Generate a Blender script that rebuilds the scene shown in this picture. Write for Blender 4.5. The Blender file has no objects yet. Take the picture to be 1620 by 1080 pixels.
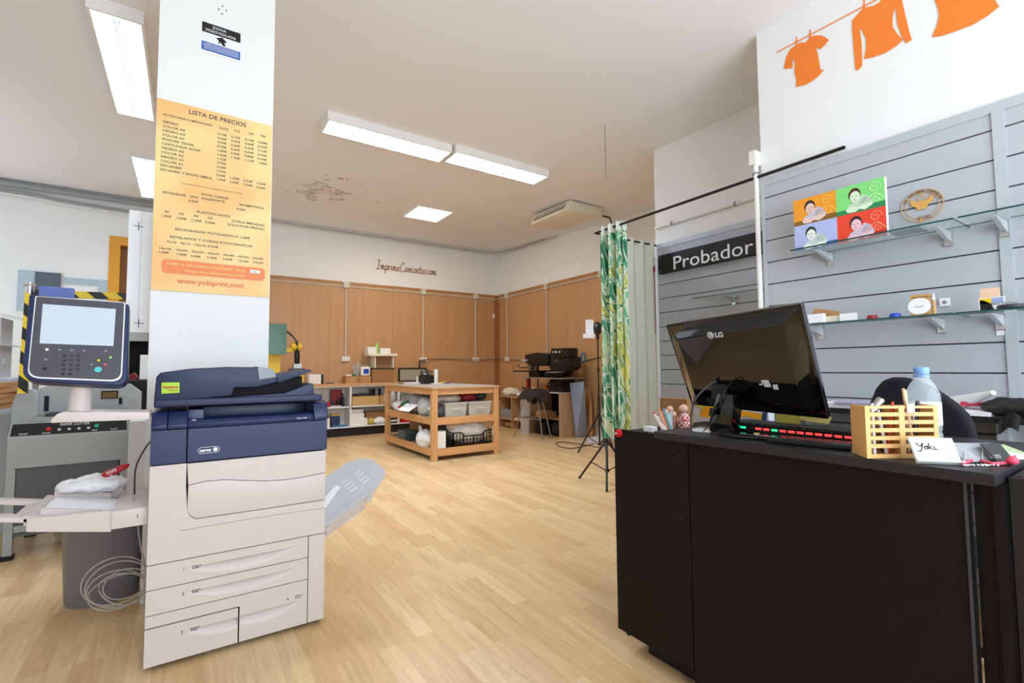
import bpy, bmesh, math, random
from mathutils import Vector, Matrix, Euler
random.seed(7)
SC = bpy.context.scene
COL = SC.collection
PI = math.pi

# ------------------------------------------------------------------ camera
F_PX, PITCH, ROLL, YAW, CAM_H = 761.2, 0.05547, -0.00839, 0.59389, 1.2
_f = Vector((math.sin(YAW)*math.cos(PITCH), math.cos(YAW)*math.cos(PITCH), math.sin(PITCH)))
_r0 = _f.cross(Vector((0, 0, 1))).normalized()
_u0 = _r0.cross(_f)
_R = _r0*math.cos(ROLL) + _u0*math.sin(ROLL)
_U = -_r0*math.sin(ROLL) + _u0*math.cos(ROLL)
cam_d = bpy.data.cameras.new('camera')
cam = bpy.data.objects.new('camera', cam_d)
COL.objects.link(cam)
cam_d.sensor_width = 36.0
cam_d.lens = 36.0*F_PX/1620.0
cam_d.clip_start = 0.02
cam.matrix_world = Matrix((( _R.x, _U.x, -_f.x, 0), (_R.y, _U.y, -_f.y, 0), (_R.z, _U.z, -_f.z, CAM_H), (0, 0, 0, 1)))
SC.camera = cam

# ------------------------------------------------------------------ world, exposure
SC.view_settings.view_transform = 'Standard'
SC.view_settings.look = 'None'
SC.view_settings.exposure = 0.16
SC.view_settings.gamma = 1.0
SC.view_settings.use_curve_mapping = False
W = bpy.data.worlds.new('sky'); SC.world = W; W.use_nodes = True
W.node_tree.nodes['Background'].inputs['Color'].default_value = (0.80, 0.88, 1.0, 1)
W.node_tree.nodes['Background'].inputs['Strength'].default_value = 1.0
SC.cycles.use_denoising = True
SC.cycles.max_bounces = 8

def area(name, loc, rot, sx, sy, power, color=(1, 1, 1), spread=PI):
    d = bpy.data.lights.new(name, 'AREA'); d.shape = 'RECTANGLE'; d.size = sx; d.size_y = sy
    d.energy = power; d.color = color; d.spread = spread
    o = bpy.data.objects.new(name, d); COL.objects.link(o); o.location = loc; o.rotation_euler = rot
    return o
# daylight coming in through the shop window behind the camera
area('window_daylight', (1.2, -1.9, 1.8), (math.radians(112), 0, 0), 3.6, 2.7, 165, (0.80, 0.90, 1.0))
area('back_left_fill', (-3.1, 7.2, 2.1), (math.radians(95), 0, math.radians(-90)), 3.2, 2.2, 36, (0.74, 0.88, 1.0))  # cool fill added at the windowless left wall to brighten the back wall

# ------------------------------------------------------------------ pixel rays used while measuring positions
CAM = Vector((0, 0, CAM_H))
def ray(px, py): return _R*((px-810)/F_PX) + _U*((540-py)/F_PX) + _f
def hit(px, py, n, d):
    n = Vector(n); v = ray(px, py); t = (d - n.dot(CAM))/n.dot(v)
    return CAM + v*t
def PZ(px, py, z): return hit(px, py, (0, 0, 1), z)
def PX(px, py, x): return hit(px, py, (1, 0, 0), x)
def PY(px, py, y): return hit(px, py, (0, 1, 0), y)
def CZ(y): return 3.55 + (0.0 if y < 2.2 else 0.0525*(y-2.2)**2/4.8 if y < 4.6 else 0.0525*(y-3.4))

# ------------------------------------------------------------------ materials
def srgb(c):
    if isinstance(c, str):
        c = c.lstrip('#'); c = [int(c[i:i+2], 16)/255 for i in (0, 2, 4)]
    return tuple((x/12.92 if x <= 0.04045 else ((x+0.055)/1.055)**2.4) for x in c) + (1,)
_mats = {}
def mat(name, color='#888888', rough=0.5, metal=0.0, noise=0.04, nscale=30.0, bump=0.0, bscale=200.0, emit=0.0, alpha=1.0, trans=0.0, ior=1.45, coat=0.0, sheen=0.0, spec=0.5):
    if name in _mats: return _mats[name]
    m = bpy.data.materials.new(name); m.use_nodes = True; _mats[name] = m
    nt = m.node_tree; b = nt.nodes['Principled BSDF']
    c = srgb(color)
    b.inputs['Roughness'].default_value = rough; b.inputs['Metallic'].default_value = metal
    b.inputs['IOR'].default_value = ior
    b.inputs['Specular IOR Level'].default_value = spec
    b.inputs['Coat Weight'].default_value = coat
    b.inputs['Alpha'].default_value = alpha; b.inputs['Transmission Weight'].default_value = trans
    tc = nt.nodes.new('ShaderNodeTexCoord')
    n = nt.nodes.new('ShaderNodeTexNoise'); n.inputs['Scale'].default_value = nscale; n.inputs['Detail'].default_value = 3
    nt.links.new(tc.outputs['Object'], n.inputs['Vector'])
    mr = nt.nodes.new('ShaderNodeMapRange'); mr.inputs['To Min'].default_value = 1-noise; mr.inputs['To Max'].default_value = 1+noise
    nt.links.new(n.outputs['Fac'], mr.inputs['Value'])
    mx = nt.nodes.new('ShaderNodeVectorMath'); mx.operation = 'SCALE'; mx.inputs[0].default_value = c[:3]
    nt.links.new(mr.outputs['Result'], mx.inputs['Scale'])
    nt.links.new(mx.outputs['Vector'], b.inputs['Base Color'])
    if bump:
        n2 = nt.nodes.new('ShaderNodeTexNoise'); n2.inputs['Scale'].default_value = bscale; n2.inputs['Detail'].default_value = 4
        nt.links.new(tc.outputs['Object'], n2.inputs['Vector'])
        bp = nt.nodes.new('ShaderNodeBump'); bp.inputs['Strength'].default_value = bump; bp.inputs['Distance'].default_value = 0.01
        nt.links.new(n2.outputs['Fac'], bp.inputs['Height']); nt.links.new(bp.outputs['Normal'], b.inputs['Normal'])
    if emit:
        b.inputs['Emission Color'].default_value = c; b.inputs['Emission Strength'].default_value = emit
    return m

def wood(name, c1, c2, axis='Z', scale=6.0, rough=0.45, seam=0.0, seam_w=0.0):
    """grain stretched along one axis; optional panel seams every `seam` metres across it"""
    if name in _mats: return _mats[name]
    m = bpy.data.materials.new(name); m.use_nodes = True; _mats[name] = m
    nt = m.node_tree; b = nt.nodes['Principled BSDF']; b.inputs['Roughness'].default_value = rough
    tc = nt.nodes.new('ShaderNodeTexCoord'); mp = nt.nodes.new('ShaderNodeMapping')
    s = [scale*4]*3; s['XYZ'.index(axis)] = scale*0.22
    mp.inputs['Scale'].default_value = s
    nt.links.new(tc.outputs['Object'], mp.inputs['Vector'])
    n = nt.nodes.new('ShaderNodeTexNoise'); n.inputs['Scale'].default_value = 1.0; n.inputs['Detail'].default_value = 6; n.inputs['Distortion'].default_value = 0.6
    nt.links.new(mp.outputs['Vector'], n.inputs['Vector'])
    cr = nt.nodes.new('ShaderNodeValToRGB')
    cr.color_ramp.elements[0].position = 0.3; cr.color_ramp.elements[0].color = srgb(c1)
    cr.color_ramp.elements[1].position = 0.7; cr.color_ramp.elements[1].color = srgb(c2)
    nt.links.new(n.outputs['Fac'], cr.inputs['Fac']); nt.links.new(cr.outputs['Color'], b.inputs['Base Color'])
    return m

M = {}
def defm(k, *a, **kw): M[k] = mat(k, *a, **kw)
defm('wall_paint', '#f0f0ee', 0.7, noise=0.02, nscale=3, bump=0.05, bscale=120)
defm('white_plastic', '#efece6', 0.4)
defm('white_gloss', '#f2f2f2', 0.25)
defm('cream_plastic', '#e4dcc8', 0.45)
defm('warm_white', '#e8e0d8', 0.42, noise=0.01)
defm('black_plastic', '#101012', 0.35)
defm('black_matte', '#151412', 0.6, noise=0.1)
defm('black_gloss', '#050506', 0.06, coat=0.6)
defm('dark_gray', '#3a3b3f', 0.5)
defm('gray', '#8c8f92', 0.5)
defm('light_gray', '#c4c6c8', 0.45)
defm('chrome', '#d8d8da', 0.18, metal=1.0)
defm('steel', '#a8a8a6', 0.35, metal=0.9)
defm('alu', '#c8cacc', 0.4, metal=0.35)
defm('paper', '#f6f6f6', 0.7, noise=0.015)
defm('red', '#c0161e', 0.4)
defm('green', '#1e7a48', 0.5)
defm('yellow', '#f2cf1e', 0.5)
defm('blue', '#1c49b0', 0.45)
defm('orange', '#f08a1e', 0.5)
defm('cardboard', '#b98a5c', 0.8, noise=0.07, nscale=12)
defm('cardboard_dark', '#9c7146', 0.8, noise=0.08, nscale=12)
defm('ink', '#1b1b1e', 0.6, noise=0)
defm('white_ink', '#f5f5f5', 0.5, noise=0)
defm('conduit', '#d2cbbe', 0.45)
defm('plywood_edge', '#c9a070', 0.6, noise=0.1)

# ------------------------------------------------------------------ objects
def tag(o, label=None, cat=None, group=None, kind=None):
    if label: o['label'] = label
    if cat: o['category'] = cat
    if group: o['group'] = group
    if kind: o['kind'] = kind
    return o
def thing(name, label, cat, loc=(0, 0, 0), rz=0.0, group=None):
    o = bpy.data.objects.new(name, None); COL.objects.link(o)
    o.empty_display_size = 0.05
    o.location = loc; o.rotation_euler = (0, 0, rz)
    return tag(o, label, cat, group)
def chain(o):
    m = Matrix.Identity(4)
    while o is not None:
        m = o.matrix_basis @ m if False else (Matrix.LocRotScale(o.location, o.rotation_euler, o.scale) @ m)
        o = o.parent
    return m

class MB:
    def __init__(s): s.bm = bmesh.new(); s.mi = 0; s.mark = 0
    def _m(s, faces):
        for f in faces: f.material_index = s.mi
        return faces
    def box(s, x0, x1, y0, y1, z0, z1, mtx=None):
        v = [s.bm.verts.new(p) for p in ((x0,y0,z0),(x1,y0,z0),(x1,y1,z0),(x0,y1,z0),(x0,y0,z1),(x1,y0,z1),(x1,y1,z1),(x0,y1,z1))]
        if mtx is not None:
            for q in v: q.co = mtx @ q.co
        s._m([s.bm.faces.new([v[i] for i in f]) for f in ((0,3,2,1),(4,5,6,7),(0,1,5,4),(1,2,6,5),(2,3,7,6),(3,0,4,7))])
        return s
    def cbox(s, c, size, rot=None):
        m = Matrix.Translation(c)
        if rot is not None: m = m @ (rot.to_4x4() if hasattr(rot, 'to_4x4') else Euler(rot).to_matrix().to_4x4())
        a, b, c2 = (x/2 for x in size)
        return s.box(-a, a, -b, b, -c2, c2, m)
    def bar(s, p0, p1, w, h, up=(0, 0, 1)):
        p0 = Vector(p0); p1 = Vector(p1); d = (p1-p0); L = d.length; d.normalize()
        side = d.cross(Vector(up))
        if side.length < 1e-4: side = d.cross(Vector((1, 0, 0)))
        side.normalize(); u = side.cross(d)
        m = Matrix(((side.x, d.x, u.x, p0.x), (side.y, d.y, u.y, p0.y), (side.z, d.z, u.z, p0.z), (0, 0, 0, 1)))
        return s.box(-w/2, w/2, 0, L, -h/2, h/2, m)
    def ring(s, c, d, r, seg, r2=None, ref=None):
        d = Vector(d).normalized()
        a = Vector(ref) if ref is not None else (Vector((0, 0, 1)) if abs(d.z) < 0.9 else Vector((1, 0, 0)))
        x = d.cross(a).normalized(); y = d.cross(x).normalized()
        r2 = r if r2 is None else r2
        return [s.bm.verts.new(Vector(c) + x*(r*math.cos(2*PI*i/seg)) + y*(r2*math.sin(2*PI*i/seg))) for i in range(seg)]
    def bridge(s, A, B):
        n = len(A); s._m([s.bm.faces.new((A[i], A[(i+1) % n], B[(i+1) % n], B[i])) for i in range(n)])
    def cap(s, A):
        try: s._m([s.bm.faces.new(A)])
        except ValueError: pass
    def cyl(s, p0, p1, r0, r1=None, seg=16, caps=True):
        r1 = r0 if r1 is None else r1
        d = Vector(p1)-Vector(p0)
        A = s.ring(p0, d, r0, seg); B = s.ring(p1, d, r1, seg)
        s.bridge(A, B)
        if caps: s.cap(A[::-1]); s.cap(B)
        return s
    def tube(s, pts, r, seg=8, closed=False):
        pts = [Vector(p) for p in pts]; n = len(pts); R = []; ref = None
        for i, p in enumerate(pts):
            a = pts[i-1] if (i > 0 or closed) else p
            b = pts[(i+1) % n] if (i < n-1 or closed) else p
            d = (b-a).normalized()
            if ref is None: ref = Vector((0, 0, 1)) if abs(d.z) < 0.9 else Vector((1, 0, 0))
            x = d.cross(ref)
            if x.length < 1e-5: x = d.cross(Vector((0, 1, 0)))
            x.normalize(); y = d.cross(x).normalized(); ref = -y if False else ref
            rr = r[i] if isinstance(r, (list, tuple)) else r
            R.append([s.bm.verts.new(p + x*(rr*math.cos(2*PI*k/seg)) + y*(rr*math.sin(2*PI*k/seg))) for k in range(seg)])
        for i in range(n-1): s.bridge(R[i], R[i+1])
        if closed: s.bridge(R[-1], R[0])
        else: s.cap(R[0][::-1]); s.cap(R[-1])
        return s
    def lathe(s, prof, c=(0, 0, 0), seg=24, mtx=None, sy=1.0):
        R = []
        for r, z in prof:
            R.append([Vector((r*math.cos(2*PI*i/seg), sy*r*math.sin(2*PI*i/seg), z)) for i in range(seg)])
        c = Vector(c); V = []
        for ring in R:
            V.append([s.bm.verts.new((mtx @ p if mtx is not None else p) + c) for p in ring])
        for a, b in zip(V, V[1:]): s.bridge(a, b)
        if prof[0][0] > 1e-4: s.cap(V[0][::-1])
        if prof[-1][0] > 1e-4: s.cap(V[-1])
        return s
    def prism(s, poly, d0, d1, mtx):
        """poly in local (u,v); extruded along local w from d0 to d1; mtx maps (u,v,w)"""
        A = [s.bm.verts.new(mtx @ Vector((u, v, d0))) for u, v in poly]
        B = [s.bm.verts.new(mtx @ Vector((u, v, d1))) for u, v in poly]
        s.bridge(A, B)
        s._m([s.bm.faces.new(A[::-1]), s.bm.faces.new(B)])
        return s
    def quad(s, *p):
        s._m([s.bm.faces.new([s.bm.verts.new(q) for q in p])]); return s
    def ball(s, c, r, sx=1, sy=1, sz=1, seg=16, rings=8, rot=None):
        m = Matrix.Translation(c) @ (rot.to_4x4() if rot is not None else Matrix.Identity(4)) @ Matrix.Diagonal((r*sx, r*sy, r*sz, 1))
        g = bmesh.ops.create_uvsphere(s.bm, u_segments=seg, v_segments=rings, radius=1, matrix=m)
        fs = set()
        for v in g['verts']:
            for f in v.link_faces: fs.add(f)
        s._m(fs); return s
    def grid(s, fn, nu, nv, thick=0.0):
        V = [[s.bm.verts.new(fn(i/nu, j/nv)) for j in range(nv+1)] for i in range(nu+1)]
        fs = [s.bm.faces.new((V[i][j], V[i+1][j], V[i+1][j+1], V[i][j+1])) for i in range(nu) for j in range(nv)]
        s._m(fs)
        if thick:
            bmesh.ops.recalc_face_normals(s.bm, faces=fs)
            bmesh.ops.solidify(s.bm, geom=fs, thickness=thick)
        return s
    def mesh(s, me, mtx):
        """append another mesh's geometry"""
        vs = [s.bm.verts.new(mtx @ v.co) for v in me.vertices]
        for p in me.polygons:
            try: f = s.bm.faces.new([vs[i] for i in p.vertices]); f.material_index = s.mi
            except ValueError: pass
        return s
    def bevel(s, w, seg=2, ang=30):
        bmesh.ops.recalc_face_normals(s.bm, faces=s.bm.faces)
        es = [e for e in s.bm.edges if len(e.link_faces) == 2 and e.calc_face_angle(0) > math.radians(ang)]
        if es: bmesh.ops.bevel(s.bm, geom=es, offset=w, segments=seg, profile=0.6, affect='EDGES', clamp_overlap=True)
        return s
    def noise(s, amp, sc=8.0, seed=0):
        from mathutils import noise as N
        for v in s.bm.verts:
            v.co += Vector(N.noise_vector(v.co*sc + Vector((seed*3.1, seed*1.7, 0))))*amp
        return s
    def crumple(s, amp, sc=8.0, seed=0, floor_z=None):
        """sharp random creases, resting flat on floor_z"""
        from mathutils import noise as N
        s.bm.normal_update()
        for v in s.bm.verts:
            p = v.co*sc + Vector((seed*3.1, seed*1.7, seed*.9))
            r = 1-2*abs(N.noise(p)); r2 = 1-2*abs(N.noise(p*2.3+Vector((5, 1, 2)))); r3 = N.noise(p*.45)
            v.co += v.normal*(amp*(.8*r+.45*r2+1.0*r3))
            if floor_z is not None and v.co.z < floor_z: v.co.z = floor_z
        return s
    def build(s, name, m, parent=None, local=False, smooth=False, label=None, cat=None, group=None, kind=None, subsurf=0, sang=40):
        bmesh.ops.recalc_face_normals(s.bm, faces=s.bm.faces)
        me = bpy.data.meshes.new(name)
        s.bm.to_mesh(me); s.bm.free()
        for mm in (m if isinstance(m, (list, tuple)) else [m]): me.materials.append(M[mm] if isinstance(mm, str) else mm)
        if parent is not None:
            if not local: me.transform(chain(parent).inverted())
        o = bpy.data.objects.new(name, me); COL.objects.link(o)
        if parent is not None: o.parent = parent
        elif not local and me.vertices and kind != 'structure':
            xs = [v.co.x for v in me.vertices]; ys = [v.co.y for v in me.vertices]; zs = [v.co.z for v in me.vertices]
            c = Vector(((min(xs)+max(xs))/2, (min(ys)+max(ys))/2, min(zs)))
            me.transform(Matrix.Translation(-c)); o.location = c
        if smooth:
            me.polygons.foreach_set('use_smooth', [True]*len(me.polygons))
            me.set_sharp_from_angle(angle=math.radians(sang))
        if subsurf:
            md = o.modifiers.new('s', 'SUBSURF'); md.levels = subsurf; md.render_levels = subsurf
        return tag(o, label, cat, group, kind)

def text_mesh(txt, size, depth=0.0, align='LEFT', shear=0.0, bold=0.0, spacing=1.0, line=1.0):
    cu = bpy.data.curves.new('lettering', 'FONT'); cu.body = txt; cu.size = size; cu.extrude = depth
    cu.align_x = align; cu.shear = shear; cu.offset = bold; cu.space_character = spacing; cu.space_line = line
    cu.resolution_u = 3
    o = bpy.data.objects.new('lettering', cu); COL.objects.link(o)
    dg = bpy.context.evaluated_depsgraph_get(); dg.update()
    me = bpy.data.meshes.new_from_object(o.evaluated_get(dg))
    bpy.data.objects.remove(o); bpy.data.curves.remove(cu)
    return me
def frame_mtx(o, u, v):
    """matrix taking (x,y,z) text space to world: x along u, y along v, z = u x v (out of the face)"""
    u = Vector(u).normalized(); v = Vector(v); v = (v - u*v.dot(u)).normalized(); w = u.cross(v); o = Vector(o)
    return Matrix(((u.x, v.x, w.x, o.x), (u.y, v.y, w.y, o.y), (u.z, v.z, w.z, o.z), (0, 0, 0, 1)))
def put_text(mb, txt, mtx, x, y, size, depth=0.0006, z=0.0, width=None, **kw):
    me = text_mesh(txt, size, depth, **kw)
    sx = 1.0
    if width and me.vertices:
        xs = [q.co.x for q in me.vertices]; w = max(xs)-min(xs)
        if w > 1e-6: sx = width/w
    mb.mesh(me, mtx @ Matrix.Translation((x, y, z+depth)) @ Matrix.Diagonal((sx, 1, 1, 1)))
    bpy.data.meshes.remove(me)
def dup(root, loc=None, rz=None, label=None):
    def rec(o, par):
        c = o.copy(); COL.objects.link(c); c.parent = par
        for ch in list(o.children): rec(ch, c)
        return c
    r = rec(root, None)
    if loc is not None: r.location = loc
    if rz is not None: r.rotation_euler.z = rz
    if label: r['label'] = label
    return r
def rot(ax, deg): return Matrix.Rotation(math.radians(deg), 4, ax)
def lerp(a, b, t): return a + (b-a)*t
def smooth_path(pts, n=6):
    """Catmull-Rom through the points"""
    P = [Vector(p) for p in pts]; P = [P[0]*2-P[1]] + P + [P[-1]*2-P[-2]]; out = []
    for i in range(1, len(P)-2):
        for k in range(n):
            t = k/n; a, b, c, d = P[i-1:i+3]
            out.append(0.5*((2*b) + (c-a)*t + (2*a-5*b+4*c-d)*t*t + (3*b-a-3*c+d)*t**3))
    out.append(P[-2]); return out
# ================================================================== THE SETTING
XQ, XP, XR, YB = 3.30, 4.18, 5.88, 9.30
XL, YF = -3.2, -2.0
def floor_mat():
    m = bpy.data.materials.new('oak_laminate'); m.use_nodes = True; nt = m.node_tree; L = nt.links
    b = nt.nodes['Principled BSDF']
    tc = nt.nodes.new('ShaderNodeTexCoord')
    mp = nt.nodes.new('ShaderNodeMapping'); mp.inputs['Rotation'].default_value = (0, 0, math.radians(90))
    L.new(tc.outputs['Object'], mp.inputs['Vector'])
    br = nt.nodes.new('ShaderNodeTexBrick'); br.offset = 0.37; br.offset_frequency = 2
    br.inputs['Scale'].default_value = 1.0; br.inputs['Brick Width'].default_value = 0.62; br.inputs['Row Height'].default_value = 0.088
    br.inputs['Mortar Size'].default_value = 0.0008; br.inputs['Mortar Smooth'].default_value = 0.3
    br.inputs['Color1'].default_value = srgb('#dfc294'); br.inputs['Color2'].default_value = srgb('#d0ab7b')
    br.inputs['Mortar'].default_value = srgb('#c09a68')
    L.new(mp.outputs['Vector'], br.inputs['Vector'])
    # grain, stretched along the planks (Y)
    mg = nt.nodes.new('ShaderNodeMapping'); mg.inputs['Scale'].default_value = (34, 2.2, 1)
    L.new(tc.outputs['Object'], mg.inputs['Vector'])
    # shift grain per plank
    ad = nt.nodes.new('ShaderNodeVectorMath'); ad.operation = 'MULTIPLY_ADD'; ad.inputs[1].default_value = (7, 90, 5)
    L.new(br.outputs['Color'], ad.inputs[0]); L.new(mg.outputs['Vector'], ad.inputs[2])
    n = nt.nodes.new('ShaderNodeTexNoise'); n.inputs['Scale'].default_value = 1.0; n.inputs['Detail'].default_value = 7; n.inputs['Distortion'].default_value = 1.4
    L.new(ad.outputs['Vector'], n.inputs['Vector'])
    cr = nt.nodes.new('ShaderNodeValToRGB'); cr.color_ramp.elements[0].position = 0.28; cr.color_ramp.elements[0].color = (0.84, 0.79, 0.73, 1)
    cr.color_ramp.elements[1].position = 0.62; cr.color_ramp.elements[1].color = (1.04, 1.04, 1.04, 1)
    L.new(n.outputs['Fac'], cr.inputs['Fac'])
    mx = nt.nodes.new('ShaderNodeMix'); mx.data_type = 'RGBA'; mx.blend_type = 'MULTIPLY'; mx.inputs['Factor'].default_value = 1.0
    L.new(br.outputs['Color'], mx.inputs['A']); L.new(cr.outputs['Color'], mx.inputs['B'])
    L.new(mx.outputs['Result'], b.inputs['Base Color'])
    b.inputs['Roughness'].default_value = 0.33; b.inputs['Specular IOR Level'].default_value = 0.4
    return m
M['floor'] = floor_mat()
def ceiling_mat():
    m = bpy.data.materials.new('ceiling_paint'); m.use_nodes = True; nt = m.node_tree; L = nt.links
    b = nt.nodes['Principled BSDF']; b.inputs['Roughness'].default_value = 0.85
    tc = nt.nodes.new('ShaderNodeTexCoord')
    # peeling plaster in one area
    mp = nt.nodes.new('ShaderNodeMapping'); mp.inputs['Location'].default_value = (-1.55, -7.2, 0); mp.inputs['Scale'].default_value = (1.0, 1.0, 0.0)
    sb = nt.nodes.new('ShaderNodeVectorMath'); sb.operation = 'SUBTRACT'; sb.inputs[1].default_value = (1.6, 7.1, 3.7)
    L.new(tc.outputs['Object'], sb.inputs[0])
    sc = nt.nodes.new('ShaderNodeVectorMath'); sc.operation = 'MULTIPLY'; sc.inputs[1].default_value = (1.1, 0.75, 0)
    L.new(sb.outputs['Vector'], sc.inputs[0])
    ln = nt.nodes.new('ShaderNodeVectorMath'); ln.operation = 'LENGTH'; L.new(sc.outputs['Vector'], ln.inputs[0])
    n = nt.nodes.new('ShaderNodeTexNoise'); n.inputs['Scale'].default_value = 3.2; n.inputs['Detail'].default_value = 7; n.inputs['Roughness'].default_value = 0.62
    L.new(tc.outputs['Object'], n.inputs['Vector'])
    m1 = nt.nodes.new('ShaderNodeMapRange'); m1.inputs['From Min'].default_value = 0.0; m1.inputs['From Max'].default_value = 1.3; m1.inputs['To Min'].default_value = 0.13; m1.inputs['To Max'].default_value = -0.25
    L.new(ln.outputs['Value'], m1.inputs['Value'])
    a = nt.nodes.new('ShaderNodeMath'); a.operation = 'ADD'; L.new(n.outputs['Fac'], a.inputs[0]); L.new(m1.outputs['Result'], a.inputs[1])
    cr = nt.nodes.new('ShaderNodeValToRGB'); e = cr.color_ramp.elements
    e[0].position = 0.585; e[0].color = srgb('#f0eff0'); e[1].position = 0.66; e[1].color = srgb('#e8e6e5')
    x = e.new(0.60); x.color = srgb('#7d7267'); x = e.new(0.612); x.color = srgb('#cdc6c0')
    L.new(a.outputs['Value'], cr.inputs['Fac']); L.new(cr.outputs['Color'], b.inputs['Base Color'])
    bp = nt.nodes.new('ShaderNodeBump'); bp.inputs['Strength'].default_value = 0.12; bp.inputs['Distance'].default_value = 0.02
    L.new(a.outputs['Value'], bp.inputs['Height']); L.new(bp.outputs['Normal'], b.inputs['Normal'])
    return m
M['ceiling'] = ceiling_mat()
MB().box(XL, 6.2, YF-0.1, YB+0.1, -0.1, 0).build('floor', 'floor', kind='structure')
c = MB()
c.prism([(YF-0.1, CZ(0)), *[(2.2+.2*i, CZ(2.2+.2*i)) for i in range(13)], (YB+0.1, CZ(YB+0.1)), (YB+0.1, 4.1), (YF-0.1, 4.1)], XL-0.1, 6.2, frame_mtx((0, 0, 0), (0, 1, 0), (0, 0, 1)))
c.build('ceiling', 'ceiling', kind='structure')
# back wall with the brown doorway (opening between X -1.0 and -0.2)
M['wall_cool'] = M['wall_paint']
DX0, DX1, DZ = -0.93, 0.25, 3.16
MB().box(XL, DX0, YB, YB+0.15, 0, 4.0).box(DX1, 6.1, YB, YB+0.15, 0, 4.0).box(DX0, DX1, YB, YB+0.15, DZ, 4.0).build('wall_back', 'wall_paint', kind='structure')
MB().box(XR, XR+0.15, 3.39, YB, 0, 4.0).build('wall_right', 'wall_paint', kind='structure')
MB().box(XP, XR+0.15, 1.75, 3.39, 0, 3.9).build('wall_fitting_room', 'wall_paint', kind='structure')
MB().box(XQ, XR+0.15, YF, 1.75, 0, 3.9).build('wall_shop', 'wall_paint', kind='structure')
MB().box(XL-0.15, XL, YF, -1.7, 0, 4.0).box(XL-0.15, XL, -1.7, YB, 0, 4.0).build('wall_left', 'wall_paint', kind='structure')
MB().box(XL, -.7, YF-0.15, YF, 0, 3.9).box(2.9, 3.5, YF-0.15, YF, 0, 3.9).box(-.7, 2.9, YF-0.15, YF, 3.2, 3.9).box(-.7, 2.9, YF-0.15, YF, 0, 0.3).build('wall_front', 'wall_paint', kind='structure')
MB().box(-.7, -.64, YF-0.1, YF-0.04, .3, 3.2).box(2.84, 2.9, YF-0.1, YF-0.04, .3, 3.2).box(-.7, 2.9, YF-0.1, YF-0.04, .3, .36).box(-.7, 2.9, YF-0.1, YF-0.04, 3.14, 3.2).box(1.07, 1.13, YF-0.1, YF-0.04, .3, 3.2).build('window_1', 'alu', kind='structure')
# pillar
MB().box(-0.172, 0.402, 3.2, 3.75, 0, 3.6).build('wall_pillar', 'wall_paint', kind='structure')

# doorway: amber frame and brown inside
M['door_frame'] = mat('door_frame', '#e0a030', 0.5)
M['door_wood'] = wood('door_wood', '#7a4a20', '#93602e', 'Z', 5, 0.4)
f = MB(); f.box(DX0-0.08, DX0+0.05, YB-0.03, YB+0.15, 0, DZ-0.05).box(DX1-0.05, DX1+0.08, YB-0.03, YB+0.15, 0, DZ-0.05).box(DX0-0.08, DX1+0.08, YB-0.03, YB+0.15, DZ-0.05, DZ+0.08)
f.build('door_frame', 'door_frame', kind='structure').name = 'trim_1'
d = MB().box(DX0+0.05, DX1-0.05, YB+0.09, YB+0.13, 0, DZ-0.05).build('door_1', 'door_wood', kind='structure')

# wood cladding on the lower back and right walls
M['panel_wood'] = wood('panel_wood', '#be8f62', '#c5986c', 'Z', 4.0, 0.42)
p = MB()
x = 0.36
while x < XR-0.03:
    x1 = min(x+0.605, XR-0.021); p.box(x, x1-0.0025, YB-0.018, YB, 0, 2.83); x = x1 if x1 < XR-0.03 else 99
p.build('trim_2', 'panel_wood', kind='structure')
p = MB(); y = YB-0.018
while y > 3.45:
    y1 = max(y-0.605, 3.39); p.box(XR-0.018, XR, y1+0.0025, y, 0, 2.83); y = y1
p.build('trim_3', 'panel_wood', kind='structure')
M['cap_wood'] = wood('cap_wood', '#a9713c', '#b98450', 'X', 6, 0.5)
MB().box(0.36, XR-0.01, YB-0.03, YB, 2.83, 2.865).build('trim_4', 'cap_wood', kind='structure')
MB().box(XR-0.03, XR, 3.39, YB-0.03, 2.83, 2.865).build('trim_5', 'cap_wood', kind='structure')
M['corner_wood'] = wood('corner_wood', '#9a673a', '#a87445', 'Z', 6, 0.5)
MB().box(XR-0.10, XR-0.018, YB-0.035, YB-0.018, 0, 2.83).box(XR-0.035, XR-0.018, YB-0.12, YB-0.035, 0, 2.83).build('trim_6', 'corner_wood', kind='structure')

# ------------------------------------------------------------------ slat walls
M['slat_gray'] = mat('slat_gray', '#b9bbc0', 0.42, noise=0.015, nscale=4)
M['slat_groove'] = mat('slat_groove', '#4c4e53', 0.6)
M['slat_frame'] = mat('slat_frame', '#bfc4c8', 0.4, metal=0.15)
def slat_wall(name, X, y0, y1, z1, pitch, top, label, extra=()):
    s = thing(name, label, 'slat wall', (X, (y0+y1)/2, 0))
    b = MB(); z = top
    zs = []
    while z > 0.05: zs.append(z); z -= pitch
    edges = [z1] + zs + [0.0]
    for a, c in zip(edges, edges[1:]):
        b.box(X-0.022, X-0.006, y0, y1, c+0.004, a-0.004 if a != z1 else a)
    b.build('slat_boards', 'slat_gray', s)
    MB().box(X-0.006, X-0.001, y0, y1, 0, z1).build('groove_backing', 'slat_groove', s)
    return s
sw = slat_wall('slat_wall', XQ, -0.9, 1.745, 2.44, 0.150, 2.356, 'grey slatwall covering the shop wall behind the counter')
fr = MB(); fr.box(XQ-0.028, XQ-0.001, -0.9, 1.745, 2.44, 2.49); fr.build('top_rail', 'slat_frame', sw)
for i, (a, b) in enumerate(((1.722, 1.745), (0.545, 0.589))):
    MB().box(XQ-0.030, XQ-0.0225, a, b, 0, 2.455).build('upright', 'slat_frame', sw)
sw = slat_wall('slat_wall', XP, 1.80, 3.385, 2.46, 0.150, 2.372, 'grey slatwall inside the fitting room behind the black sign')
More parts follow.
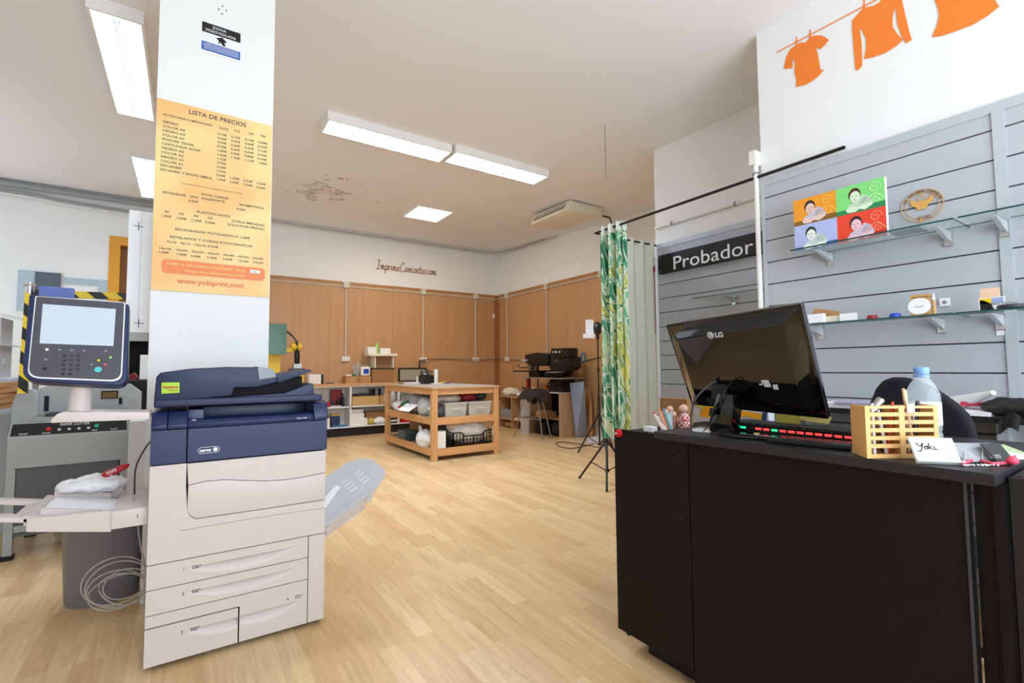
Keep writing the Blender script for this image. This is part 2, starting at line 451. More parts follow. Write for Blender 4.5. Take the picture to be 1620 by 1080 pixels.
MB().box(XP-0.028, XP-0.001, 1.80, 3.385, 2.46, 2.51).build('top_rail', 'slat_frame', sw)
MB().box(XP-0.030, XP-0.0225, 3.345, 3.385, 0, 2.46).build('upright', 'slat_frame', sw)

# ------------------------------------------------------------------ ceiling lamps
M['tube_glow'] = mat('tube_glow', '#eaf2ff', 0.5, emit=6.0, noise=0)
M['panel_glow'] = mat('panel_glow', '#fff1d8', 0.5, emit=5.0, noise=0)
M['lamp_white'] = mat('lamp_white', '#eeeae6', 0.4)
M['louvre_metal'] = mat('louvre_metal', '#8c9cc0', 0.3, metal=0.5)
def fluorescent(x0, x1, y0, y1, along, label, power, group='fluorescent ceiling lights with louvres'):
    zc = min(CZ(y0), CZ(y1)) ; z0 = zc-0.085
    t = thing('fluorescent_light', label, 'ceiling light', ((x0+x1)/2, (y0+y1)/2, z0), 0, None)
    h = MB(); w = 0.018
    zt = CZ(max(y0, y1))
    h.box(x0, x1, y0, y0+w, z0, zt-0.002).box(x0, x1, y1-w, y1, z0, zt-0.002).box(x0, x0+w, y0+w, y1-w, z0, zt-0.002).box(x1-w, x1, y0+w, y1-w, z0, zt-0.002)
    h.box(x0+w, x1-w, y0+w, y1-w, zc-0.02, zc-0.006)
    h.build('housing', 'lamp_white', t)
    lv = MB()
    if along == 'X':
        n = int((x1-x0)/0.09)
        for i in range(1, n): 
            xx = x0+(x1-x0)*i/n; lv.box(xx-0.0015, xx+0.0015, y0+w, y1-w, z0+0.004, z0+0.04)
        ym = (y0+y1)/2
        for yy in (ym-0.012, ym+0.012): lv.box(x0+w, x1-w, yy-0.002, yy+0.002, z0+0.003, z0+0.042)
        lv.build('louvre', 'louvre_metal', t)
        for yy in (y0+(y1-y0)*0.27, y0+(y1-y0)*0.73):
            MB().cyl((x0+0.03, yy, z0+0.055), (x1-0.03, yy, z0+0.055), 0.008, seg=10).build('lamp_tube', 'tube_glow', t, smooth=True)
        area('lamp_light', ((x0+x1)/2, (y0+y1)/2, z0+0.045), (0, 0, 0), x1-x0-0.08, y1-y0-0.06, power, (0.78, 0.89, 1.0))
    else:
        n = int((y1-y0)/0.09)
        for i in range(1, n):
            yy = y0+(y1-y0)*i/n; lv.box(x0+w, x1-w, yy-0.0015, yy+0.0015, z0+0.004, z0+0.04)
        xm = (x0+x1)/2
        for xx in (xm-0.012, xm+0.012): lv.box(xx-0.002, xx+0.002, y0+w, y1-w, z0+0.003, z0+0.042)
        lv.build('louvre', 'louvre_metal', t)
        for xx in (x0+(x1-x0)*0.27, x0+(x1-x0)*0.73):
            MB().cyl((xx, y0+0.03, z0+0.055), (xx, y1-0.03, z0+0.055), 0.008, seg=10).build('lamp_tube', 'tube_glow', t, smooth=True)
        area('lamp_light', ((x0+x1)/2, (y0+y1)/2, z0+0.045), (0, 0, 0), x1-x0-0.06, y1-y0-0.08, power, (0.78, 0.89, 1.0))
fluorescent(1.03, 2.315, 4.55, 4.86, 'X', 'long louvred ceiling light, the left one of the end-to-end pair', 64)
fluorescent(2.335, 3.60, 4.50, 4.81, 'X', 'long louvred ceiling light, the right one of the end-to-end pair', 64)
fluorescent(-0.585, -0.29, 3.90, 5.42, 'Y', 'bright louvred ceiling light nearest the top left of the pillar', 26)
fluorescent(-0.60, -0.30, 6.85, 8.40, 'Y', 'bright louvred ceiling light half hidden behind the price list pillar', 30)
t = thing('ceiling_panel_light', 'square warm light panel set in the ceiling towards the back', 'ceiling light', (3.2, 7.2, CZ(7.2)-0.02))
f = MB(); x0, x1, y0, y1 = 2.90, 3.52, 6.86, 7.50
for a in ((x0, x0+.02, y0, y1), (x1-.02, x1, y0, y1), (x0+.02, x1-.02, y0, y0+.02), (x0+.02, x1-.02, y1-.02, y1)): f.box(a[0], a[1], a[2], a[3], CZ(y0)-0.012, CZ(y1)-0.002)
f.build('frame', 'lamp_white', t)
MB().box(x0+.02, x1-.02, y0+.02, y1-.02, CZ(y0)-0.010, CZ(y0)-0.004).build('diffuser', 'panel_glow', t)
area('lamp_light', (3.21, 7.18, CZ(6.86)-0.014), (0, 0, 0), 0.55, 0.58, 40, (1.0, 0.88, 0.74))
# ================================================================== COPIER
def uv(m, px, py):
    """where the line of sight through a pixel meets the plane of matrix m, in that plane's own (u,v)"""
    n = Vector((m[0][2], m[1][2], m[2][2])); o = m.translation
    p = m.inverted() @ hit(px, py, n, n.dot(o)); return (p.x, p.y)
FRONT = lambda y: frame_mtx((0, y, 0), (1, 0, 0), (0, 0, 1))          # faces the camera (-Y)
SIDE = lambda x: frame_mtx((x, 0, 0), (0, -1, 0), (0, 0, 1))          # faces -X; u runs towards -Y
M['copier_blue'] = mat('copier_blue', '#1f2a52', 0.36, noise=0.02)
M['copier_navy'] = mat('copier_navy', '#1b2344', 0.45, noise=0.02)
M['copier_white'] = mat('copier_white', '#d2c7c1', 0.42, noise=0.008)
M['gap'] = mat('gap', '#26201f', 0.8)
CX0, CX1, CYF, CYB = -0.115, 0.567, 2.46, 3.10
cp = thing('photocopier', 'large blue and white photocopier with paper drawers standing in front of the pillar', 'photocopier', (0.226, 2.78, 0))
MB().box(CX0+.008, CX1-.008, CYF+.045, CYB, 0.03, 0.96).build('chassis', 'gap', cp)
for xx in (CX0, CX1-.006):
    MB().box(xx, xx+.006, CYF+.013, CYB, 0.022, 0.815).build('side_panel', 'copier_white', cp)
    MB().box(xx, xx+.006, CYF+.013, CYB, 0.817, 0.958).build('upper_side_panel', 'copier_blue', cp)
for sx in (CX0+.05, CX1-.05):
    for sy in (CYF+.06, CYB-.06):
        MB().cyl((sx-.012, sy, .015), (sx+.012, sy, .015), .015, seg=14).box(sx-.004, sx+.004, sy-.006, sy+.006, .012, .032).build('caster', 'black_plastic', cp, smooth=True)
def scoop_panel(x0, x1, z0, z1, hx0, hx1, zt, hh, depth, name, one_sided=0):
    """flat panel with a hand-hold scooped under a sharp upper lip"""
    def fn(u, v):
        x = lerp(x0, x1, u); z = lerp(z0, z1, v); d = 0
        if hx0 < x < hx1:
            t = (x-hx0)/(hx1-hx0)
            w = math.sin(PI*t) if not one_sided else (math.sin(PI*t*0.5) if one_sided > 0 else math.cos(PI*t*0.5))
            w = max(w, 0)**0.8
            lo = zt-hh*w
            if lo < z < zt:
                s = (zt-z)/(hh*w+1e-6); d = depth*w*(1-s)**1.2
        return Vector((x, CYF+d, z))
    m = MB(); m.grid(fn, 60, 30); 
    # returning edges
    m.box(x0, x0+.002, CYF+.0005, CYF+.012, z0, z1).box(x1-.002, x1, CYF+.0005, CYF+.012, z0, z1).box(x0, x1, CYF+.0005, CYF+.012, z0, z0+.002).box(x0, x1, CYF+.0005, CYF+.012, z1-.002, z1)
    return m
g = 0.0018
XD = 0.494
d1 = scoop_panel(CX0, XD-g, .320+g, .419-g, .02, .44, .380, .045, .03, 'd').build('drawer', 'copier_white', cp, smooth=True, sang=50)
d2 = scoop_panel(CX0, XD-g, .221+g, .320-g, .02, .44, .282, .045, .03, 'd').build('drawer', 'copier_white', cp, smooth=True, sang=50)
fl = MB().box(CX0, .214-g, CYF, CYF+.012, .172+g, .221-g).box(.214-g, XD-g, CYF, CYF+.012, .172, .221-g); fl.build('filler_strip', 'copier_white', cp)
d3 = scoop_panel(CX0, .212-g, .022, .170-g, .02, .30, .128, .045, .03, 'd', 0).build('drawer', 'copier_white', cp, smooth=True, sang=50)
d4 = scoop_panel(.214+g, XD-g, .022, .172, .16, .45, .128, .045, .03, 'd', 0).build('drawer', 'copier_white', cp, smooth=True, sang=50)
MB().box(XD+g, CX1, CYF, CYF+.012, .022, .419-g).build('front_column', 'copier_white', cp)
FM = FRONT(CYF-.0003)
ml = MB()
for n, (x, z) in (('1', (.005, .374)), ('2', (.005, .275)), ('3', (.005, .122)), ('4', (.405, .146))):
    put_text(ml, n, FM, x, z, .016)
    for r in range(2):
        for k in range(4 if r == 0 else 3): ml.box(x+.035+k*.008, x+.040+k*.008, CYF-.0006, CYF-.0001, z+.008-r*.008, z+.012-r*.008)
ml.build('drawer_marks', 'ink', cp)
# main white front: base panel, wavy door
wav = [(297.8, 767.4), (323.7, 761), (354.8, 758.3), (388.5, 759.6), (422, 760.4), (453, 758.3), (479, 754.4), (515, 747.2)]
bot = [(515, 789.5), (427, 803.2), (354.8, 813.6), (309.5, 820), (300, 815), (296, 805)]
W1 = [uv(FM, *p) for p in wav]; B1 = [uv(FM, *p) for p in bot]
W1 = [(min(u, CX1-.001), v) for u, v in W1]; B1 = [(min(u, CX1-.001), v) for u, v in B1]
Xs = .011
off = .0025
up = MB(); up.prism([(CX0, .815-g), (CX0, .421), (CX1, .421)] + [(u, v-off) for u, v in B1] + [(Xs-off, W1[0][1]), (Xs-off, .815-g)], 0, -.010, FRONT(CYF+.000))
up.build('front_cover', 'copier_white', cp)
up = MB(); up.prism([(Xs, .813-g), (CX1, .813-g)] + [(u, v+off/2) for u, v in W1[::-1]], 0, -.010, FRONT(CYF-.001)); up.build('upper_door', 'copier_white', cp)
dr = MB(); dr.prism([(u, v-off/2) for u, v in W1] + [(u, v+off/3) for u, v in B1], 0.003, -.010, FRONT(CYF-.001)); dr.bevel(.003, 2).build('bypass_door', 'copier_white', cp, smooth=True)
gl = MB(); gx0, gx1 = Xs+.005, CX1-.12
def groove(u, v):
    x = lerp(gx0-.02, CX1-.002, u); zc = lerp(B1[3][1], B1[0][1], u)-.028-.0*u
    return Vector((x, CYF-.0006-.006*math.sin(PI*v), zc-.014*v+.004*math.sin(PI*u)))
gl.grid(groove, 30, 6).build('grip_ridge', 'copier_white', cp, smooth=True)
# blue front
bl = MB(); bl.box(CX0, .008-g, CYF-.004, CYF+.012, .817, .957); bl.bevel(.002).build('toner_door', 'copier_blue', cp)
bl = MB(); bl.box(.008+g, CX1+.004, CYF-.006, CYF+.012, .817, .957); bl.bevel(.002).build('toner_door', 'copier_blue', cp)
prof = [(CYF-.012, .960), (CYF-.014, .975), (CYF+.004, 1.002), (CYF+.03, 1.030), (CYB, 1.030), (CYB, .960)]
SX = frame_mtx((0, 0, 0), (0, 1, 0), (0, 0, 1))
bl = MB(); bl.prism(prof, CX0, -.062, SX); bl.bevel(.004).build('shoulder_cover', 'copier_blue', cp, smooth=True)
bl = MB(); bl.prism(prof, -.060, .007, SX); bl.bevel(.004).build('shoulder_cover', 'copier_blue', cp, smooth=True)
bl = MB(); bl.prism([(CYF-.014, .960), (CYF-.018, .976), (CYF-.006, .992), (CYF+.03, 1.000), (CYF+.05, 1.0), (CYF+.05, .96)], .009, .505, SX)
bl.box(.009, .065, CYF+.02, CYB, .96, 1.034); bl.box(.065, .505, CYF+.19, CYB, .96, 1.034); bl.box(.065, .505, CYF+.05, CYF+.19, .96, .985)
bl.bevel(.003).build('catch_shelf', 'copier_blue', cp, smooth=True)
bl = MB(); bl.prism([(CYF-.018, .960), (CYF-.020, .985), (CYF+.006, 1.040), (CYB, 1.046), (CYB, .96)], .507, CX1+.006, SX); bl.bevel(.005).build('corner_cover', 'copier_blue', cp, smooth=True)
MB().prism([(CYF+.010, 1.043), (CYF+.05, 1.0455), (CYF+.05, 1.052), (CYF+.010, 1.049)], .520, .550, SX).build('release_button', 'black_plastic', cp)
lb = MB(); FB = FRONT(CYF-.0065)
cx, cz, rw, rh = .086, .862, .039, .0125
st = [(cx+(rw-rh)*(1 if math.cos(a) >= 0 else -1)+rh*math.cos(a), cz+rh*math.sin(a)) for a in [2*PI*i/40 for i in range(40)]]
lb.tube([FB @ Vector((u, v, .0005)) for u, v in st], .0009, 6, closed=True); lb.build('logo_outline', 'white_ink', cp); lb = MB()
put_text(lb, 'xerox', FB, cx-.033, cz-.0055, .0185, bold=.0006, width=.044)
lb.build('logo_lettering', 'white_ink', cp); MB().ball(FB @ Vector((cx+.024, cz, .0)), .0085, sy=.15).build('logo_sphere', 'white_ink', cp, smooth=True); lb = MB()
put_text(lb, 'Color C60', FRONT(CYF-.0185), .43, .972, .010, width=.045)
put_text(lb, 'C60', FRONT(CYF-.010), .022, .990, .009)
lb.build('model_lettering', 'white_ink', cp, smooth=False)
# scanner lid and document feeder
lid = MB(); lid.box(CX0+.006, .546, CYF-.004, 3.02, 1.050, 1.083); lid.bevel(.008, 3).build('platen_lid', 'copier_navy', cp, smooth=True)
P = lambda *a: [uv(FRONT(CYF+.0), x, y) for x, y in a]
hs = P((243, 636), (247, 596), (254, 589), (300, 583), (360, 580), (408, 580.5), (436, 590), (437, 599), (440, 604), (407, 612), (371, 613), (366, 626))
h = MB(); h.prism(hs, 0, -.42, FRONT(CYF)); h.bevel(.006, 2).build('document_feeder', 'copier_navy', cp, smooth=True)
w = MB(); w.prism(P((407.5, 579.5), (432, 583.5), (437, 596), (410, 600)), .003, -.20, FRONT(CYF)).build('feeder_window', mat('smoke_window', '#7d8288', 0.25), cp)
tr = MB(); tr.prism(P((436, 593), (492, 584), (494, 587), (479, 593), (441, 606)), -.012, -.36, FRONT(CYF)); tr.bevel(.003).build('input_tray', 'copier_navy', cp, smooth=True)
tr = MB(); tr.prism(P((366, 628), (450, 622), (492, 606), (496, 607), (497, 626), (366, 634)), .0, -.42, FRONT(CYF)); tr.bevel(.002).build('output_tray', 'copier_navy', cp, smooth=True)
MB().prism(P((370, 614), (440, 606), (482, 595), (482, 612), (450, 622), (368, 629)), -.06, -.40, FRONT(CYF)).build('feeder_cavity', mat('cavity_black', '#07070a', .6, spec=.2), cp)
sk = MB(); q = FRONT(CYF-.0005); A = [uv(q, *p) for p in ((255.5, 605), (284, 604.5), (284, 621), (255.5, 622.5))]
sk.mi = 0; sk.prism(A, 0, .0006, q)
sk.mi = 1; x0, z0 = A[3]; put_text(sk, 'Realtime', q, x0+.003, z0+.021, .016, z=.0008, shear=.2, bold=.0005, width=.052); put_text(sk, 'solutions', q, x0+.020, z0+.010, .010, z=.0008, width=.034)
sk.build('green_sticker', [mat('lime_sticker', '#a6d22c', 0.5), 'red'], cp)['label'] = 'lime green sticker with red lettering'

# control console on its arm
ar = MB(); 
pts = [uv(frame_mtx((0, 2.42, 1.03), (1, 0, 0), (0, 1, 0)), 0, 0)] if False else None
ar.prism([(-.40, 1.028), (-.385, 1.048), (-.37, 1.056), (-.117, 1.040), (-.117, 1.012), (-.40, 1.018)], 0, -.17, FRONT(2.36)); ar.bevel(.004, 2).build('console_arm', 'copier_white', cp, smooth=True)
nk = MB(); nk.cyl((-.334, 2.44, 1.045), (-.328, 2.44, 1.20), .034, .031, 20).build('console_neck', 'copier_white', cp, smooth=True)
tilt = math.radians(17)
CM = frame_mtx((0, 2.36, 1.18), (1, 0, 0), (0, math.sin(tilt), math.cos(tilt)))
def rr(px0, py0, px1, py1, px2, py2, px3, py3, r, n=6, rt=None):
    """rounded quad from pixels: bl, br, tr, tl"""
    c = [Vector(uv(CM, *p)) for p in ((px0, py0), (px1, py1), (px2, py2), (px3, py3))]; out = []
    rs = (r, r, rt or r, rt or r)
    for i in range(4):
        p, a, b_ = c[i], c[i-1], c[(i+1) % 4]; q = rs[i]
        u = (a-p).normalized()*q; v = (b_-p).normalized()*q
        for k in range(n+1):
            t = k/n; out.append(tuple(p + u*(1-t)**2 + v*t**2))
    return out
sh = MB(); sh.prism(rr(35, 603, 202, 612, 205, 482, 47, 466, .045, rt=.012), .010, -.045, CM); sh.bevel(.008, 3).build('console_shell', 'copier_blue', cp, smooth=True)
fp = MB(); fp.prism(rr(44, 599, 193, 605, 199, 480, 57, 470, .035, rt=.006), .010, .0115, CM).build('console_trim', 'white_gloss', cp)
fp = MB(); fp.prism(rr(46, 597, 191, 602.5, 197, 481, 59, 471, .034, rt=.005), .0115, .0132, CM).build('console_face', mat('console_gray', '#4b4a50', 0.45), cp)
sc_ = [uv(CM, *p) for p in ((64, 545), (180, 549), (184, 491), (69, 483))]
MB().prism(sc_, .0132, .0146, CM).build('screen', mat('console_screen', '#bcc8d4', 0.12, noise=0.01, emit=0.10), cp)
bt = MB()
for i, px in enumerate((103, 114, 125)):
    for j in range(5):
        if j == 4 and i == 2: continue
        u, v = uv(CM, px-j*.5, 564+j*7.3); p = CM @ Vector((u, v, .013)); bt.cyl(p, p+(CM.to_3x3() @ Vector((0, 0, .002))), .0045, seg=12)
for px, py in ((72, 585),): u, v = uv(CM, px, py); p = CM @ Vector((u, v, .013)); bt.cyl(p, p+(CM.to_3x3() @ Vector((0, 0, .002))), .0055, seg=12)
bt.build('keypad', 'black_plastic', cp)
km = MB()
for i, px in enumerate((103, 114, 125)):
    for j in range(4): u, v = uv(CM, px-j*.5, 564+j*7.3); put_text(km, '123456789*0#'[j*3+i], CM, u-.001, v-.0015, .004, z=.015)
km.build('keypad_marks', 'light_gray', cp)
def cbtn(px, py, r, m, nm='button'):
    u, v = uv(CM, px, py); p = CM @ Vector((u, v, .013)); return MB().cyl(p, p+(CM.to_3x3() @ Vector((0, 0, .0025))), r, r*.9, seg=18).build(nm, m, cp, smooth=True)
cbtn(156, 586, .0115, mat('teal_button', '#5cc3c0', 0.35), 'start_button')['label'] = 'round turquoise button'
cbtn(157, 571.5, .0045, 'yellow', 'clear_button')['label'] = 'small yellow button'
cbtn(167, 578, .0045, mat('pink_button', '#e05a78', 0.4), 'stop_button')['label'] = 'small red button'
cbtn(175.5, 567, .0035, mat('green_led', '#7bf05a', 0.4, emit=1.5), 'power_light')['label'] = 'glowing green light'
cbtn(75.5, 554.5, .004, mat('white_led', '#fff4ff', 0.4, emit=1.2), 'home_light')
for px, py in ((95.5, 555), (115, 555.5), (134, 556.5), (168, 557), (74, 570.5), (146, 578)): cbtn(px, py, .004, 'gray')

# bypass tray on the left side
TZ = .615
def tiltm(b):
    for v in b.bm.verts:
        if v.co.x < -.235: v.co.z += .2*(-.235-v.co.x)
    return b
b = MB()
b.box(-.235, -.117, 2.50, 2.92, .575, TZ+.03); b.bevel(.004).build('bypass_base', 'copier_white', cp, smooth=True)
tp = MB(); tp.box(-.49, -.235, 2.53, 2.90, TZ-.008, TZ); tp.prism([(-.478, .563), (-.235, .565), (-.235, .648), (-.478, .610)], 0, -.02, FRONT(2.51)); tp.prism([(-.478, .563), (-.235, .565), (-.235, .66), (-.478, .61)], 0, -.015, FRONT(2.90))
tp.box(-.49, -.235, 2.53, 2.90, .580, TZ-.009)
tiltm(tp); tp.build('bypass_tray', 'copier_white', cp)
ex = MB(); ex.box(-.70, -.478, 2.53, 2.60, .590, .607).box(-.70, -.478, 2.80, 2.86, .590, .607).box(-.53, -.49, 2.60, 2.80, .592, .600); ex.bevel(.003); tiltm(ex); ex.build('tray_extension', 'copier_white', cp, smooth=True)
gd = MB(); gd.box(-.46, -.27, 2.85, 2.87, TZ, TZ+.03).box(-.46, -.40, 2.60, 2.86, TZ, TZ+.004).box(-.45, -.27, 2.56, 2.575, TZ, TZ+.022); tiltm(gd); gd.build('paper_guide', 'copier_white', cp)
n5 = MB(); put_text(n5, '5', FRONT(2.499), -.155, .610, .016); n5.build('tray_number', 'ink', cp)
pp = MB(); pp.prism([(-.45, 2.60), (-.20, 2.60), (-.20, 2.80), (-.45, 2.82)], TZ+.0005, TZ+.010, frame_mtx((0, 0, 0), (1, 0, 0), (0, 1, 0))); tiltm(pp); pp.build('paper_stack', 'paper', label='small stack of white paper lying in the bypass tray of the photocopier', cat='paper')
gt = MB(); gt.box(-.44, -.40, 2.62, 2.64, TZ, TZ+.001)
# output tray, right side
o0 = Vector((CX1+.002, 2.56, .400))
tl = math.radians(28.8)
OM = frame_mtx(o0, (math.cos(tl), 0, math.sin(tl)), (0, 1, .38))
otm = mat('smoke_tray', '#cfd0d4', 0.3, alpha=.90)
ot = MB(); ot.prism([(0, 0), (.31, 0), (.41, .06), (.43, .10), (.43, .24), (.39, .32), (.33, .36), (.14, .36), (.09, .40), (0, .40)], 0, .006, OM); ot.prism([(.0, .0), (.31, 0), (.31, .01), (0, .01)], .006, .022, OM)
ot.build('output_tray', otm, cp)['label'] = 'translucent grey plastic tray'
sl = MB()
for i in range(4):
    for j in range(2): sl.prism([(.22+j*.075, .11+i*.035), (.265+j*.075, .115+i*.035), (.265+j*.075, .121+i*.035), (.22+j*.075, .116+i*.035)], .0062, .0078, OM)
sl.prism([(.08, .12), (.20, .20), (.19, .23), (.05, .17)], .0062, .012, OM)
sl.build('tray_ribs', 'white_gloss', cp)
ub = MB(); ub.prism([(0, .005), (.30, .005), (.30, .34), (0, .34)], -.028, -.002, OM); ub.prism([(.02, -.003), (.05, -.003), (.05, .005), (.02, .005)], -.034, -.004, OM); ub.prism([(.25, -.003), (.28, -.003), (.28, .005), (.25, .005)], -.034, -.004, OM)
ub.prism([(.0, .02), (.24, .02), (.24, .3), (0, .3)], -.070, -.030, OM)
ub.build('tray_support', 'copier_white', cp)

# bag of odds and ends with a red pouch on the bypass tray
bg = MB()
def bagf(u, v):
    x = lerp(-.44, -.20, u); y = lerp(2.84, 2.90, v); e = math.sin(PI*u)**.5*math.sin(PI*v)**.5
    return Vector((x, y, TZ+.028+.060*e+.012*math.sin(17*u+5*v)*e))
bb = MB(); bb.ball((-.335, 2.85, TZ+.085), .055, 2.0, 1.0, .52, 48, 28); bb.crumple(.013, 22, 3)
bb.build('plastic_bag', mat('bag_white', '#e8e6e4', 0.35, noise=.05), smooth=True, label='crumpled white plastic bag on the bypass tray of the photocopier', cat='bag')
rp = MB(); rp.ball((-.262, 2.84, TZ+.135), .03, 1.9, .7, .55, 20, 10, rot=rot('Y', -22).to_3x3()); rp.noise(.006, 30, 9)
rpo = rp.build('red_pouch', mat('pouch_red', '#b3202c', 0.45, noise=.08), smooth=True, label='small red pouch with white print on the crumpled white bag', cat='pouch')
q = frame_mtx((-.285, 2.8185, TZ+.126), (math.cos(.38), 0, math.sin(.38)), (0, 0, 1)); t = MB(); put_text(t, 'SAFE', q, 0, 0, .018); put_text(t, '24', q, .006, -.012, .010); t.build('print', 'white_ink', rpo)

# network cables hanging behind the copier's left side
cb = MB()
base = Vector((-.150, 2.97, .17))
for k, (rx, rz_, dx, dz, tw) in enumerate(((.125, .155, -.10, -.02, .25), (.10, .12, -.10, -.05, .5), (.115, .10, -.09, -.06, .35), (.08, .11, -.07, -.05, .7), (.12, .13, -.09, -.02, .1), (.085, .09, -.06, -.03, .6))):
    pts = []
    for i in range(28):
        a = 2*PI*i/28; ca, sa = math.cos(a), math.sin(a)
        x_ = rx*ca; z_ = rz_*sa
        pts.append(base + Vector((dx+x_*math.cos(tw)-z_*math.sin(tw), .012*math.sin(a*2+k)-.012*k*.3, dz+.06+x_*math.sin(tw)*.8+z_*math.cos(tw)*.75)))
    lo = min(p.z for p in pts); pts = [p + Vector((0, 0, max(0, .006-lo))) for p in pts]
    cb.tube(pts, .0028, 6, closed=True)
cb.tube(smooth_path([(-.175, 2.9, .57), (-.178, 2.96, .48), (-.165, 2.97, .36), (-.145, 2.97, .26), (-.140, 2.97, .16), (-.145, 2.97, .06)]), .0035, 6)
cb.tube(smooth_path([(-.13, 2.95, .53), (-.15, 2.96, .50), (-.19, 2.92, .52), (-.2, 2.9, .57)]), .0035, 6)
cb.build('network_cable', mat('cable_gray', '#b3aca4', 0.5), smooth=True, label='coiled grey network cables hanging beside the photocopier down to the floor', cat='cable')
cb = MB(); cb.tube(smooth_path([(-.12, 2.60, .90), (-.14, 2.66, .87), (-.175, 2.70, .78), (-.18, 2.74, .655)]), .0035, 8)
cb.build('black_cable', 'dark_gray', smooth=True, label='black cable looping from the side of the photocopier to its bypass tray', cat='cable')

# ------------------------------------------------------------------ price list, sticker
sg = MB(); SM = FRONT(3.196)
sx0, sx1, sz0, sz1 = -.170, .398, 1.636, 2.692
def sheet_mat():
    m = bpy.data.materials.new('price_sheet'); m.use_nodes = True; nt = m.node_tree; b = nt.nodes['Principled BSDF']; b.inputs['Roughness'].default_value = .45
    tc = nt.nodes.new('ShaderNodeTexCoord'); n = nt.nodes.new('ShaderNodeTexNoise'); n.inputs['Scale'].default_value = 2.6; n.inputs['Detail'].default_value = 1
    nt.links.new(tc.outputs['Object'], n.inputs['Vector']); cr = nt.nodes.new('ShaderNodeValToRGB'); e = cr.color_ramp.elements
    e[0].position = .38; e[0].color = srgb('#f7c07a'); e[1].position = .62; e[1].color = srgb('#f6dc96')
    nt.links.new(n.outputs['Fac'], cr.inputs['Fac']); nt.links.new(cr.outputs['Color'], b.inputs['Base Color']); return m
sg = thing('price_list', 'orange and yellow printed price list board fixed to the white pillar', 'price list', (.114, 3.197, sz0))
MB().box(sx0, sx1, 3.192, 3.1995, sz0, sz1).build('board', sheet_mat(), sg)
SM = FRONT(3.1918)
tx = MB()
def L(txt, x, py, size, pxx=None, width=None, al='LEFT'):
    """x as a fraction of the board width, height down the board as a fraction"""
    put_text(tx, txt, SM, sx0+x*(sx1-sx0), sz1-py*(sz1-sz0), size, width=width, align=al, depth=.0003)
Wd = sx1-sx0
def LA(txt, cx, cy, ex=None, size=.018, k=6.352, oy=140):
    """baseline start (cx, cy) and end column ex, read off an enlargement of the board"""
    u, v = uv(SM, 230+cx/k, oy+cy/k); w = None
    if ex: w = uv(SM, 230+ex/k, oy+cy/k)[0]-u
    put_text(tx, txt, SM, u, v, size, width=w, depth=.0003, bold=size*.018 if size > .012 else 0)
def LB(txt, cx, cy, ex=None, size=.018): LA(txt, cx, cy, ex, size, 6.0, 300)
LA('LISTA DE PRECIOS', 434, 250, 1012, .034)
LA('FOTOCOPIAS E IMPRESIONES', 180, 268, 672, .016)
LA('1x10', 736, 402, 825, .020); LA('>10', 888, 430, 948, .018); LA('>30', 1030, 458, 1082, .018); LA('>50', 1150, 482, 1205, .018)
rows = ['NEGRO A4', 'COLOR A4', 'NEGRO A3', 'COLOR A3', 'POSTER 32X45', 'CARTULINA 32X45', 'NEGRO A2', 'COLOR A2', 'NEGRO A1', 'COLOR A1', 'ESCANER', 'ESCANER Y ENVIO EMAIL']
rows[0] = 'NEGRO'
ex = [330, 396, 396, 390, 485, 552, 388, 382, 382, 376, 366, 675]
pr_ = [('0,10€', '0,15€', '0,10€', '0,08€'), ('0,50€', '0,45€', '0,40€', '0,35€'), ('0,25€', '0,20€', '0,20€', '0,15€'), ('0,75€', '0,65€', '0,60€', '0,50€'), ('1,00€', '0,90€', '0,80€', '0,70€'), ('1,50€', '1,30€', '1,15€', '1,00€'), ('1,75€',), ('3,75€',), ('15,00€',), ('15,00€',), ('0,50€', '1,50€', '2,50€', '3,50€'), ('1,50€', '2,50€', '3,50€', '4,00€')]
for i, r in enumerate(rows):
    LA(r, 176-2.6*i, 340+43.6*i, ex[i], .0175)
    for j, q in enumerate(pr_[i]):
        cx = (726, 862, 1000, 1132)[j]-1.6*i; cy = (462, 490, 517, 545)[j]+41.3*i; LA(q, cx, cy, cx+92, .0165)
LA('SUPLEMENTO DOBLE CARA Y ACABADOS CONSULTAR EN TIENDA', 360, 958, 980, .010)
LB('FOTO CARNE', 530, 52, 788, .018); LB('ESTANDAR   DNI   PASAPORTE', 162, 32, 755, .018); LB('5,00€', 408, 112, 502, .016)
LB('BIOMETRICA', 892, 150, 1128, .018); LB('9,00€', 865, 190, 950, .016)
LB('PLASTIFICADOS', 485, 218, 803, .018)
for i, s_ in enumerate(('A6', 'A5', 'A4', 'A3')): LB(s_, (178, 318, 455, 588)[i], (214, 235, 255, 274)[i], (178, 318, 455, 588)[i]+48, .017)
for i, s_ in enumerate(('1,00€', '1,00€', '1,20€', '2,00€')): LB(s_, (145, 288, 430, 565)[i], (252, 275, 295, 315)[i], (145, 288, 430, 565)[i]+96, .016)
LB('OTRAS MEDIDAS', 816, 305, 1128, .018); LB('SOLICITAR PRECIO', 780, 338, 1133, .018)
LB('ESCANEADOS: FOTOGRAFICO 1,50€', 282, 382, 992, .018)
LB('REVELADOS Y COPIAS FOTOGRAFICAS', 232, 455, 1015, .018)
LB('7x10   9x13 - 10x15: 0,50€', 200, 500, 692, .017)
LB('13x18 - 15x20 - 20x30 - 24x30 - 30x40 - 40x50 - 50x60', 122, 560, 1112, .016)
for i, s_ in enumerate(('1,00€', '1,00€', '4,00€', '5,00€', '9,90€', '15,00', '19,00')): LB(s_, (120, 290, 430, 582, 732, 876, 1015)[i], (598, 618, 636, 650, 664, 682, 695)[i], (120, 290, 430, 582, 732, 876, 1015)[i]+95, .016)
tx.build('lettering', mat('sheet_ink', '#57504a', .6), sg)
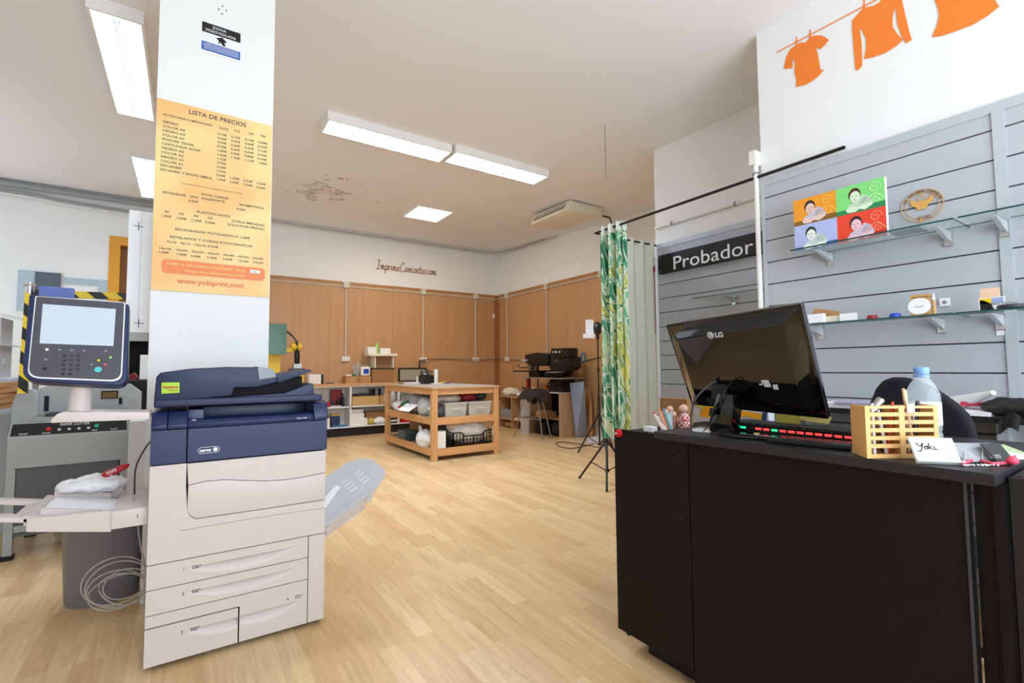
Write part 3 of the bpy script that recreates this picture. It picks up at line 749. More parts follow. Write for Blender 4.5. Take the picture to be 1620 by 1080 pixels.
def rrect(x0, y0, x1, y1, r, n=5):
    out = []
    for cx, cy, a0 in ((x1-r, y0+r, -90), (x1-r, y1-r, 0), (x0+r, y1-r, 90), (x0+r, y0+r, 180)):
        for k in range(n+1):
            a = math.radians(a0+90*k/n); out.append((cx+r*math.cos(a), cy+r*math.sin(a)))
    return out
bz0 = uv(SM, 230+125/6, 300+785/6)[1]; bz1 = uv(SM, 230+125/6, 300+650/6)[1]
MB().prism(rrect(sx0+.075*Wd, bz0, sx0+.955*Wd, bz1, .022), 0, .0004, SM).build('offer_banner', mat('coral', '#f08a52', .5), sg)
tx = MB(); put_text(tx, 'OFERTA 100 COPIAS DIGITALES 10x15', FRONT(3.1912), sx0+.11*Wd, lerp(bz0, bz1, .60), .019, width=.66*Wd, depth=.0003)
put_text(tx, 'Pregunte a nuestro personal', FRONT(3.1912), sx0+.26*Wd, lerp(bz0, bz1, .20), .019, width=.50*Wd, depth=.0003); tx.build('banner_lettering', mat('banner_yellow', '#f8e27c', .5), sg)
zp = lerp(bz0, bz1, .56)
MB().prism([(sx0+.82*Wd, zp), (sx0+.91*Wd, zp), (sx0+.91*Wd, zp+.019), (sx0+.82*Wd, zp+.019)], 0, .0004, FRONT(3.1912)).build('price_patch', 'white_ink', sg)
tx = MB(); put_text(tx, '12,00', FRONT(3.1906), sx0+.832*Wd, zp+.004, .012, depth=.0003); tx.build('patch_lettering', 'ink', sg)
tx = MB(); put_text(tx, 'www.yokiprint.com', SM, *uv(SM, 230+302/6, 300+885/6), .040, bold=.0008, width=.565*Wd, depth=.0003); tx.build('web_address', mat('brick_orange', '#e2703a', .5), sg)
# video surveillance sticker
st = thing('surveillance_sticker', 'small black, white and blue surveillance sticker high on the pillar', 'sticker', (.12, 3.197, 3.04))
MB().box(.025, .218, 3.1965, 3.1995, 3.03, 3.21).build('backing', 'white_gloss', st)
MB().box(.025, .218, 3.1955, 3.1964, 3.152, 3.21).build('black_band', 'ink', st)
MB().box(.025, .218, 3.1955, 3.1964, 3.045, 3.095).build('blue_band', mat('sticker_blue', '#1f5fae', .5), st)
t = MB(); q = FRONT(3.1953); put_text(t, 'ZONA', q, .075, 3.184, .022, width=.07); put_text(t, 'VIDEOVIGILADA', q, .040, 3.160, .022, width=.155)
put_text(t, 'LOPD', q, .032, 3.076, .018)
for k in range(5): t.box(.080 if k < 2 else .035, .21, 3.1947, 3.1952, 3.086-k*.008, 3.088-k*.008)
t.build('lettering', 'white_ink', st)
c = MB(); c.prism([(.095, 3.135), (.125, 3.150), (.150, 3.128), (.120, 3.112)], 0, .0006, FRONT(3.1963)); c.prism([(.12, 3.112), (.135, 3.12), (.145, 3.105), (.13, 3.10)], 0, .0006, FRONT(3.1963)); c.prism([(.105, 3.105), (.11, 3.105), (.118, 3.13), (.112, 3.13)], 0, .0006, FRONT(3.1963)); c.build('camera_symbol', 'ink', st)
for p in ((.102, 3.30), (.122, 3.295), (.142, 3.30), (.120, 3.335)):
    pass
hl = MB()
for px, py in ((346, 15), (358, 17), (352, 10), (351, 22)): p_ = PY(px, py, 3.2); hl.cyl((p_.x, 3.197, p_.z), (p_.x, 3.1999, p_.z), .004, seg=8)
hl.build('screw_hole', 'dark_gray', label='cluster of four small screw holes above the surveillance sticker on the pillar', cat='screw holes')
# ================================================================== BACK WALL FITTINGS
def path_thing(name, pts, r, m, label, cat, seg=8, group=None, **kw):
    return MB().tube(pts, r, seg).build(name, m, smooth=True, label=label, cat=cat, group=group, **kw)
yb = YB-0.02
M['pipe_gray'] = mat('pipe_gray', '#9a9ea0', .45)
path_thing('ceiling_pipe', [(XL+.02, yb-.05, 3.80), (-2.0, yb-.05, 3.79), (0.6, yb-.05, 3.77)], .042, 'pipe_gray', 'thick grey pipe under the ceiling, topmost of the pipes left of the pillar', 'pipe', 12)
path_thing('ceiling_pipe', smooth_path([(XL+.02, yb-.04, 3.70), (-2.0, yb-.04, 3.695), (-1.5, yb-.04, 3.66), (-.7, yb-.04, 3.635), (.6, yb-.04, 3.62)]), .020, 'pipe_gray', 'thinner grey pipe under the thick one left of the pillar', 'pipe', 10)
path_thing('ceiling_pipe', smooth_path([(XL+.02, yb-.03, 3.655), (-2.0, yb-.03, 3.65), (-1.5, yb-.03, 3.61), (-.7, yb-.03, 3.585), (.6, yb-.03, 3.57)]), .012, 'white_plastic', 'thinnest white pipe, lowest of the pipes left of the pillar', 'pipe', 8)
cc = [(.62, yb-.02, 3.80), (2.5, yb-.02, 3.80), (4.6, yb-.02, 3.80), (5.35, yb-.06, 3.79), (5.68, yb-.25, 3.77), (XR-.06, yb-.6, 3.765), (XR-.04, 8.0, 3.745), (XR-.03, 7.1, 3.735)]
path_thing('ceiling_conduit', smooth_path(cc), .018, 'conduit', 'long beige conduit bending round the back corner below the ceiling', 'conduit')
path_thing('ceiling_cable', smooth_path([(p[0], p[1]+.01, p[2]+.024) for p in cc]), .004, 'dark_gray', 'thin dark cable running along the top of the long ceiling conduit', 'cable', 6)
hb = path_thing('panel_conduit', [(.4, yb-.012, 2.775), (XR-.05, yb-.012, 2.775)], .012, 'conduit', 'horizontal beige conduit along the top of the back wood panelling', 'conduit')
hb = path_thing('panel_conduit', [(XR-.035, yb-.05, 2.775), (XR-.035, 3.5, 2.775)], .012, 'conduit', 'horizontal beige conduit along the top of the right wood panelling', 'conduit')
def drop(X, Y, z1, label, z0=1.40, wall='b', out=True):
    t = thing('conduit_drop', label, 'conduit', (X, Y, z0))
    if wall == 'b':
        MB().box(X-.055, X+.055, Y-.05, Y, z1-.055, z1+.055).bevel(.004).build('junction_box', 'conduit', t)
        MB().cyl((X, Y-.014, z0+.02), (X, Y-.014, z1-.05), .012, seg=10).build('conduit', 'conduit', t, smooth=True)
        if out:
            MB().box(X-.075, X+.075, Y-.045, Y, z0-.04, z0+.04).bevel(.004).build('socket_box', 'white_plastic', t)
            s = MB(); [s.cyl((X+d, Y-.046, z0), (X+d, Y-.0455, z0), .022, seg=14) for d in (-.036, .036)]; s.build('sockets', 'conduit', t)
    else:
        MB().box(X-.05, X, Y-.055, Y+.055, z1-.055, z1+.055).bevel(.004).build('junction_box', 'conduit', t)
        MB().cyl((X-.014, Y, z0+.02), (X-.014, Y, z1-.05), .012, seg=10).build('conduit', 'conduit', t, smooth=True)
        if out: MB().box(X-.045, X, Y-.075, Y+.075, z0-.04, z0+.04).bevel(.004).build('socket_box', 'white_plastic', t)
drop(2.47, yb, 2.80, 'conduit drop with socket box on the back wall, nearest the pillar')
drop(4.035, yb, 2.80, 'conduit drop with socket box on the back wall above the workbench')
drop(5.285, yb, 2.80, 'conduit drop with socket box on the back wall nearest the corner')
drop(XR-.02, 8.84, 2.80, 'conduit drop with socket box on the right wall just past the corner', wall='r')
drop(XR-.02, 7.42, 2.80, 'conduit drop on the right wall ending behind the heat presses', z0=1.40, wall='r')
jb = thing('junction_box', 'lone beige junction box on the right wall beside the leafy curtain', 'junction box', (XR-.04, 5.9, 2.74))
MB().box(XR-.07, XR-.018, 5.84, 5.96, 2.74, 2.86).bevel(.004).build('body', 'conduit', jb)
MB().box(XR-.073, XR-.0705, 5.85, 5.95, 2.75, 2.85).build('cover', 'conduit', jb)
MB().box(XR-.16, XR-.10, yb-.03, yb-.0155, 2.34, 2.44).bevel(.004).build('alarm_sensor', 'white_plastic', label='small white sensor box on the panelling in the room corner', cat='sensor')
pts = [(4.09, yb-.05, 1.40), (4.5, yb-.01, 1.405), (5.28, yb-.05, 1.385), (5.7, yb-.01, 1.40), (XR-.05, 9.0, 1.40), (XR-.06, 8.84, 1.395), (XR-.03, 8.3, 1.36), (XR-.03, 7.4, 1.34), (XR-.03, 6.6, 1.30), (XR-.03, 6.0, 1.37), (XR-.03, 5.4, 1.46)]
path_thing('power_cable', smooth_path(pts), .007, 'dark_gray', 'thin dark cable strung along the wood panelling between the sockets', 'cable', 6)
# script lettering on the white wall
M['logo_wood'] = mat('logo_wood', '#9a6a34', .6)
lt = MB(); q = frame_mtx((3.06, YB-.003, 3.275), (1, 0, 0), (0, 0, 1))
a = uv(q, 596, 425); b_ = uv(q, 691, 431)
def stroke_word(mb, q, word, x, y, h, w):
    """small handwritten alphabet drawn as rounded strokes"""
    G = {
     'I': [[(.1,1),(.7,1.05)],[(.45,1.02),(.35,.5),(.15,0),(-.1,.08)],[(.0,.0),(.5,.02)]],
     'C': [[(.85,.85),(.75,1.05),(.45,.95),(.15,.5),(.2,.05),(.5,-.05),(.9,.15)]],
     'm': [[(0,.45),(.08,0)],[(.06,.3),(.25,.5),(.3,.0)],[(.3,.3),(.5,.5),(.55,.05),(.75,.05)]],
     'p': [[(.05,.5),(-.05,-.45)],[(.05,.35),(.3,.5),(.42,.25),(.25,0),(.03,.08)],[(.3,.02),(.6,.08)]],
     'r': [[(0,.5),(.05,0)],[(.04,.3),(.25,.5),(.4,.42)]],
     'i': [[(.08,.45),(.1,.03),(.3,.05)],[(.1,.68),(.12,.7)]],
     'e': [[(.02,.22),(.35,.3),(.28,.5),(.08,.4),(.05,.1),(.25,0),(.5,.1)]],
     'a': [[(.4,.42),(.18,.5),(.03,.25),(.15,0),(.36,.15),(.42,.48),(.4,.08),(.6,.05)]],
     's': [[(.35,.45),(.15,.5),(.1,.34),(.33,.18),(.2,0),(.0,.05)]],
     't': [[(.22,.85),(.15,.1),(.3,0),(.45,.08)],[(.0,.55),(.42,.58)]],
     'c': [[(.38,.42),(.2,.5),(.04,.25),(.15,0),(.42,.1)]],
     'o': [[(.2,.5),(.04,.25),(.2,0),(.38,.25),(.22,.5),(.45,.48)]],
     '.': [[(.1,.02),(.13,.04)]],
     'Y': [[(-.05,1.0),(.05,.65),(.35,.5),(.55,.95)],[(.62,1.0),(.4,.2),(.15,-.35),(-.15,-.25)]],
     'k': [[(.15,1.0),(.0,0)],[(.42,.5),(.08,.25),(.45,0)]],
    }
    A = {'I': .72, 'C': .98, 'm': .82, 'p': .62, 'r': .42, 'i': .34, 'e': .52, 'a': .64, 's': .44, 't': .48, 'c': .46, 'o': .48, '.': .25, 'Y': .62, 'k': .52}
    tot = sum(A[c] for c in word); sx = w/tot; X_ = x
    for c in word:
        for st in G[c]:
            P_ = [q @ Vector((X_+px_*sx, y+py_*h, .004)) for px_, py_ in st]
            mb.tube(smooth_path(P_, 4) if len(P_) > 2 else P_, min(sx, h)*.075, 5)
        X_ += A[c]*sx
stroke_word(lt, q, 'ImprimeCamisetas.com', a[0], a[1], .17, b_[0]-a[0])
lt.build('script_lettering', 'logo_wood', smooth=True, label='brown wooden script lettering of a web address on the white back wall', cat='wall lettering')
# painted squares left of the door
MB().box(-1.79, -1.53, YB-.03, YB-.001, 2.27, 2.61).build('display_board', mat('slate', '#5d6672', .6), label='dark grey square board on the left back wall', cat='board')
f = MB(); c_ = mat('pale_blue', '#b3c3cc', .6)
f.box(-1.50, -1.0, YB-.02, YB-.001, 2.47, 2.56).box(-1.12, -1.0, YB-.02, YB-.001, 2.05, 2.47)
f.build('corner_strip', c_, label='pale blue angled strip on the wall right of the dark grey square', cat='wall strip')
MB().box(-1.97, -1.80, YB-.02, YB-.001, 2.05, 2.62).build('upright_strip', c_, label='pale blue upright strip on the wall left of the dark grey square', cat='wall strip')
# white marked board beside the pillar
wb = thing('marked_board', 'tall white board with black cross marks attached beside the pillar', 'board', (-.24, 3.45, 1.42))
MB().box(-.292, -.1725, 3.43, 3.50, 1.42, 2.115).build('body', 'white_gloss', wb)
MB().box(-.236, -.234, 3.4285, 3.4299, 1.42, 2.115).build('fold_line', 'light_gray', wb)
MB().prism([(3.43, 1.42), (3.50, 1.42), (3.50, 1.385), (3.46, 1.372)], -.28, -.19, frame_mtx((0, 0, 0), (0, 1, 0), (0, 0, 1))).build('bevelled_end', 'light_gray', wb)
mk = MB(); q = FRONT(3.4283)
for cx_, cy_ in ((219, 358), (219, 511)):
    u, v = uv(q, cx_, cy_); mk.prism([(u-.022, v+.001), (u+.024, v-.002), (u+.024, v+.001), (u-.022, v+.004)], 0, .0008, q); mk.prism([(u+.0, v-.024), (u+.003, v-.024), (u+.003, v+.024), (u, v+.024)], .001, .0018, q)
mk.build('cross_marks', 'dark_gray', wb)

# ------------------------------------------------------------------ long white cubby unit with wooden top
su = thing('shelf_unit', 'long white cubby shelving unit with a wooden top against the back wall', 'shelving unit', (2.6, 9.09, 0))
SX0, SX1, SY0, SY1 = 1.20, 4.15, 8.90, 9.275
MB().box(SX0, SX1, SY0-.02, SY1, .905, .950).build('worktop', wood('top_wood', '#c68e5c', '#d6a878', 'X', 6, .5), su)
MB().box(SX0, SX1, SY1-.01, SY1, .17, .905).build('back_panel', 'white_plastic', su)
for z in (.155, .515, .885): MB().box(SX0, SX1, SY0, SY1-.01, z, z+.020).build('shelf_board', 'white_gloss', su)
for x in (1.20, 2.46, 3.37, 4.125): MB().box(x, x+.028, SY0, SY1-.01, .175, .885).build('divider', 'white_gloss', su)
MB().box(SX0, SX1, SY0+.04, SY1-.01, 0, .155).build('plinth', 'black_matte', su)
def box_item(name, x0, x1, y0, y1, z0, z1, m, label, cat='box', group=None, tape=None, rz=0):
    t = thing(name, label, cat, ((x0+x1)/2, (y0+y1)/2, z0), rz, group)
    a, b_, h = (x1-x0)/2, (y1-y0)/2, z1-z0
    MB().box(-a, a, -b_, b_, 0, h).bevel(.003).build('carton', m, t, local=True)
    fl = MB(); fl.box(-a, a, -b_, -.002, h+.0003, h+.003).box(-a, a, .002, b_, h+.0003, h+.003); fl.build('lid_flaps', m, t, local=True)
    if tape: MB().box(-.02 if tape == 'n' else -a*.12, a*.12, -b_-.001, -b_-.0003, 0, h).build('tape', 'cardboard_dark' if tape != 'w' else 'white_gloss', t, local=True)
    return t
WT = .950
box_item('cardboard_box', 2.40, 2.86, 8.95, 9.20, WT, 1.075, 'cardboard', 'wide open cardboard box on the wooden worktop, filled with small things', tape='y')
box_item('cardboard_box', 2.88, 3.30, 8.95, 9.25, WT, 1.20, 'cardboard_dark', 'square brown cardboard box standing under the old printer shelf', tape='y')
# things in the open box
q = MB()
for k in range(9):
    a = k*.7; q.tube([(2.62+.03*math.cos(a), 9.10+.03*math.sin(a), 1.08), (2.62+.07*math.cos(a), 9.10+.05*math.sin(a), 1.27+.03*math.sin(k*2)), (2.62+.09*math.cos(a+.4), 9.10+.06*math.sin(a+.4), 1.30+.03*math.sin(k*2))], .006, 6)
q.build('wire_bundle', 'light_gray', smooth=True, label='bundle of grey wires sticking up out of the open cardboard box', cat='wires')
bx = thing('canister', 'white plastic canister with a blue label in the open cardboard box', 'canister', (2.77, 9.06, 1.08))
MB().box(2.69, 2.86, 9.0, 9.12, 1.081, 1.25).bevel(.02, 3).build('body', 'white_plastic', bx, smooth=True)
MB().tube([(2.73, 9.06, 1.248), (2.74, 9.06, 1.275), (2.80, 9.06, 1.275), (2.81, 9.06, 1.248)], .009).build('handle', 'white_plastic', bx, smooth=True)
MB().box(2.73, 2.83, 8.9985, 8.9998, 1.12, 1.21).build('label', 'blue', bx)
MB().ball((2.56, 9.0, 1.098), .035, 1.2, .8, .6).build('tape_roll', 'green', smooth=True, label='small green lump lying on top of the open cardboard box', cat='small object')
for i, (x, r_) in enumerate(((2.49, .03), (2.44, .026))): MB().ball((x, 9.02, 1.096), r_, 1.1, .9, .6).build('crumpled_paper', 'paper', smooth=True, label=('white crumpled paper ball in the open cardboard box', 'smaller white paper ball at the left end of the open box')[i], cat='paper')
# printer / small frame with a shelf and boxes on top
fr = thing('printer_stand', 'beige printer shell with an open dark front standing on the brown box', 'printer stand', (3.08, 9.1, 1.20))
k = MB(); k.box(2.80, 3.36, 8.92, 9.24, 1.45, 1.50); k.bevel(.006).build('top_deck', 'cream_plastic', fr)
for xx in (2.93, 3.28): MB().box(xx, xx+.02, 8.96, 9.24, 1.2285, 1.4495).build('side_panel', 'cream_plastic', fr)
MB().box(2.95, 3.28, 9.05, 9.24, 1.23, 1.449).build('dark_interior', 'cardboard_dark', fr)
MB().box(2.90, 3.32, 8.94, 9.24, 1.2035, 1.228).build('base_deck', 'dark_gray', fr)
box_item('white_box', 2.80, 2.97, 8.98, 9.18, 1.501, 1.62, 'white_plastic', 'small white box with a pink side on the printer shell', group=None)
box_item('white_box', 3.04, 3.24, 8.98, 9.18, 1.501, 1.60, 'white_plastic', 'long low white box right of the green tube on the printer shell')
MB().lathe([(.036, 0), (.036, .19), (.032, .195)], (3.0, 9.05, 1.501), 16).build('green_tube', mat('lime_green', '#9cc864', .5), smooth=True, label='lime green upright tube between the white boxes on the printer shell', cat='tube')
# framed panel and little things behind the workbench
q = thing('small_tv', 'low black-framed glass panel leaning against the wall behind the workbench', 'framed panel', (3.80, 9.2, .95))
o = MB(); o.box(3.50, 4.10, 9.22, 9.25, .951, .975).box(3.50, 4.10, 9.22, 9.25, 1.20, 1.225).box(3.50, 3.525, 9.22, 9.25, .975, 1.20).box(4.075, 4.10, 9.22, 9.25, .975, 1.20); o.build('frame', 'black_matte', q)
MB().box(3.525, 4.075, 9.235, 9.24, .975, 1.20).build('pane', mat('dull_glass', '#a9a294', .25), q)
o = MB(); o.tube([(3.93, 9.20, 1.226), (3.93, 9.20, 1.37), (4.07, 9.20, 1.38)], .014, 6); o.build('bracket', 'black_matte', q)
for i, (x, y, h, m, n, lb) in enumerate(((1.90, 9.1, .17, 'white_plastic', 'box', 'white carton on the worktop just behind the copier feeder'),)):
    box_item('white_box', 1.78, 1.98, 9.0, 9.18, WT, 1.12, m, lb)
MB().box(2.0, 2.03, 9.05, 9.2, WT, 1.12).build('black_book', 'black_plastic', label='thin upright black book next to the white carton on the worktop', cat='book')
MB().box(2.07, 2.2, 9.0, 9.08, WT, .968).bevel(.004).build('stapler', 'dark_gray', label='small flat dark stapler lying on the wooden worktop', cat='stapler')
# green machine with yellow body (left end, seen above the copier)
gm = thing('press_machine', 'yellow machine with a green tinted guard at the left end of the back wall', 'machine', (1.10, 8.6, 0))
yy = mat('machine_yellow', '#e9c22c', .4)
MB().box(.92, 1.32, 8.45, 8.8, 0, .9).build('cabinet', yy, gm)
MB().box(1.0, 1.24, 8.5, 8.75, .9, 1.52).build('column', yy, gm)
MB().cyl((1.40, 8.55, 1.58), (1.56, 8.55, 1.58), .07, seg=18).build('motor', yy, gm, smooth=True)
MB().box(1.1, 1.42, 8.5, 8.6, 1.5, 1.56).build('arm_bracket', yy, gm)
MB().box(1.03, 1.30, 8.30, 8.47, 1.45, 1.93).build('guard', mat('green_guard', '#2f6a4c', .15, alpha=.85), gm)
MB().tube(smooth_path([(1.31, 8.5, 1.84), (1.42, 8.5, 1.75), (1.48, 8.5, 1.66), (1.49, 8.5, 1.55)]), [.018]*6+[.012]*6+[.02]*7, 10).build('hose', 'dark_gray', gm, smooth=True)
MB().lathe([(.03, 0), (.04, .02), (.045, .15), (.03, .22), (.012, .23), (.012, .30)], (1.49, 8.5, 1.30), 16).build('spindle', 'black_plastic', gm, smooth=True)
MB().box(1.38, 1.60, 8.40, 8.6, 1.19, 1.225).build('bed', 'dark_gray', gm)
MB().box(1.43, 1.55, 8.43, 8.57, 1.225, 1.298).build('clamp', 'steel', gm)
MB().box(1.40, 1.58, 8.42, 8.58, 0, 1.19).build('bed_column', yy, gm)

# cubby contents: row one left
I = 0
def small(name, kind, x, y, z, s, m, label, cat, rz=0.0, group=None):
    b = MB()
    if kind == 'box': b.cbox((x, y, z+s[2]/2), s, (0, 0, rz)); b.bevel(min(s)*.06)
    elif kind == 'cyl': b.lathe([(s[0]*.96, 0), (s[0], .004), (s[0], s[2]*.94), (s[0]*.9, s[2])], (x, y, z), 16)
    elif kind == 'bottle': b.lathe([(s[0], 0), (s[0], s[2]*.62), (s[0]*.4, s[2]*.78), (s[0]*.38, s[2])], (x, y, z), 16)
    elif kind == 'lump': b.ball((x, y, z+s[2]/2), 1, s[0]/2, s[1]/2, s[2]/2, 44, 26); b.crumple(min(s)*.10, 13, sum(map(ord, name))+round(x*100) % 50, z+.0005)
    return b.build(name, m, smooth=kind != 'box', label=label, cat=cat, group=group)
M['dark_red'] = mat('dark_red', '#8c2026', .5); M['navy'] = mat('navy', '#28365e', .5); M['teal'] = mat('teal_blue', '#4a7fa6', .5); M['ochre'] = mat('ochre', '#c9a56a', .7)
z1, z2 = .535, .175
small('red_box', 'box', 2.27, 9.12, z1, (.19, .12, .30), 'dark_red', 'tall dark red box in the upper left cubby', 'box')
small('black_bottle', 'bottle', 2.36, 9.02, z1, (.035, .035, .24), 'black_plastic', 'black bottle nearest the divider in the upper left cubby', 'bottle')
small('black_bottle', 'bottle', 2.28, 8.99, z1, (.033, .033, .17), 'black_plastic', 'shorter black bottle in front of the dark red box', 'bottle')
small('black_bottle', 'bottle', 2.18, 8.99, z1, (.03, .03, .12), 'navy', 'small navy bottle left of the two black bottles', 'bottle')
small('gray_box', 'box', 1.86, 9.05, z1, (.20, .14, .14), 'gray', 'grey box at the left of the upper left cubby', 'box')
small('black_can', 'cyl', 2.0, 9.0, z1, (.045, .045, .12), 'black_matte', 'squat black can between the grey box and the red things', 'can')
small('red_tin', 'box', 2.11, 9.06, z1, (.09, .08, .09), 'red', 'small bright red tin in the upper left cubby', 'tin')
small('white_tray', 'box', 1.95, 8.95, z1, (.22, .08, .03), 'white_gloss', 'low white tray at the front of the upper left cubby', 'tray')
small('paper_pad', 'box', 2.22, 8.94, z1, (.18, .06, .025), 'light_gray', 'flat light grey pad in front of the bottles', 'pad')
small('brown_carton', 'box', 1.88, 9.1, z2, (.34, .16, .16), 'cardboard', 'brown carton at the back of the lower left cubby', 'box')
small('white_carton', 'box', 2.07, 8.99, z2, (.11, .10, .17), 'white_plastic', 'upright white carton in the lower left cubby', 'box')
small('navy_box', 'box', 2.23, 9.02, z2, (.15, .11, .20), 'navy', 'navy blue box in the lower left cubby', 'box')
small('ochre_lid', 'box', 2.25, 9.03, z2+.20, (.19, .13, .03), 'ochre', 'ochre lid lying on the navy blue box', 'lid')
small('blue_spool', 'cyl', 1.95, 8.95, z2, (.05, .05, .07), 'navy', 'dark blue spool low in the lower left cubby', 'spool')
small('blue_spool', 'cyl', 1.83, 8.95, z2, (.045, .045, .09), 'teal', 'lighter blue spool at the left edge of the lower left cubby', 'spool')
small('teal_book', 'box', 2.29, 8.94, z2, (.24, .07, .035), 'teal', 'flat teal book at the front of the lower left cubby', 'book')
small('long_carton', 'box', 2.77, 9.06, z1, (.50, .20, .17), 'ochre', 'long ochre carton in the upper middle cubby', 'box')
small('gray_carton', 'box', 3.15, 9.06, z1, (.24, .2, .17), 'cardboard', 'shorter brown carton right of the long ochre one', 'box')
small('folded_cloth', 'lump', 2.72, 9.06, z1+.17, (.34, .16, .05), 'dark_gray', 'dark folded cloth on the long ochre carton', 'cloth')
for i, (x, m) in enumerate(((2.88, 'dark_gray'), (2.94, 'black_matte'), (3.0, 'gray'), (3.06, 'black_matte'))):
    small('dark_bottle', 'cyl', x, 9.06, z1+.17, (.026, .026, .13), m, ('charcoal jar, leftmost of the four jars on the cartons', 'black jar second from the left on the cartons', 'grey jar in the row on the cartons', 'black jar, rightmost of the four jars on the cartons')[i], 'jar', group='jars on the cartons')
small('plastic_bag', 'lump', 3.22, 8.99, z1+.0, (.22, .16, .26), mat('bag_gray', '#c3c8cc', .35), 'grey white plastic bag by the workbench post in the upper middle cubby', 'bag')
small('white_case', 'box', 2.64, 9.03, z2, (.30, .22, .13), 'white_gloss', 'lower white case by the divider in the lower middle cubby', 'box')
small('white_case', 'box', 2.61, 9.03, z2+.13, (.24, .2, .09), 'white_plastic', 'middle white case, stacked on the widest white case', 'box')
small('white_case', 'box', 2.60, 9.03, z2+.22, (.22, .2, .08), 'light_gray', 'top grey white case of the stack in the lower middle cubby', 'box')
small('yellow_roll', 'lump', 2.88, 9.02, z2, (.12, .14, .11), mat('dull_yellow', '#c8bd55', .6), 'yellowish lump right of the white cases', 'cloth')
small('white_towel', 'lump', 3.04, 8.97, z2, (.22, .13, .12), 'paper', 'rolled white towel at the front of the lower middle cubby', 'towel')
small('brown_folder', 'box', 2.98, 9.10, z2, (.38, .2, .23), 'cardboard_dark', 'brown carton behind the rolled white towel', 'box')
for i in range(5): small('album', 'box', 3.24+.006*i, 9.04, z2+.034*i, (.22, .24, .028), ('black_matte', 'paper', 'black_matte', 'ochre', 'ochre')[i], ('black album at the bottom of the stack by the post', 'white album second from the bottom of the stack by the post', 'black album in the middle of the stack by the post', 'ochre album just under the top of the stack by the post', 'ochre album on top of the stack by the post')[i], 'album', rz=.05*i, group='albums in the lower middle cubby')
small('red_folder', 'box', 3.62, 9.02, z2, (.36, .22, .11), 'red', 'bright red folder box in the lower right cubby', 'box')
small('gray_carton', 'box', 3.62, 9.08, z1, (.34, .2, .15), 'gray', 'grey carton in the upper right cubby behind the workbench', 'box')

# ================================================================== LEFT SIDE: CUTTER, BIN, SHELVES
bn = thing('waste_bin', 'tall grey plastic waste bin standing under the bypass tray', 'bin', (-.36, 3.32, 0))
bp = [(.150, 0), (.155, .01), (.178, .50), (.184, .505), (.184, .515), (.172, .515), (.170, .50), (.148, .02), (0, .02)]
MB().lathe(bp, (-.345, 3.42, 0), 36, sy=.82).build('shell', mat('bin_gray', '#77767a', .45), bn, smooth=True)
MB().tube([Vector((-.345+.183*math.cos(a), 3.42+.183*.82*math.sin(a), .512)) for a in [2*PI*i/36 for i in range(36)]], .005, 6, closed=True).build('rim', mat('bin_gray', '#77767a', .45), bn, smooth=True)
ct = thing('paper_cutter', 'large grey electric guillotine on a floor stand behind the photocopier', 'paper cutter', (-.62, 4.6, 0))
cg = mat('cutter_gray', '#a9aeae', .45); cd = mat('cutter_dark', '#5c6064', .45)
CY = 4.40
MB().prism([(-.945, .72), (-.335, .72), (-.335, .775), (-.945, .775)], 0, -.62, FRONT(CY)).build('console_box', cg, ct)
cm_ = frame_mtx((-.64, CY, .775), (1, 0, 0), (0, .35, 1))
MB().prism([(-.305, 0), (.305, 0), (.30, .10), (-.30, .10)], 0, -.02, cm_).build('console_bezel', cg, ct)
MB().prism([(-.295, .012), (.295, .012), (.29, .092), (-.29, .092)], .0002, .002, cm_).build('console_panel', 'black_matte', ct)
t = MB(); put_text(t, 'PAPER CUTTER', cm_, -.06, .066, .024, z=.0025, width=.15); put_text(t, 'START', cm_, -.255, .018, .015, z=.0025); put_text(t, 'POWER', cm_, -.145, .018, .012, z=.0025); put_text(t, 'RESET', cm_, .105, .018, .012, z=.0025); put_text(t, 'SELECT', cm_, .205, .018, .013, z=.0025); t.build('console_lettering', 'white_ink', ct)
def kb(u, v, r, m, n='button'):
    p = cm_ @ Vector((u, v, .002)); d = cm_.to_3x3() @ Vector((0, 0, .006)); return MB().cyl(p, p+d, r, r*.9, 16).build(n, m, ct, smooth=True)
kb(-.115, .048, .014, 'red', 'red_button'); kb(.130, .052, .014, mat('cutter_green', '#14a070', .4), 'green_button'); kb(-.22, .050, .012, 'black_plastic', 'knob'); kb(.225, .052, .012, 'black_plastic', 'knob')
for i in range(4): kb(-.062+i*.050, .040, .009, 'light_gray')
b = MB(); b.box(-.945, -.335, CY, CY+.62, .58, .72); b.build('body', cg, ct)
MB().box(-.90, -.385, CY+.015, CY+.03, .14, .695).build('front_plate', cd, ct)
lg = [(-.925, CY+.03), (-.355, CY+.03), (-.925, CY+.58), (-.355, CY+.58)]
for x, y in lg:
    l = MB().box(x-.022, x+.022, y-.022, y+.022, .03, .70).build('leg', cg, ct); MB().box(x-.028, x+.028, y-.028, y+.028, 0, .03).build('foot', 'black_matte', l)
b = MB(); b.box(-.90, -.38, CY+.01, CY+.05, .17, .21); b.build('cross_bar', cg, ct)
b = MB(); b.box(-.925-.02, -.925+.02, CY+.05, CY+.56, .17, .21); b.build('cross_bar', cg, ct); b = MB(); b.box(-.375, -.335, CY+.05, CY+.56, .17, .21); b.build('cross_bar', cg, ct)
b = MB(); b.prism([(-.96, .86), (-.96, .98), (-.93, 1.085), (-.86, 1.085), (-.84, 1.06), (-.84, .90), (-.88, .86)], 0, -.05, FRONT(CY+.12)); b.bevel(.006).build('side_bracket', cg, ct)
b = MB(); b.prism([(-.31, .86), (-.31, 1.0), (-.33, 1.02), (-.37, .93), (-.37, .86)], 0, -.05, FRONT(CY+.12)); b.build('side_bracket', cg, ct)
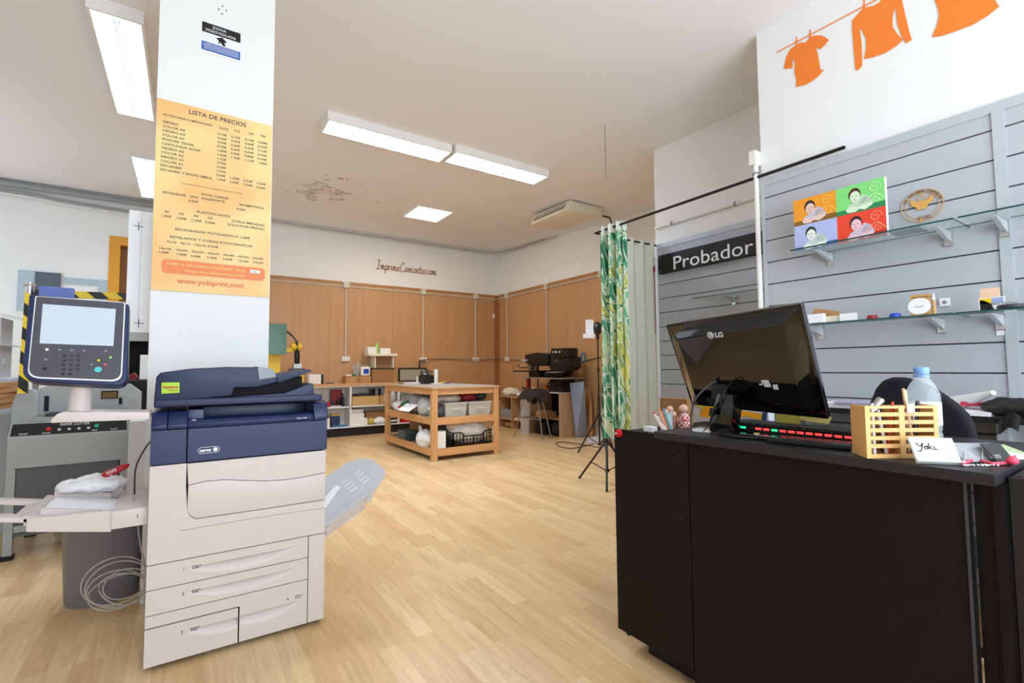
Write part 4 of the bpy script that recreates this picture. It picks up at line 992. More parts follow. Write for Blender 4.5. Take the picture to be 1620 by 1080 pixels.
b = MB(); b.prism([(-.90, .88), (-.90, 1.07), (-.82, 1.105), (-.36, 1.105), (-.29, 1.04), (-.29, .88)], 0, -.04, FRONT(CY+.34)); b.build('blade_housing', mat('cutter_light', '#b9bebf', .45), ct)
b = MB(); b.box(-.53, -.43, CY+.336, CY+.3395, .995, 1.055); b.build('warning_label', 'black_matte', ct)
b = MB(); [b.box(-.523, -.437, CY+.334, CY+.3355, 1.005+.011*i, 1.009+.011*i) for i in range(4)]; b.build('warning_lines', 'ochre', ct)
b = MB(); b.box(-.84, -.815, CY+.335, CY+.3395, .92, 1.03); b.build('slot', 'black_matte', ct); b = MB(); b.box(-.425, -.405, CY+.335, CY+.3395, .95, 1.0); b.build('slot', 'black_matte', ct)
b = MB(); b.box(-.90, -.34, CY+.10, CY+.33, .855, .895); b.build('cutting_table', 'steel', ct)
b = MB(); b.box(-.80, -.36, CY+.15, CY+.32, .896, .915); b.build('paper_clamp', 'dark_gray', ct)
M['hazard'] = None
def hazard():
    m = bpy.data.materials.new('hazard_stripes'); m.use_nodes = True; nt = m.node_tree; b = nt.nodes['Principled BSDF']; b.inputs['Roughness'].default_value = .4
    tc = nt.nodes.new('ShaderNodeTexCoord'); w = nt.nodes.new('ShaderNodeTexWave'); w.wave_type = 'BANDS'; w.bands_direction = 'DIAGONAL'; w.inputs['Scale'].default_value = 3.9
    nt.links.new(tc.outputs['Object'], w.inputs['Vector']); cr = nt.nodes.new('ShaderNodeValToRGB'); cr.color_ramp.interpolation = 'CONSTANT'
    cr.color_ramp.elements[0].color = srgb('#14130f'); cr.color_ramp.elements[1].position = .5; cr.color_ramp.elements[1].color = srgb('#f0d22a')
    nt.links.new(w.outputs['Fac'], cr.inputs['Fac']); nt.links.new(cr.outputs['Color'], b.inputs['Base Color']); return m
M['hazard'] = hazard()
GY = CY+.0
gv = [PY(36, 622, GY), PY(48, 462, GY)]
MB().bar(gv[0], gv[1], .045, .03, (0, 1, 0)).build('guard_post', 'hazard', ct)
MB().bar(PY(56, 464, GY), PY(205, 469, GY), .03, .045, (0, 0, 1)).build('guard_bar', 'hazard', ct)
a, b_ = PY(62, 463, GY-.02), PY(118, 466, GY-.02)
MB().bar(a, b_, .05, .085, (0, 0, 1)).bevel(.01).build('blue_wrap', mat('blue_wrap', '#6c7fc8', .55, noise=.1), ct)
j = PY(47, 458, GY); k = MB(); k.cyl(j+Vector((0, 0, -.03)), j+Vector((0, 0, .045)), .018, seg=12); k.cyl(j+Vector((-.03, 0, .03)), j+Vector((.03, 0, .03)), .008, seg=8); k.cyl(j+Vector((0, -.03, .03)), j+Vector((0, .03, .03)), .008, seg=8); k.build('corner_joint', 'chrome', ct, smooth=True)

# side cabinet right of the cutter stand, just behind the copier
MB().box(-.32, -.19, 4.2, 4.7, .0, .86).bevel(.004).build('side_cabinet', 'light_gray', label='narrow light grey metal cabinet between the guillotine and the pillar', cat='cabinet')

# far left: grey rack with boards, wood stack, clear sheets
rk = thing('storage_rack', 'pale grey metal rack at the far left behind the guillotine', 'rack', (-1.85, 6.3, 0))
for x, y in ((-1.45, 6.0), (-1.20, 6.4), (-2.1, 6.0), (-2.1, 6.4)): MB().box(x-.02, x+.02, y-.02, y+.02, 0, 1.9 if x < -1.3 else 1.7).build('post', 'light_gray', rk)
for z in (.35, .95, 1.12): MB().box(-2.1, -1.2, 5.98, 6.42, z, z+.03).build('deck', 'light_gray', rk)
wb = MB()
for i in range(5):
    b = MB().cbox((-1.20+.008*(i % 2), 4.75, .97+.0+i*.036), (.34, .5, .032), (0, 0, .03*(i % 3-1))); b.build('wood_board', mat('board_wood', '#b98757', .6, noise=.15), label=('wooden board at the bottom of the stack at the far left edge', 'second wooden board from the bottom of the stack at the far left', 'middle wooden board of the stack at the far left edge', 'second wooden board from the top of the stack at the far left', 'topmost wooden board of the stack at the far left edge')[i], cat='wooden board', group='boards stacked at the far left')
tb = thing('side_table', 'grey side table under the wooden boards at the far left edge', 'table', (-1.2, 4.8, 0))
MB().box(-1.55, -1.02, 4.45, 5.1, .92, .952).build('table_top', 'light_gray', tb)
for x, y in ((-1.52, 4.48), (-1.05, 4.48), (-1.52, 5.07), (-1.05, 5.07)): MB().box(x-.02, x+.02, y-.02, y+.02, 0, .92).build('leg', 'light_gray', tb)
cs = MB(); cs.bar((-1.5, 5.35, 1.62), (-1.08, 5.35, 1.50), .5, .012, (0, 0, 1)); 
MB().box(-1.6, -1.10, 5.15, 5.55, .0, 1.16).bevel(.01).build('work_cabinet', mat('pale_metal', '#c3ccd0', .4), label='pale grey cabinet behind the side table at the far left', cat='cabinet')
st = thing('acrylic_sheet_rack', 'clear acrylic sheets resting on a low stand at the far left', 'rack', (-1.35, 5.35, 1.16))
for x in (-1.55, -1.2): MB().box(x, x+.02, 5.2, 5.5, 1.161, 1.62).build('stand_post', 'light_gray', st)
MB().prism([(-1.62, 1.74), (-1.03, 1.60), (-1.03, 1.612), (-1.62, 1.752)], 0, -.35, FRONT(5.18)).build('upper_sheet', mat('acrylic', '#d8e0de', .1, alpha=.5), st)
MB().prism([(-1.62, 1.46), (-1.12, 1.40), (-1.12, 1.41), (-1.62, 1.47)], 0, -.35, FRONT(5.18)).build('lower_sheet', mat('acrylic', '#d8e0de', .1, alpha=.5), st)
cs.bm.free()
small('plastic_bag', 'lump', -1.36, 5.3, 1.16, (.34, .28, .26), mat('bag_clear', '#dfe6e8', .2, alpha=.85), 'translucent plastic bag under the acrylic sheets at the far left', 'bag')

# dark shelving seen between the console and the pillar
ds = thing('dark_shelving', 'black open shelving with red and white stock seen left of the pillar', 'shelving', (-.45, 6.2, 0))
for z in (.30, .78, 1.08, 1.50): MB().box(-.95, -.15, 6.0, 6.4, z, z+.025).build('shelf', 'black_matte', ds)
for x in (-.95, -.18): MB().box(x, x+.03, 6.0, 6.4, 0, 1.78).build('upright', 'black_matte', ds)
MB().box(-.92, -.18, 6.38, 6.40, 0, 1.75).build('back_panel', 'black_matte', ds)
small('dark_red_box', 'box', -.34, 6.15, 1.525, (.28, .2, .13), 'dark_red', 'dark red box on the top of the black shelving left of the pillar', 'box')
small('white_stack', 'box', -.32, 6.12, 1.105, (.14, .16, .26), 'paper', 'stack of white sheets on the black shelving left of the pillar', 'paper')
b = MB(); b.cbox((-.52, 6.12, .85), (.5, .2, .05), (0, .0, 0)); b.noise(.012, 9); b.build('red_folder', 'dark_red', label='dark red folder on the second shelf of the black shelving', cat='folder')
b = MB(); A = PY(196, 604, 4.9); B = PY(230, 588, 4.9); MB().bm.free() if False else None
b.bm.free()
b = MB(); b.bar(PY(188, 607, 5.2), PY(216, 593, 5.2), .12, .05); b.noise(.01, 15); 
b.build('red_cloth', 'dark_red', label='red cloth draped on the black bench right of the console', cat='cloth')
MB().box(-.80, -.17, 5.0, 5.45, .0, 1.13).bevel(.006).build('black_cabinet', 'black_matte', label='low black cabinet behind the guillotine under the red cloth', cat='cabinet')
# ================================================================== WORKBENCH
pine = wood('pine', '#c98e56', '#dba873', 'Z', 7, .5); pineX = wood('pine_x', '#c98e56', '#dba873', 'X', 7, .5); pineY = wood('pine_y', '#c98e56', '#dba873', 'Y', 7, .5)
TX0, TX1, TY0, TY1, TT = 2.66, 3.68, 5.80, 7.62, .957
wbn = thing('workbench', 'pine workbench with two lower shelves full of boxes and bags', 'workbench', (3.17, 6.7, 0))
MB().box(TX0-.01, TX1+.01, TY0-.01, TY1+.01, .935, TT).build('tabletop', 'plywood_edge', wbn)
MB().box(TX0+.005, TX1-.005, TY0+.005, TY1-.005, TT+.0003, TT+.003).build('table_mat', mat('table_gray', '#a5a19c', .45, noise=.08, nscale=6), wbn)
for x in (TX0, TX1-.075):
    for y in (TY0, TY1-.075): MB().box(x, x+.075, y, y+.075, 0, .934).bevel(.003).build('leg', pine, wbn)
for z in (.858, .463, .057):
    h = .072 if z > .8 else .098
    for y in (TY0+.012, TY1-.04): MB().box(TX0+.076, TX1-.076, y, y+.028, z, z+h).build('rail', pineX, wbn)
    for x in (TX0+.012, TX1-.04): MB().box(x, x+.028, TY0+.076, TY1-.076, z, z+h).build('rail', pineY, wbn)
for z in (.520, .115): MB().box(TX0+.041, TX1-.041, TY0+.041, TY1-.041, z, z+.012).build('shelf', mat('shelf_ply', '#b79f84', .6, noise=.06), wbn)
TS = TT+.0035
# things on the tabletop
bk = thing('tool_basket', 'small black basket full of cables and tools on the workbench', 'basket', (3.20, 7.22, TS))
b = MB(); b.prism([(3.11, 7.12), (3.29, 7.12), (3.29, 7.32), (3.11, 7.32)], TS, TS+.14, frame_mtx((0, 0, 0), (1, 0, 0), (0, 1, 0))); b.bevel(.006).build('body', 'black_plastic', bk)
b = MB()
for k in range(14):
    a = k*2.4; x, y = 3.2+.07*math.cos(a), 7.22+.08*math.sin(a); b.tube(smooth_path([(x, y, TS+.13), (x+.02*math.cos(k), y, TS+.19+.03*math.sin(k)), (x+.05*math.sin(k*3), y+.03, TS+.17+.04*math.cos(k))]), .006, 5)
b.build('cables', 'dark_gray', bk, smooth=True)
b = MB(); [b.ball((3.16+.03*i, 7.16+.02*i, TS+.155), .018, 1.4, 1, .7, 10, 6) for i in range(4)]; b.build('clips', 'light_gray', bk, smooth=True)
MB().lathe([(.030, 0), (.030, .235), (.014, .235), (.014, .22)], (3.44, 7.36, TS), 20).build('paper_roll', 'paper', smooth=True, label='tall white paper roll standing on the workbench', cat='paper roll')
MB().lathe([(.022, 0), (.022, .115), (.010, .118)], (3.17, 7.50, TS), 16).build('paper_roll', 'cream_plastic', smooth=True, label='short cream roll standing left behind the black basket', cat='paper roll')
MB().cbox((3.05, 7.35, TS+.012), (.26, .22, .022), (0, 0, .3)).build('paper_sheets', mat('lilac_paper', '#dcd9ee', .6), label='lilac white stack of sheets left of the black basket', cat='paper')
MB().cbox((2.96, 7.50, TS+.006), (.22, .10, .012), (0, 0, -.2)).build('dark_folder', mat('dark_green', '#2f4a30', .6), label='dark green flat folder at the back left of the workbench', cat='folder')
MB().cbox((3.33, 7.10, TS+.006), (.18, .10, .010), (0, 0, .5)).build('white_card', 'paper', label='white card lying right in front of the black basket', cat='card')
MB().cbox((3.60, 7.42, TS+.010), (.12, .07, .018), (0, 0, .2)).bevel(.005).build('yellow_tool', 'yellow', label='yellow tool lying right of the tall white roll', cat='tool')
MB().cbox((3.58, 7.22, TS+.008), (.14, .04, .016), (0, 0, .4)).bevel(.005).build('purple_scissors', mat('purple', '#4b3f7a', .5), label='purple handled tool at the right back of the workbench', cat='tool')
# storage boxes on the middle shelf
tubm = mat('tub_plastic', '#cfccc2', .35, alpha=.80)
def tub(x0, x1, y0, y1, z0, h, label):
    t = thing('plastic_tub', label, 'plastic tub', ((x0+x1)/2, (y0+y1)/2, z0), 0, 'clear plastic tubs on the middle shelf')
    a, c, e = (x1-x0)/2, (y1-y0)/2, .018; b = MB()
    def ring(s, z): return [b.bm.verts.new(p) for p in ((-a*s, -c*s, z), (a*s, -c*s, z), (a*s, c*s, z), (-a*s, c*s, z))]
    A = ring(.90, 0); B = ring(.99, h-.02); C_ = ring(1.03, h-.02); D = ring(1.03, h); E_ = ring(.96, h); F_ = ring(.87, .006)
    for p, q_ in ((A, B), (B, C_), (C_, D), (D, E_), (E_, F_)): b.bridge(p, q_)
    b.cap(A[::-1]); b.cap(F_); b.build('tub', tubm, t, local=True)
    MB().box(-.07, .07, -c*.955-.012, -c*.955-.006, h*.5, h*.62).bevel(.003).build('handle', tubm, t, local=True)
    d = MB(); d.cbox((0, 0, h*.4), (a*1.5, c*1.5, h*.6)); d.noise(.012, 18, int(x0*9)); d.build('contents', 'paper', t, local=True)
    return t
tub(2.87, 3.20, 5.85, 6.30, .533, .21, 'clear plastic tub nearest the front post on the middle shelf')
tub(3.225, 3.59, 5.85, 6.30, .533, .21, 'clear plastic tub at the right end of the middle shelf')
M['cream_cloth'] = mat('cream_cloth', '#ddd6c6', .8, noise=.08)
def cloth(name, c, s, m, label, cat='cloth', amp=.02, sc=14, seed=1, group=None):
    b = MB(); b.ball(c, 1, s[0]/2, s[1]/2, s[2]/2, 56, 32); b.crumple(amp*.85, sc, seed, c[2]-s[2]*.46)
    return b.build(name, m, smooth=True, label=label, cat=cat, group=group)
cloth('white_clothes', (3.02, 6.08, .785), (.34, .30, .10), 'cream_cloth', 'pile of cream and white clothes on the left clear tub', 'clothes')
cloth('red_cloth', (3.30, 6.05, .80), (.24, .28, .12), 'dark_red', 'dark red cloth heaped on the right clear tub')
cloth('dark_cloth', (3.50, 6.10, .81), (.22, .30, .13), 'dark_gray', 'dark grey cloth on the right end of the clear tub')
cloth('green_cloth', (2.80, 6.85, .665), (.28, .4, .09), mat('deep_green', '#0f6b48', .7), 'deep green cloth on the left side of the middle shelf')
cloth('red_tag', (2.74, 6.98, .62), (.12, .3, .08), 'red', 'bright red cloth edge under the deep green cloth')
cloth('plastic_bag', (2.77, 7.22, .635), (.20, .34, .15), mat('bag_white', '#e8e6e4', .35, noise=.05), 'scrunched white bag at the far left of the middle shelf', 'bag', .02, 16, 5)
cloth('plastic_bag', (2.80, 6.30, .67), (.20, .34, .26), mat('bag_gray', '#c3c8cc', .35), 'bulging grey plastic bag behind the front post on the middle shelf', 'bag', .02, 16, 8)
cloth('cloth_pile', (2.95, 6.6, .70), (.5, .5, .34), mat('gray_cloth', '#8d8c88', .8, noise=.1), 'heap of grey cloths in the middle of the middle shelf', 'cloth', .03, 10, 9)
q = MB(); q.cbox((2.62, 6.55, .655), (.17, .40, .010), (0, math.radians(-32), 0)); q.build('white_envelope', 'paper', label='white card sheet sticking out over the left side of the middle shelf', cat='paper')
t = thing('jar', 'small jar with a white lid behind the front post on the middle shelf', 'jar', (2.735, 6.02, .533)); MB().lathe([(.035, 0), (.038, .10), (.030, .12)], (2.735, 6.02, .533), 16).build('glass', mat('green_gray', '#7f8f88', .3), t, smooth=True); MB().cyl((2.735, 6.02, .654), (2.735, 6.02, .69), .034).build('lid', 'white_gloss', t, smooth=True)
cloth('gray_bin_bag', (2.83, 5.98, .63), (.16, .2, .19), mat('charcoal_bag', '#4c5152', .45), 'charcoal bag beside the left clear tub', 'bag', .012, 14, 3)
# bottom shelf
cr = thing('plastic_crate', 'black open-grid plastic crate on the bottom shelf of the workbench', 'crate', (3.31, 6.03, .127))
x0, x1, y0, y1, z0, z1_ = 2.99, 3.62, 5.86, 6.22, .128, .335
b = MB()
def rod(p, q_, w=.010): b.bar(p, q_, w, w)
def top(t): return z1_ if (t < .2 or t > .8) else z1_-.055*min(1, min(abs(t-.2), abs(.8-t))/.08)
for y in (y0, y1):
    n = 12
    for i in range(n+1):
        t = i/n; x = lerp(x0, x1, t); rod((x, y, z0), (x, y, top(t)), .008 if i % 3 else .016)
    for i in range(24): rod((lerp(x0, x1, i/24), y, top(i/24)), (lerp(x0, x1, (i+1)/24), y, top((i+1)/24)), .014)
    for z in (z0+.006, z0+.055, z0+.105): rod((x0, y, z), (x1, y, z), .008)
for x in (x0, x1):
    for i in range(7): y = lerp(y0, y1, i/6); rod((x, y, z0), (x, y, z1_), .008 if i % 3 else .016)
    for z in (z0+.006, z0+.055, z0+.105, z0+.155, z1_): rod((x, y0, z), (x, y1, z), .009)
b.build('grid_wall', 'black_plastic', cr)
MB().box(x0, x1, y0, y1, z0, z0+.008).build('crate_floor', 'black_plastic', cr)
plas = mat('clear_bag', '#ece8e4', .22, noise=.06)
cloth('bagged_goods', (3.30, 6.04, .31), (.60, .33, .30), plas, 'big clear bag of white goods heaped in the black crate', 'bag', .022, 13, 2)
cloth('peach_bag', (3.10, 6.06, .40), (.26, .22, .13), mat('peach', '#e6cdb8', .4), 'peach tinted bag on the left of the black crate', 'bag', .02, 14, 6)
b = MB(); b.grid(lambda u, v: Vector((3.60+.10*u, 5.83+.02*math.sin(PI*v), .27+.13*v+.03*math.sin(3*u))), 8, 8, .004); b.build('bag_corner', 'paper', smooth=True, label='white bag corner hanging out of the right end of the black crate', cat='bag')
cloth('shopping_bag', (2.76, 6.20, .235), (.22, .40, .20), mat('bag_white', '#e8e6e4', .35, noise=.05), 'crumpled white carrier bag on the left of the bottom shelf', 'bag', .03, 13, 12)
b = MB(); b.tube(smooth_path([(2.74, 6.28, .30), (2.72, 6.34, .40), (2.74, 6.40, .34), (2.76, 6.42, .24)]), .014, 6); b.build('carrier_loop', mat('bag_white', '#e8e6e4', .35, noise=.05), smooth=True, label='looped handle of the white carrier bag on the bottom shelf', cat='bag')
small('white_carton', 'box', 2.80, 5.92, .128, (.15, .15, .25), 'white_plastic', 'upright white carton behind the front post on the bottom shelf', 'box')
small('black_carton', 'box', 2.92, 6.12, .128, (.12, .2, .30), 'black_matte', 'black upright carton between the white carton and the crate', 'box')
small('gray_box', 'box', 2.80, 7.0, .128, (.2, .3, .15), mat('slate_green', '#4b5a5b', .5), 'slate grey box at the back left of the bottom shelf', 'box')
small('brown_carton', 'box', 3.2, 7.1, .128, (.5, .4, .30), 'cardboard_dark', 'large brown carton at the back of the bottom shelf', 'box')

# ================================================================== RIGHT BACK CORNER
ds2 = thing('low_desk', 'low wooden shelf desk with white rolls on top in the back right corner', 'desk', (5.6, 7.95, 0))
dw = wood('desk_wood', '#b98a5c', '#c99b6c', 'Y', 6, .5)
MB().box(5.36, 5.84, 7.42, 8.50, .615, .640).build('desk_top', dw, ds2)
MB().box(5.36, 5.84, 7.42, 8.50, .17, .19).build('shelf', dw, ds2)
for y in (7.42, 7.97, 8.48): MB().box(5.36, 5.84, y, y+.02, .0, .615).build('side_panel', dw, ds2)
MB().box(5.82, 5.84, 7.44, 8.48, .19, .615).build('back_panel', dw, ds2)
small('gray_case', 'box', 5.50, 8.24, .19, (.20, .42, .17), 'gray', 'grey blue case inside the low wooden desk', 'box')
small('paper_pile', 'box', 5.50, 7.72, .19, (.22, .40, .03), 'cream_cloth', 'flat pile of cream paper inside the low wooden desk', 'paper')
small('brown_bundle', 'lump', 5.55, 8.2, .0, (.3, .4, .12), 'cardboard_dark', 'brown bundle on the floor under the low wooden desk', 'bundle')
MB().cyl((5.45, 7.50, .675), (5.50, 7.95, .675), .034).build('fabric_roll', 'paper', smooth=True, label='short white roll at the near end of the low wooden desk', cat='roll')
MB().cyl((5.60, 7.55, .69), (5.65, 8.05, .69), .045).build('fabric_roll', 'cream_cloth', smooth=True, label='thicker cream roll behind the short white roll on the low desk', cat='roll')
cloth('cream_fabric', (5.5, 8.22, .71), (.24, .44, .14), 'cream_cloth', 'heap of cream fabric at the far end of the low wooden desk', 'fabric', .03, 12, 4)
b = MB(); b.cbox((5.66, 7.85, .765), (.02, .36, .03), (.25, 0, 0)); b.build('black_ruler', 'black_plastic', label='thin black strip lying over the rolls on the low desk', cat='strip')
cb_ = thing('open_cabinet', 'brown open-fronted cabinet under the black heat presses', 'cabinet', (5.55, 6.9, 0))
cbm = wood('cabinet_wood', '#bd9670', '#cba781', 'Z', 6, .55)
MB().box(5.30, 5.84, 6.41, 6.43, 0, .76).build('side_panel', cbm, cb_); MB().box(5.30, 5.84, 7.28, 7.30, 0, .76).build('side_panel', cbm, cb_)
MB().box(5.28, 5.84, 6.40, 7.31, .76, .775).build('cabinet_top', 'light_gray', cb_); MB().box(5.82, 5.84, 6.43, 7.28, 0, .76).build('back_panel', 'black_matte', cb_)
MB().box(5.32, 5.82, 6.43, 7.28, .30, .31).build('shelf', dw, cb_)
small('brown_crate', 'box', 5.46, 7.0, .311, (.22, .34, .10), 'cardboard', 'brown carton on the shelf of the open cabinet', 'box')
small('black_case', 'box', 5.46, 7.02, 0, (.24, .30, .22), 'black_matte', 'black case with a white label on the floor of the open cabinet', 'case')
small('black_bag', 'lump', 5.48, 6.62, 0, (.26, .30, .26), 'black_matte', 'shiny black bag on the floor of the open cabinet', 'bag')
MB().prism([(-.05, 0), (.05, 0), (.05, .5), (-.05, .5)], 0, .01, frame_mtx((0, 0, 0), (1, 0, 0), (0, 0, 1))).bm.free() if False else None
A, B = PZ(824, 686, 0), PZ(838, 686, 0)
q = frame_mtx(A, (B-A), (0, 0, 1)); MB().prism([(0, 0), ((B-A).length, 0), ((B-A).length, .70), (0, .70)], 0, -.012, q).build('white_plank', mat('plank_white', '#c9c3bf', .5), label='pale narrow board standing behind the stool', cat='board')
# black boxes on the cabinet carrying the press table
for i, (x, y, z, s, lb) in enumerate(((5.52, 6.60, .776, (.34, .36, .11), 'lower black box under the press table'), (5.54, 6.62, .887, (.30, .32, .12), 'upper black box under the press table, stacked on the lower one'))):
    small('black_box', 'box', x, y, z, s, 'black_matte', lb, 'box')
MB().cyl((5.34, 6.86, .776), (5.34, 6.86, .84), .03).cyl((5.34, 6.86, .84), (5.34, 6.86, .93), .018).build('orange_tool', mat('orange_tool', '#e06a18', .5), smooth=True, label='orange tool standing on the cabinet beside the black boxes', cat='tool')
pt = thing('press_table', 'narrow board on thin legs carrying the two black heat presses', 'table', (5.45, 6.85, .776))
MB().box(5.20, 5.70, 6.22, 7.46, 1.010, 1.028).build('table_board', mat('press_board', '#96857a', .5), pt)
MB().box(5.24, 5.30, 7.24, 7.30, .776, 1.009).build('leg', 'dark_red', pt); MB().bar((5.6, 7.18, .776), (5.6, 7.0, 1.009), .018, .018).build('leg', 'dark_gray', pt); MB().box(5.66, 5.69, 6.26, 6.29, .776, 1.009).build('leg', 'dark_gray', pt); MB().bar((5.25, 6.95, .776), (5.25, 6.95, 1.009), .018, .018).build('leg', 'dark_gray', pt)
hp = thing('heat_press', 'black heat press with a wide flat box head, the left one', 'heat press', (5.45, 7.1, 1.029))
def PRX(pts, X0, d, y=None):  # silhouette on the plane X = X0, extruded towards +X
    q = frame_mtx((X0, 0, 0), (0, -1, 0), (0, 0, 1)); return q, [uv(q, *p) for p in pts]
q, s = PRX([(831, 574), (830, 561), (848, 557.5), (868, 560), (867, 578), (845, 579)], 5.25, 0)
MB().prism(s, 0, -.36, q).bevel(.008).build('press_head', 'black_plastic', hp, smooth=True)
MB().box(5.24, 5.62, 6.98, 7.74, 1.130, 1.155).bevel(.004).build('lower_plate', 'black_plastic', hp)
MB().box(5.30, 5.56, 6.98, 7.30, 1.029, 1.13).bevel(.01).build('base', 'black_plastic', hp)
b = MB(); b.tube([(5.24, 7.62, 1.262), (5.20, 7.50, 1.262), (5.20, 7.46, 1.212), (5.20, 7.22, 1.206), (5.24, 7.20, 1.262)], .009, 8); b.build('handle', 'black_plastic', hp, smooth=True)
b = MB(); b.box(5.32, 5.4, 7.26, 7.34, 1.155, 1.30); b.box(5.45, 5.52, 7.26, 7.34, 1.155, 1.30); b.build('hinge', 'steel', hp)
t = MB(); put_text(t, 'SIEM', frame_mtx((5.248, 0, 0), (0, -1, 0), (0, 0, 1)), -7.47, 1.33, .045, width=.20); t.build('lettering', 'white_ink', hp)
hp = thing('heat_press', 'black heat press with an upright dial control box, the right one', 'heat press', (5.45, 6.5, 1.029))
q, s = PRX([(870, 566), (872, 551), (898, 550), (899, 564), (885, 567)], 5.25, 0)
MB().prism(s, -.0, -.22, q).bevel(.006).build('control_box', 'black_plastic', hp, smooth=True)
q, s = PRX([(868, 582), (869, 566), (897, 564), (899, 580), (893, 586), (872, 587)], 5.25, 0); MB().prism(s, -.02, -.30, q).bevel(.008).build('press_head', 'black_plastic', hp, smooth=True)
b = MB(); b.lathe([(.06, 0), (.24, .03), (.26, .06), (.24, .075), (0, .075)], (5.45, 6.62, 1.029), 24); b.build('curved_base', 'black_plastic', hp, smooth=True)
MB().lathe([(.20, 0), (.215, .006), (.2, .012)], (5.42, 6.60, 1.115), 28).build('pale_plate', 'light_gray', hp, smooth=True)
MB().box(5.50, 5.62, 6.40, 6.52, 1.09, 1.50).build('rear_column', 'black_plastic', hp)
for px in (875.5, 880, 885.5):
    u, v = uv(q, px, 556.5); p = q @ Vector((u, v, .001)); MB().cyl(p, p+Vector((-.006, 0, 0)), .020 if px == 880 else .017, seg=14).build('dial', 'cream_plastic', hp, smooth=True)
u, v = uv(q, 880.5, 571); p = q @ Vector((u, v, -.018)); MB().cyl(p, p+Vector((-.02, 0, 0)), .014, seg=12).build('knob', 'chrome', hp, smooth=True)
b = MB(); b.tube([Vector((5.7, 6.24+.05*math.cos(a), 1.37+.085*math.sin(a))) for a in [2*PI*i/20 for i in range(20)]], .014, 8, closed=True); b.build('cable_coil', mat('coil_blue', '#2f78a8', .45), smooth=True, label='blue coil of cable hanging behind the right heat press', cat='cable')
# stool with a dark shirt
sl = thing('bar_stool', 'metal-legged bar stool with a dark shirt thrown over its seat', 'stool', (5.05, 6.82, 0))
MB().lathe([(.16, 0), (.18, .01), (.18, .03), (.16, .04)], (5.05, 6.82, .745), 28).build('seat', 'dark_gray', sl, smooth=True)
ft = [(4.82, 7.09), (4.94, 6.43), (5.17, 7.13), (5.27, 6.62)]
for x, y in ft:
    tx_, ty_ = 5.05+(x-5.05)*.45, 6.82+(y-6.82)*.45
    MB().tube([(x, y, .006), (tx_, ty_, .74)], .011, 8).build('leg', 'steel', sl, smooth=True)
def at_leg(p, z): t_ = z/.74; return (lerp(p[0], 5.05+(p[0]-5.05)*.45, t_), lerp(p[1], 6.82+(p[1]-6.82)*.45, t_), z)
for a, b_ in ((0, 1), (1, 3), (3, 2), (2, 0)): MB().tube([at_leg(ft[a], .33), at_leg(ft[b_], .33)], .008, 8).build('footrest', 'steel', sl, smooth=True)
def shirt(u, v):
    a = 2*PI*u; r = v*(.30+.05*math.sin(3*a)+.03*math.sin(7*a+1))
    dz = 0 if r < .15 else -(r-.15)*(.9+.5*math.sin(2*a+.6))
    rr_ = r if r < .19 else .19+(r-.19)*.5
    return Vector((5.05+rr_*math.cos(a), 6.80+rr_*math.sin(a)*1.25, .835+.03*math.sin(5*a)*v+dz-.02*v))
b = MB(); b.grid(shirt, 48, 10, .012); b.build('dark_shirt', mat('dark_brown_cloth', '#2b201f', .85), smooth=True, label='dark brown shirt draped over the bar stool', cat='shirt')
MB().ball((4.98, 6.72, .862), .016, 1, 1.4, .6).build('shirt_tag', 'paper', smooth=True, label='small white tag lying on the dark brown shirt', cat='tag')
# panels and tubes leaning on the right wall
def leaner(name, b0, b1, t0, t1, xt, th, m, label, cat):
    P0, P1 = PZ(*b0, .003), PZ(*b1, .003); Q0, Q1 = PX(*t0, xt), PX(*t1, xt); b = MB()
    n = (P1-P0).cross(Q0-P0).normalized()
    if n.x < 0: n = -n
    b.bm.verts.ensure_lookup_table(); A = [b.bm.verts.new(p) for p in (P0, P1, Q1, Q0)]; B = [b.bm.verts.new(p+n*th) for p in (P0, P1, Q1, Q0)]
    b.bridge(A, B); b.cap(A); b.cap(B[::-1]); return b.build(name, m, label=label, cat=cat)
leaner('gray_board', (912, 692), (929, 690.5), (901.5, 606), (924, 603), 5.49, .010, mat('panel_gray', '#8f9db0', .45), 'tall blue grey panel leaning right of the brown cabinet', 'panel')
leaner('cardboard_sheet', (927, 691), (945, 690), (922, 612), (933, 612), 5.80, .012, 'cardboard', 'brown cardboard panel leaning behind the blue grey panel', 'panel')
def rod_lean(name, b0, t0, xt, r, m, label, cat='tube'):
    P0, Q0 = PZ(*b0, .003), PX(*t0, xt); return MB().cyl(P0, Q0, r, seg=16).build(name, m, smooth=True, label=label, cat=cat)
rod_lean('cardboard_tube', (936, 692), (934, 629), 5.80, .033, 'cardboard', 'cardboard tube leaning on the wall, the shorter front one')
rod_lean('cardboard_tube', (929, 690), (929, 613), 5.84, .025, 'cardboard_dark', 'taller cardboard tube behind the blue grey panel')
rod_lean('wooden_pole', (940, 692), (948, 612), 5.78, .012, 'cardboard_dark', 'thin wooden pole leaning left of the light stand', 'pole')
rod_lean('wooden_pole', (942, 694), (951, 620), 5.80, .009, 'gray', 'thin grey pole leaning beside the wooden one', 'pole')
leaner('pale_board', (944, 694), (975, 697), (958, 612), (992, 612), 5.82, .012, mat('panel_white', '#bdb8b6', .5), 'pale grey panel leaning on the right wall behind the light stands', 'panel')
small('floor_box', 'box', 5.45, 5.6, 0, (.24, .34, .09), 'light_gray', 'low light grey case on the floor behind the light stands', 'case')
path_thing('floor_cable', smooth_path([PZ(*p, .006) for p in ((946, 700), (930, 704), (905, 709), (885, 706), (880, 701), (890, 699), (915, 702), (950, 708))]), .006, 'black_matte', 'black cable looped on the floor left of the light stands', 'cable', 6)

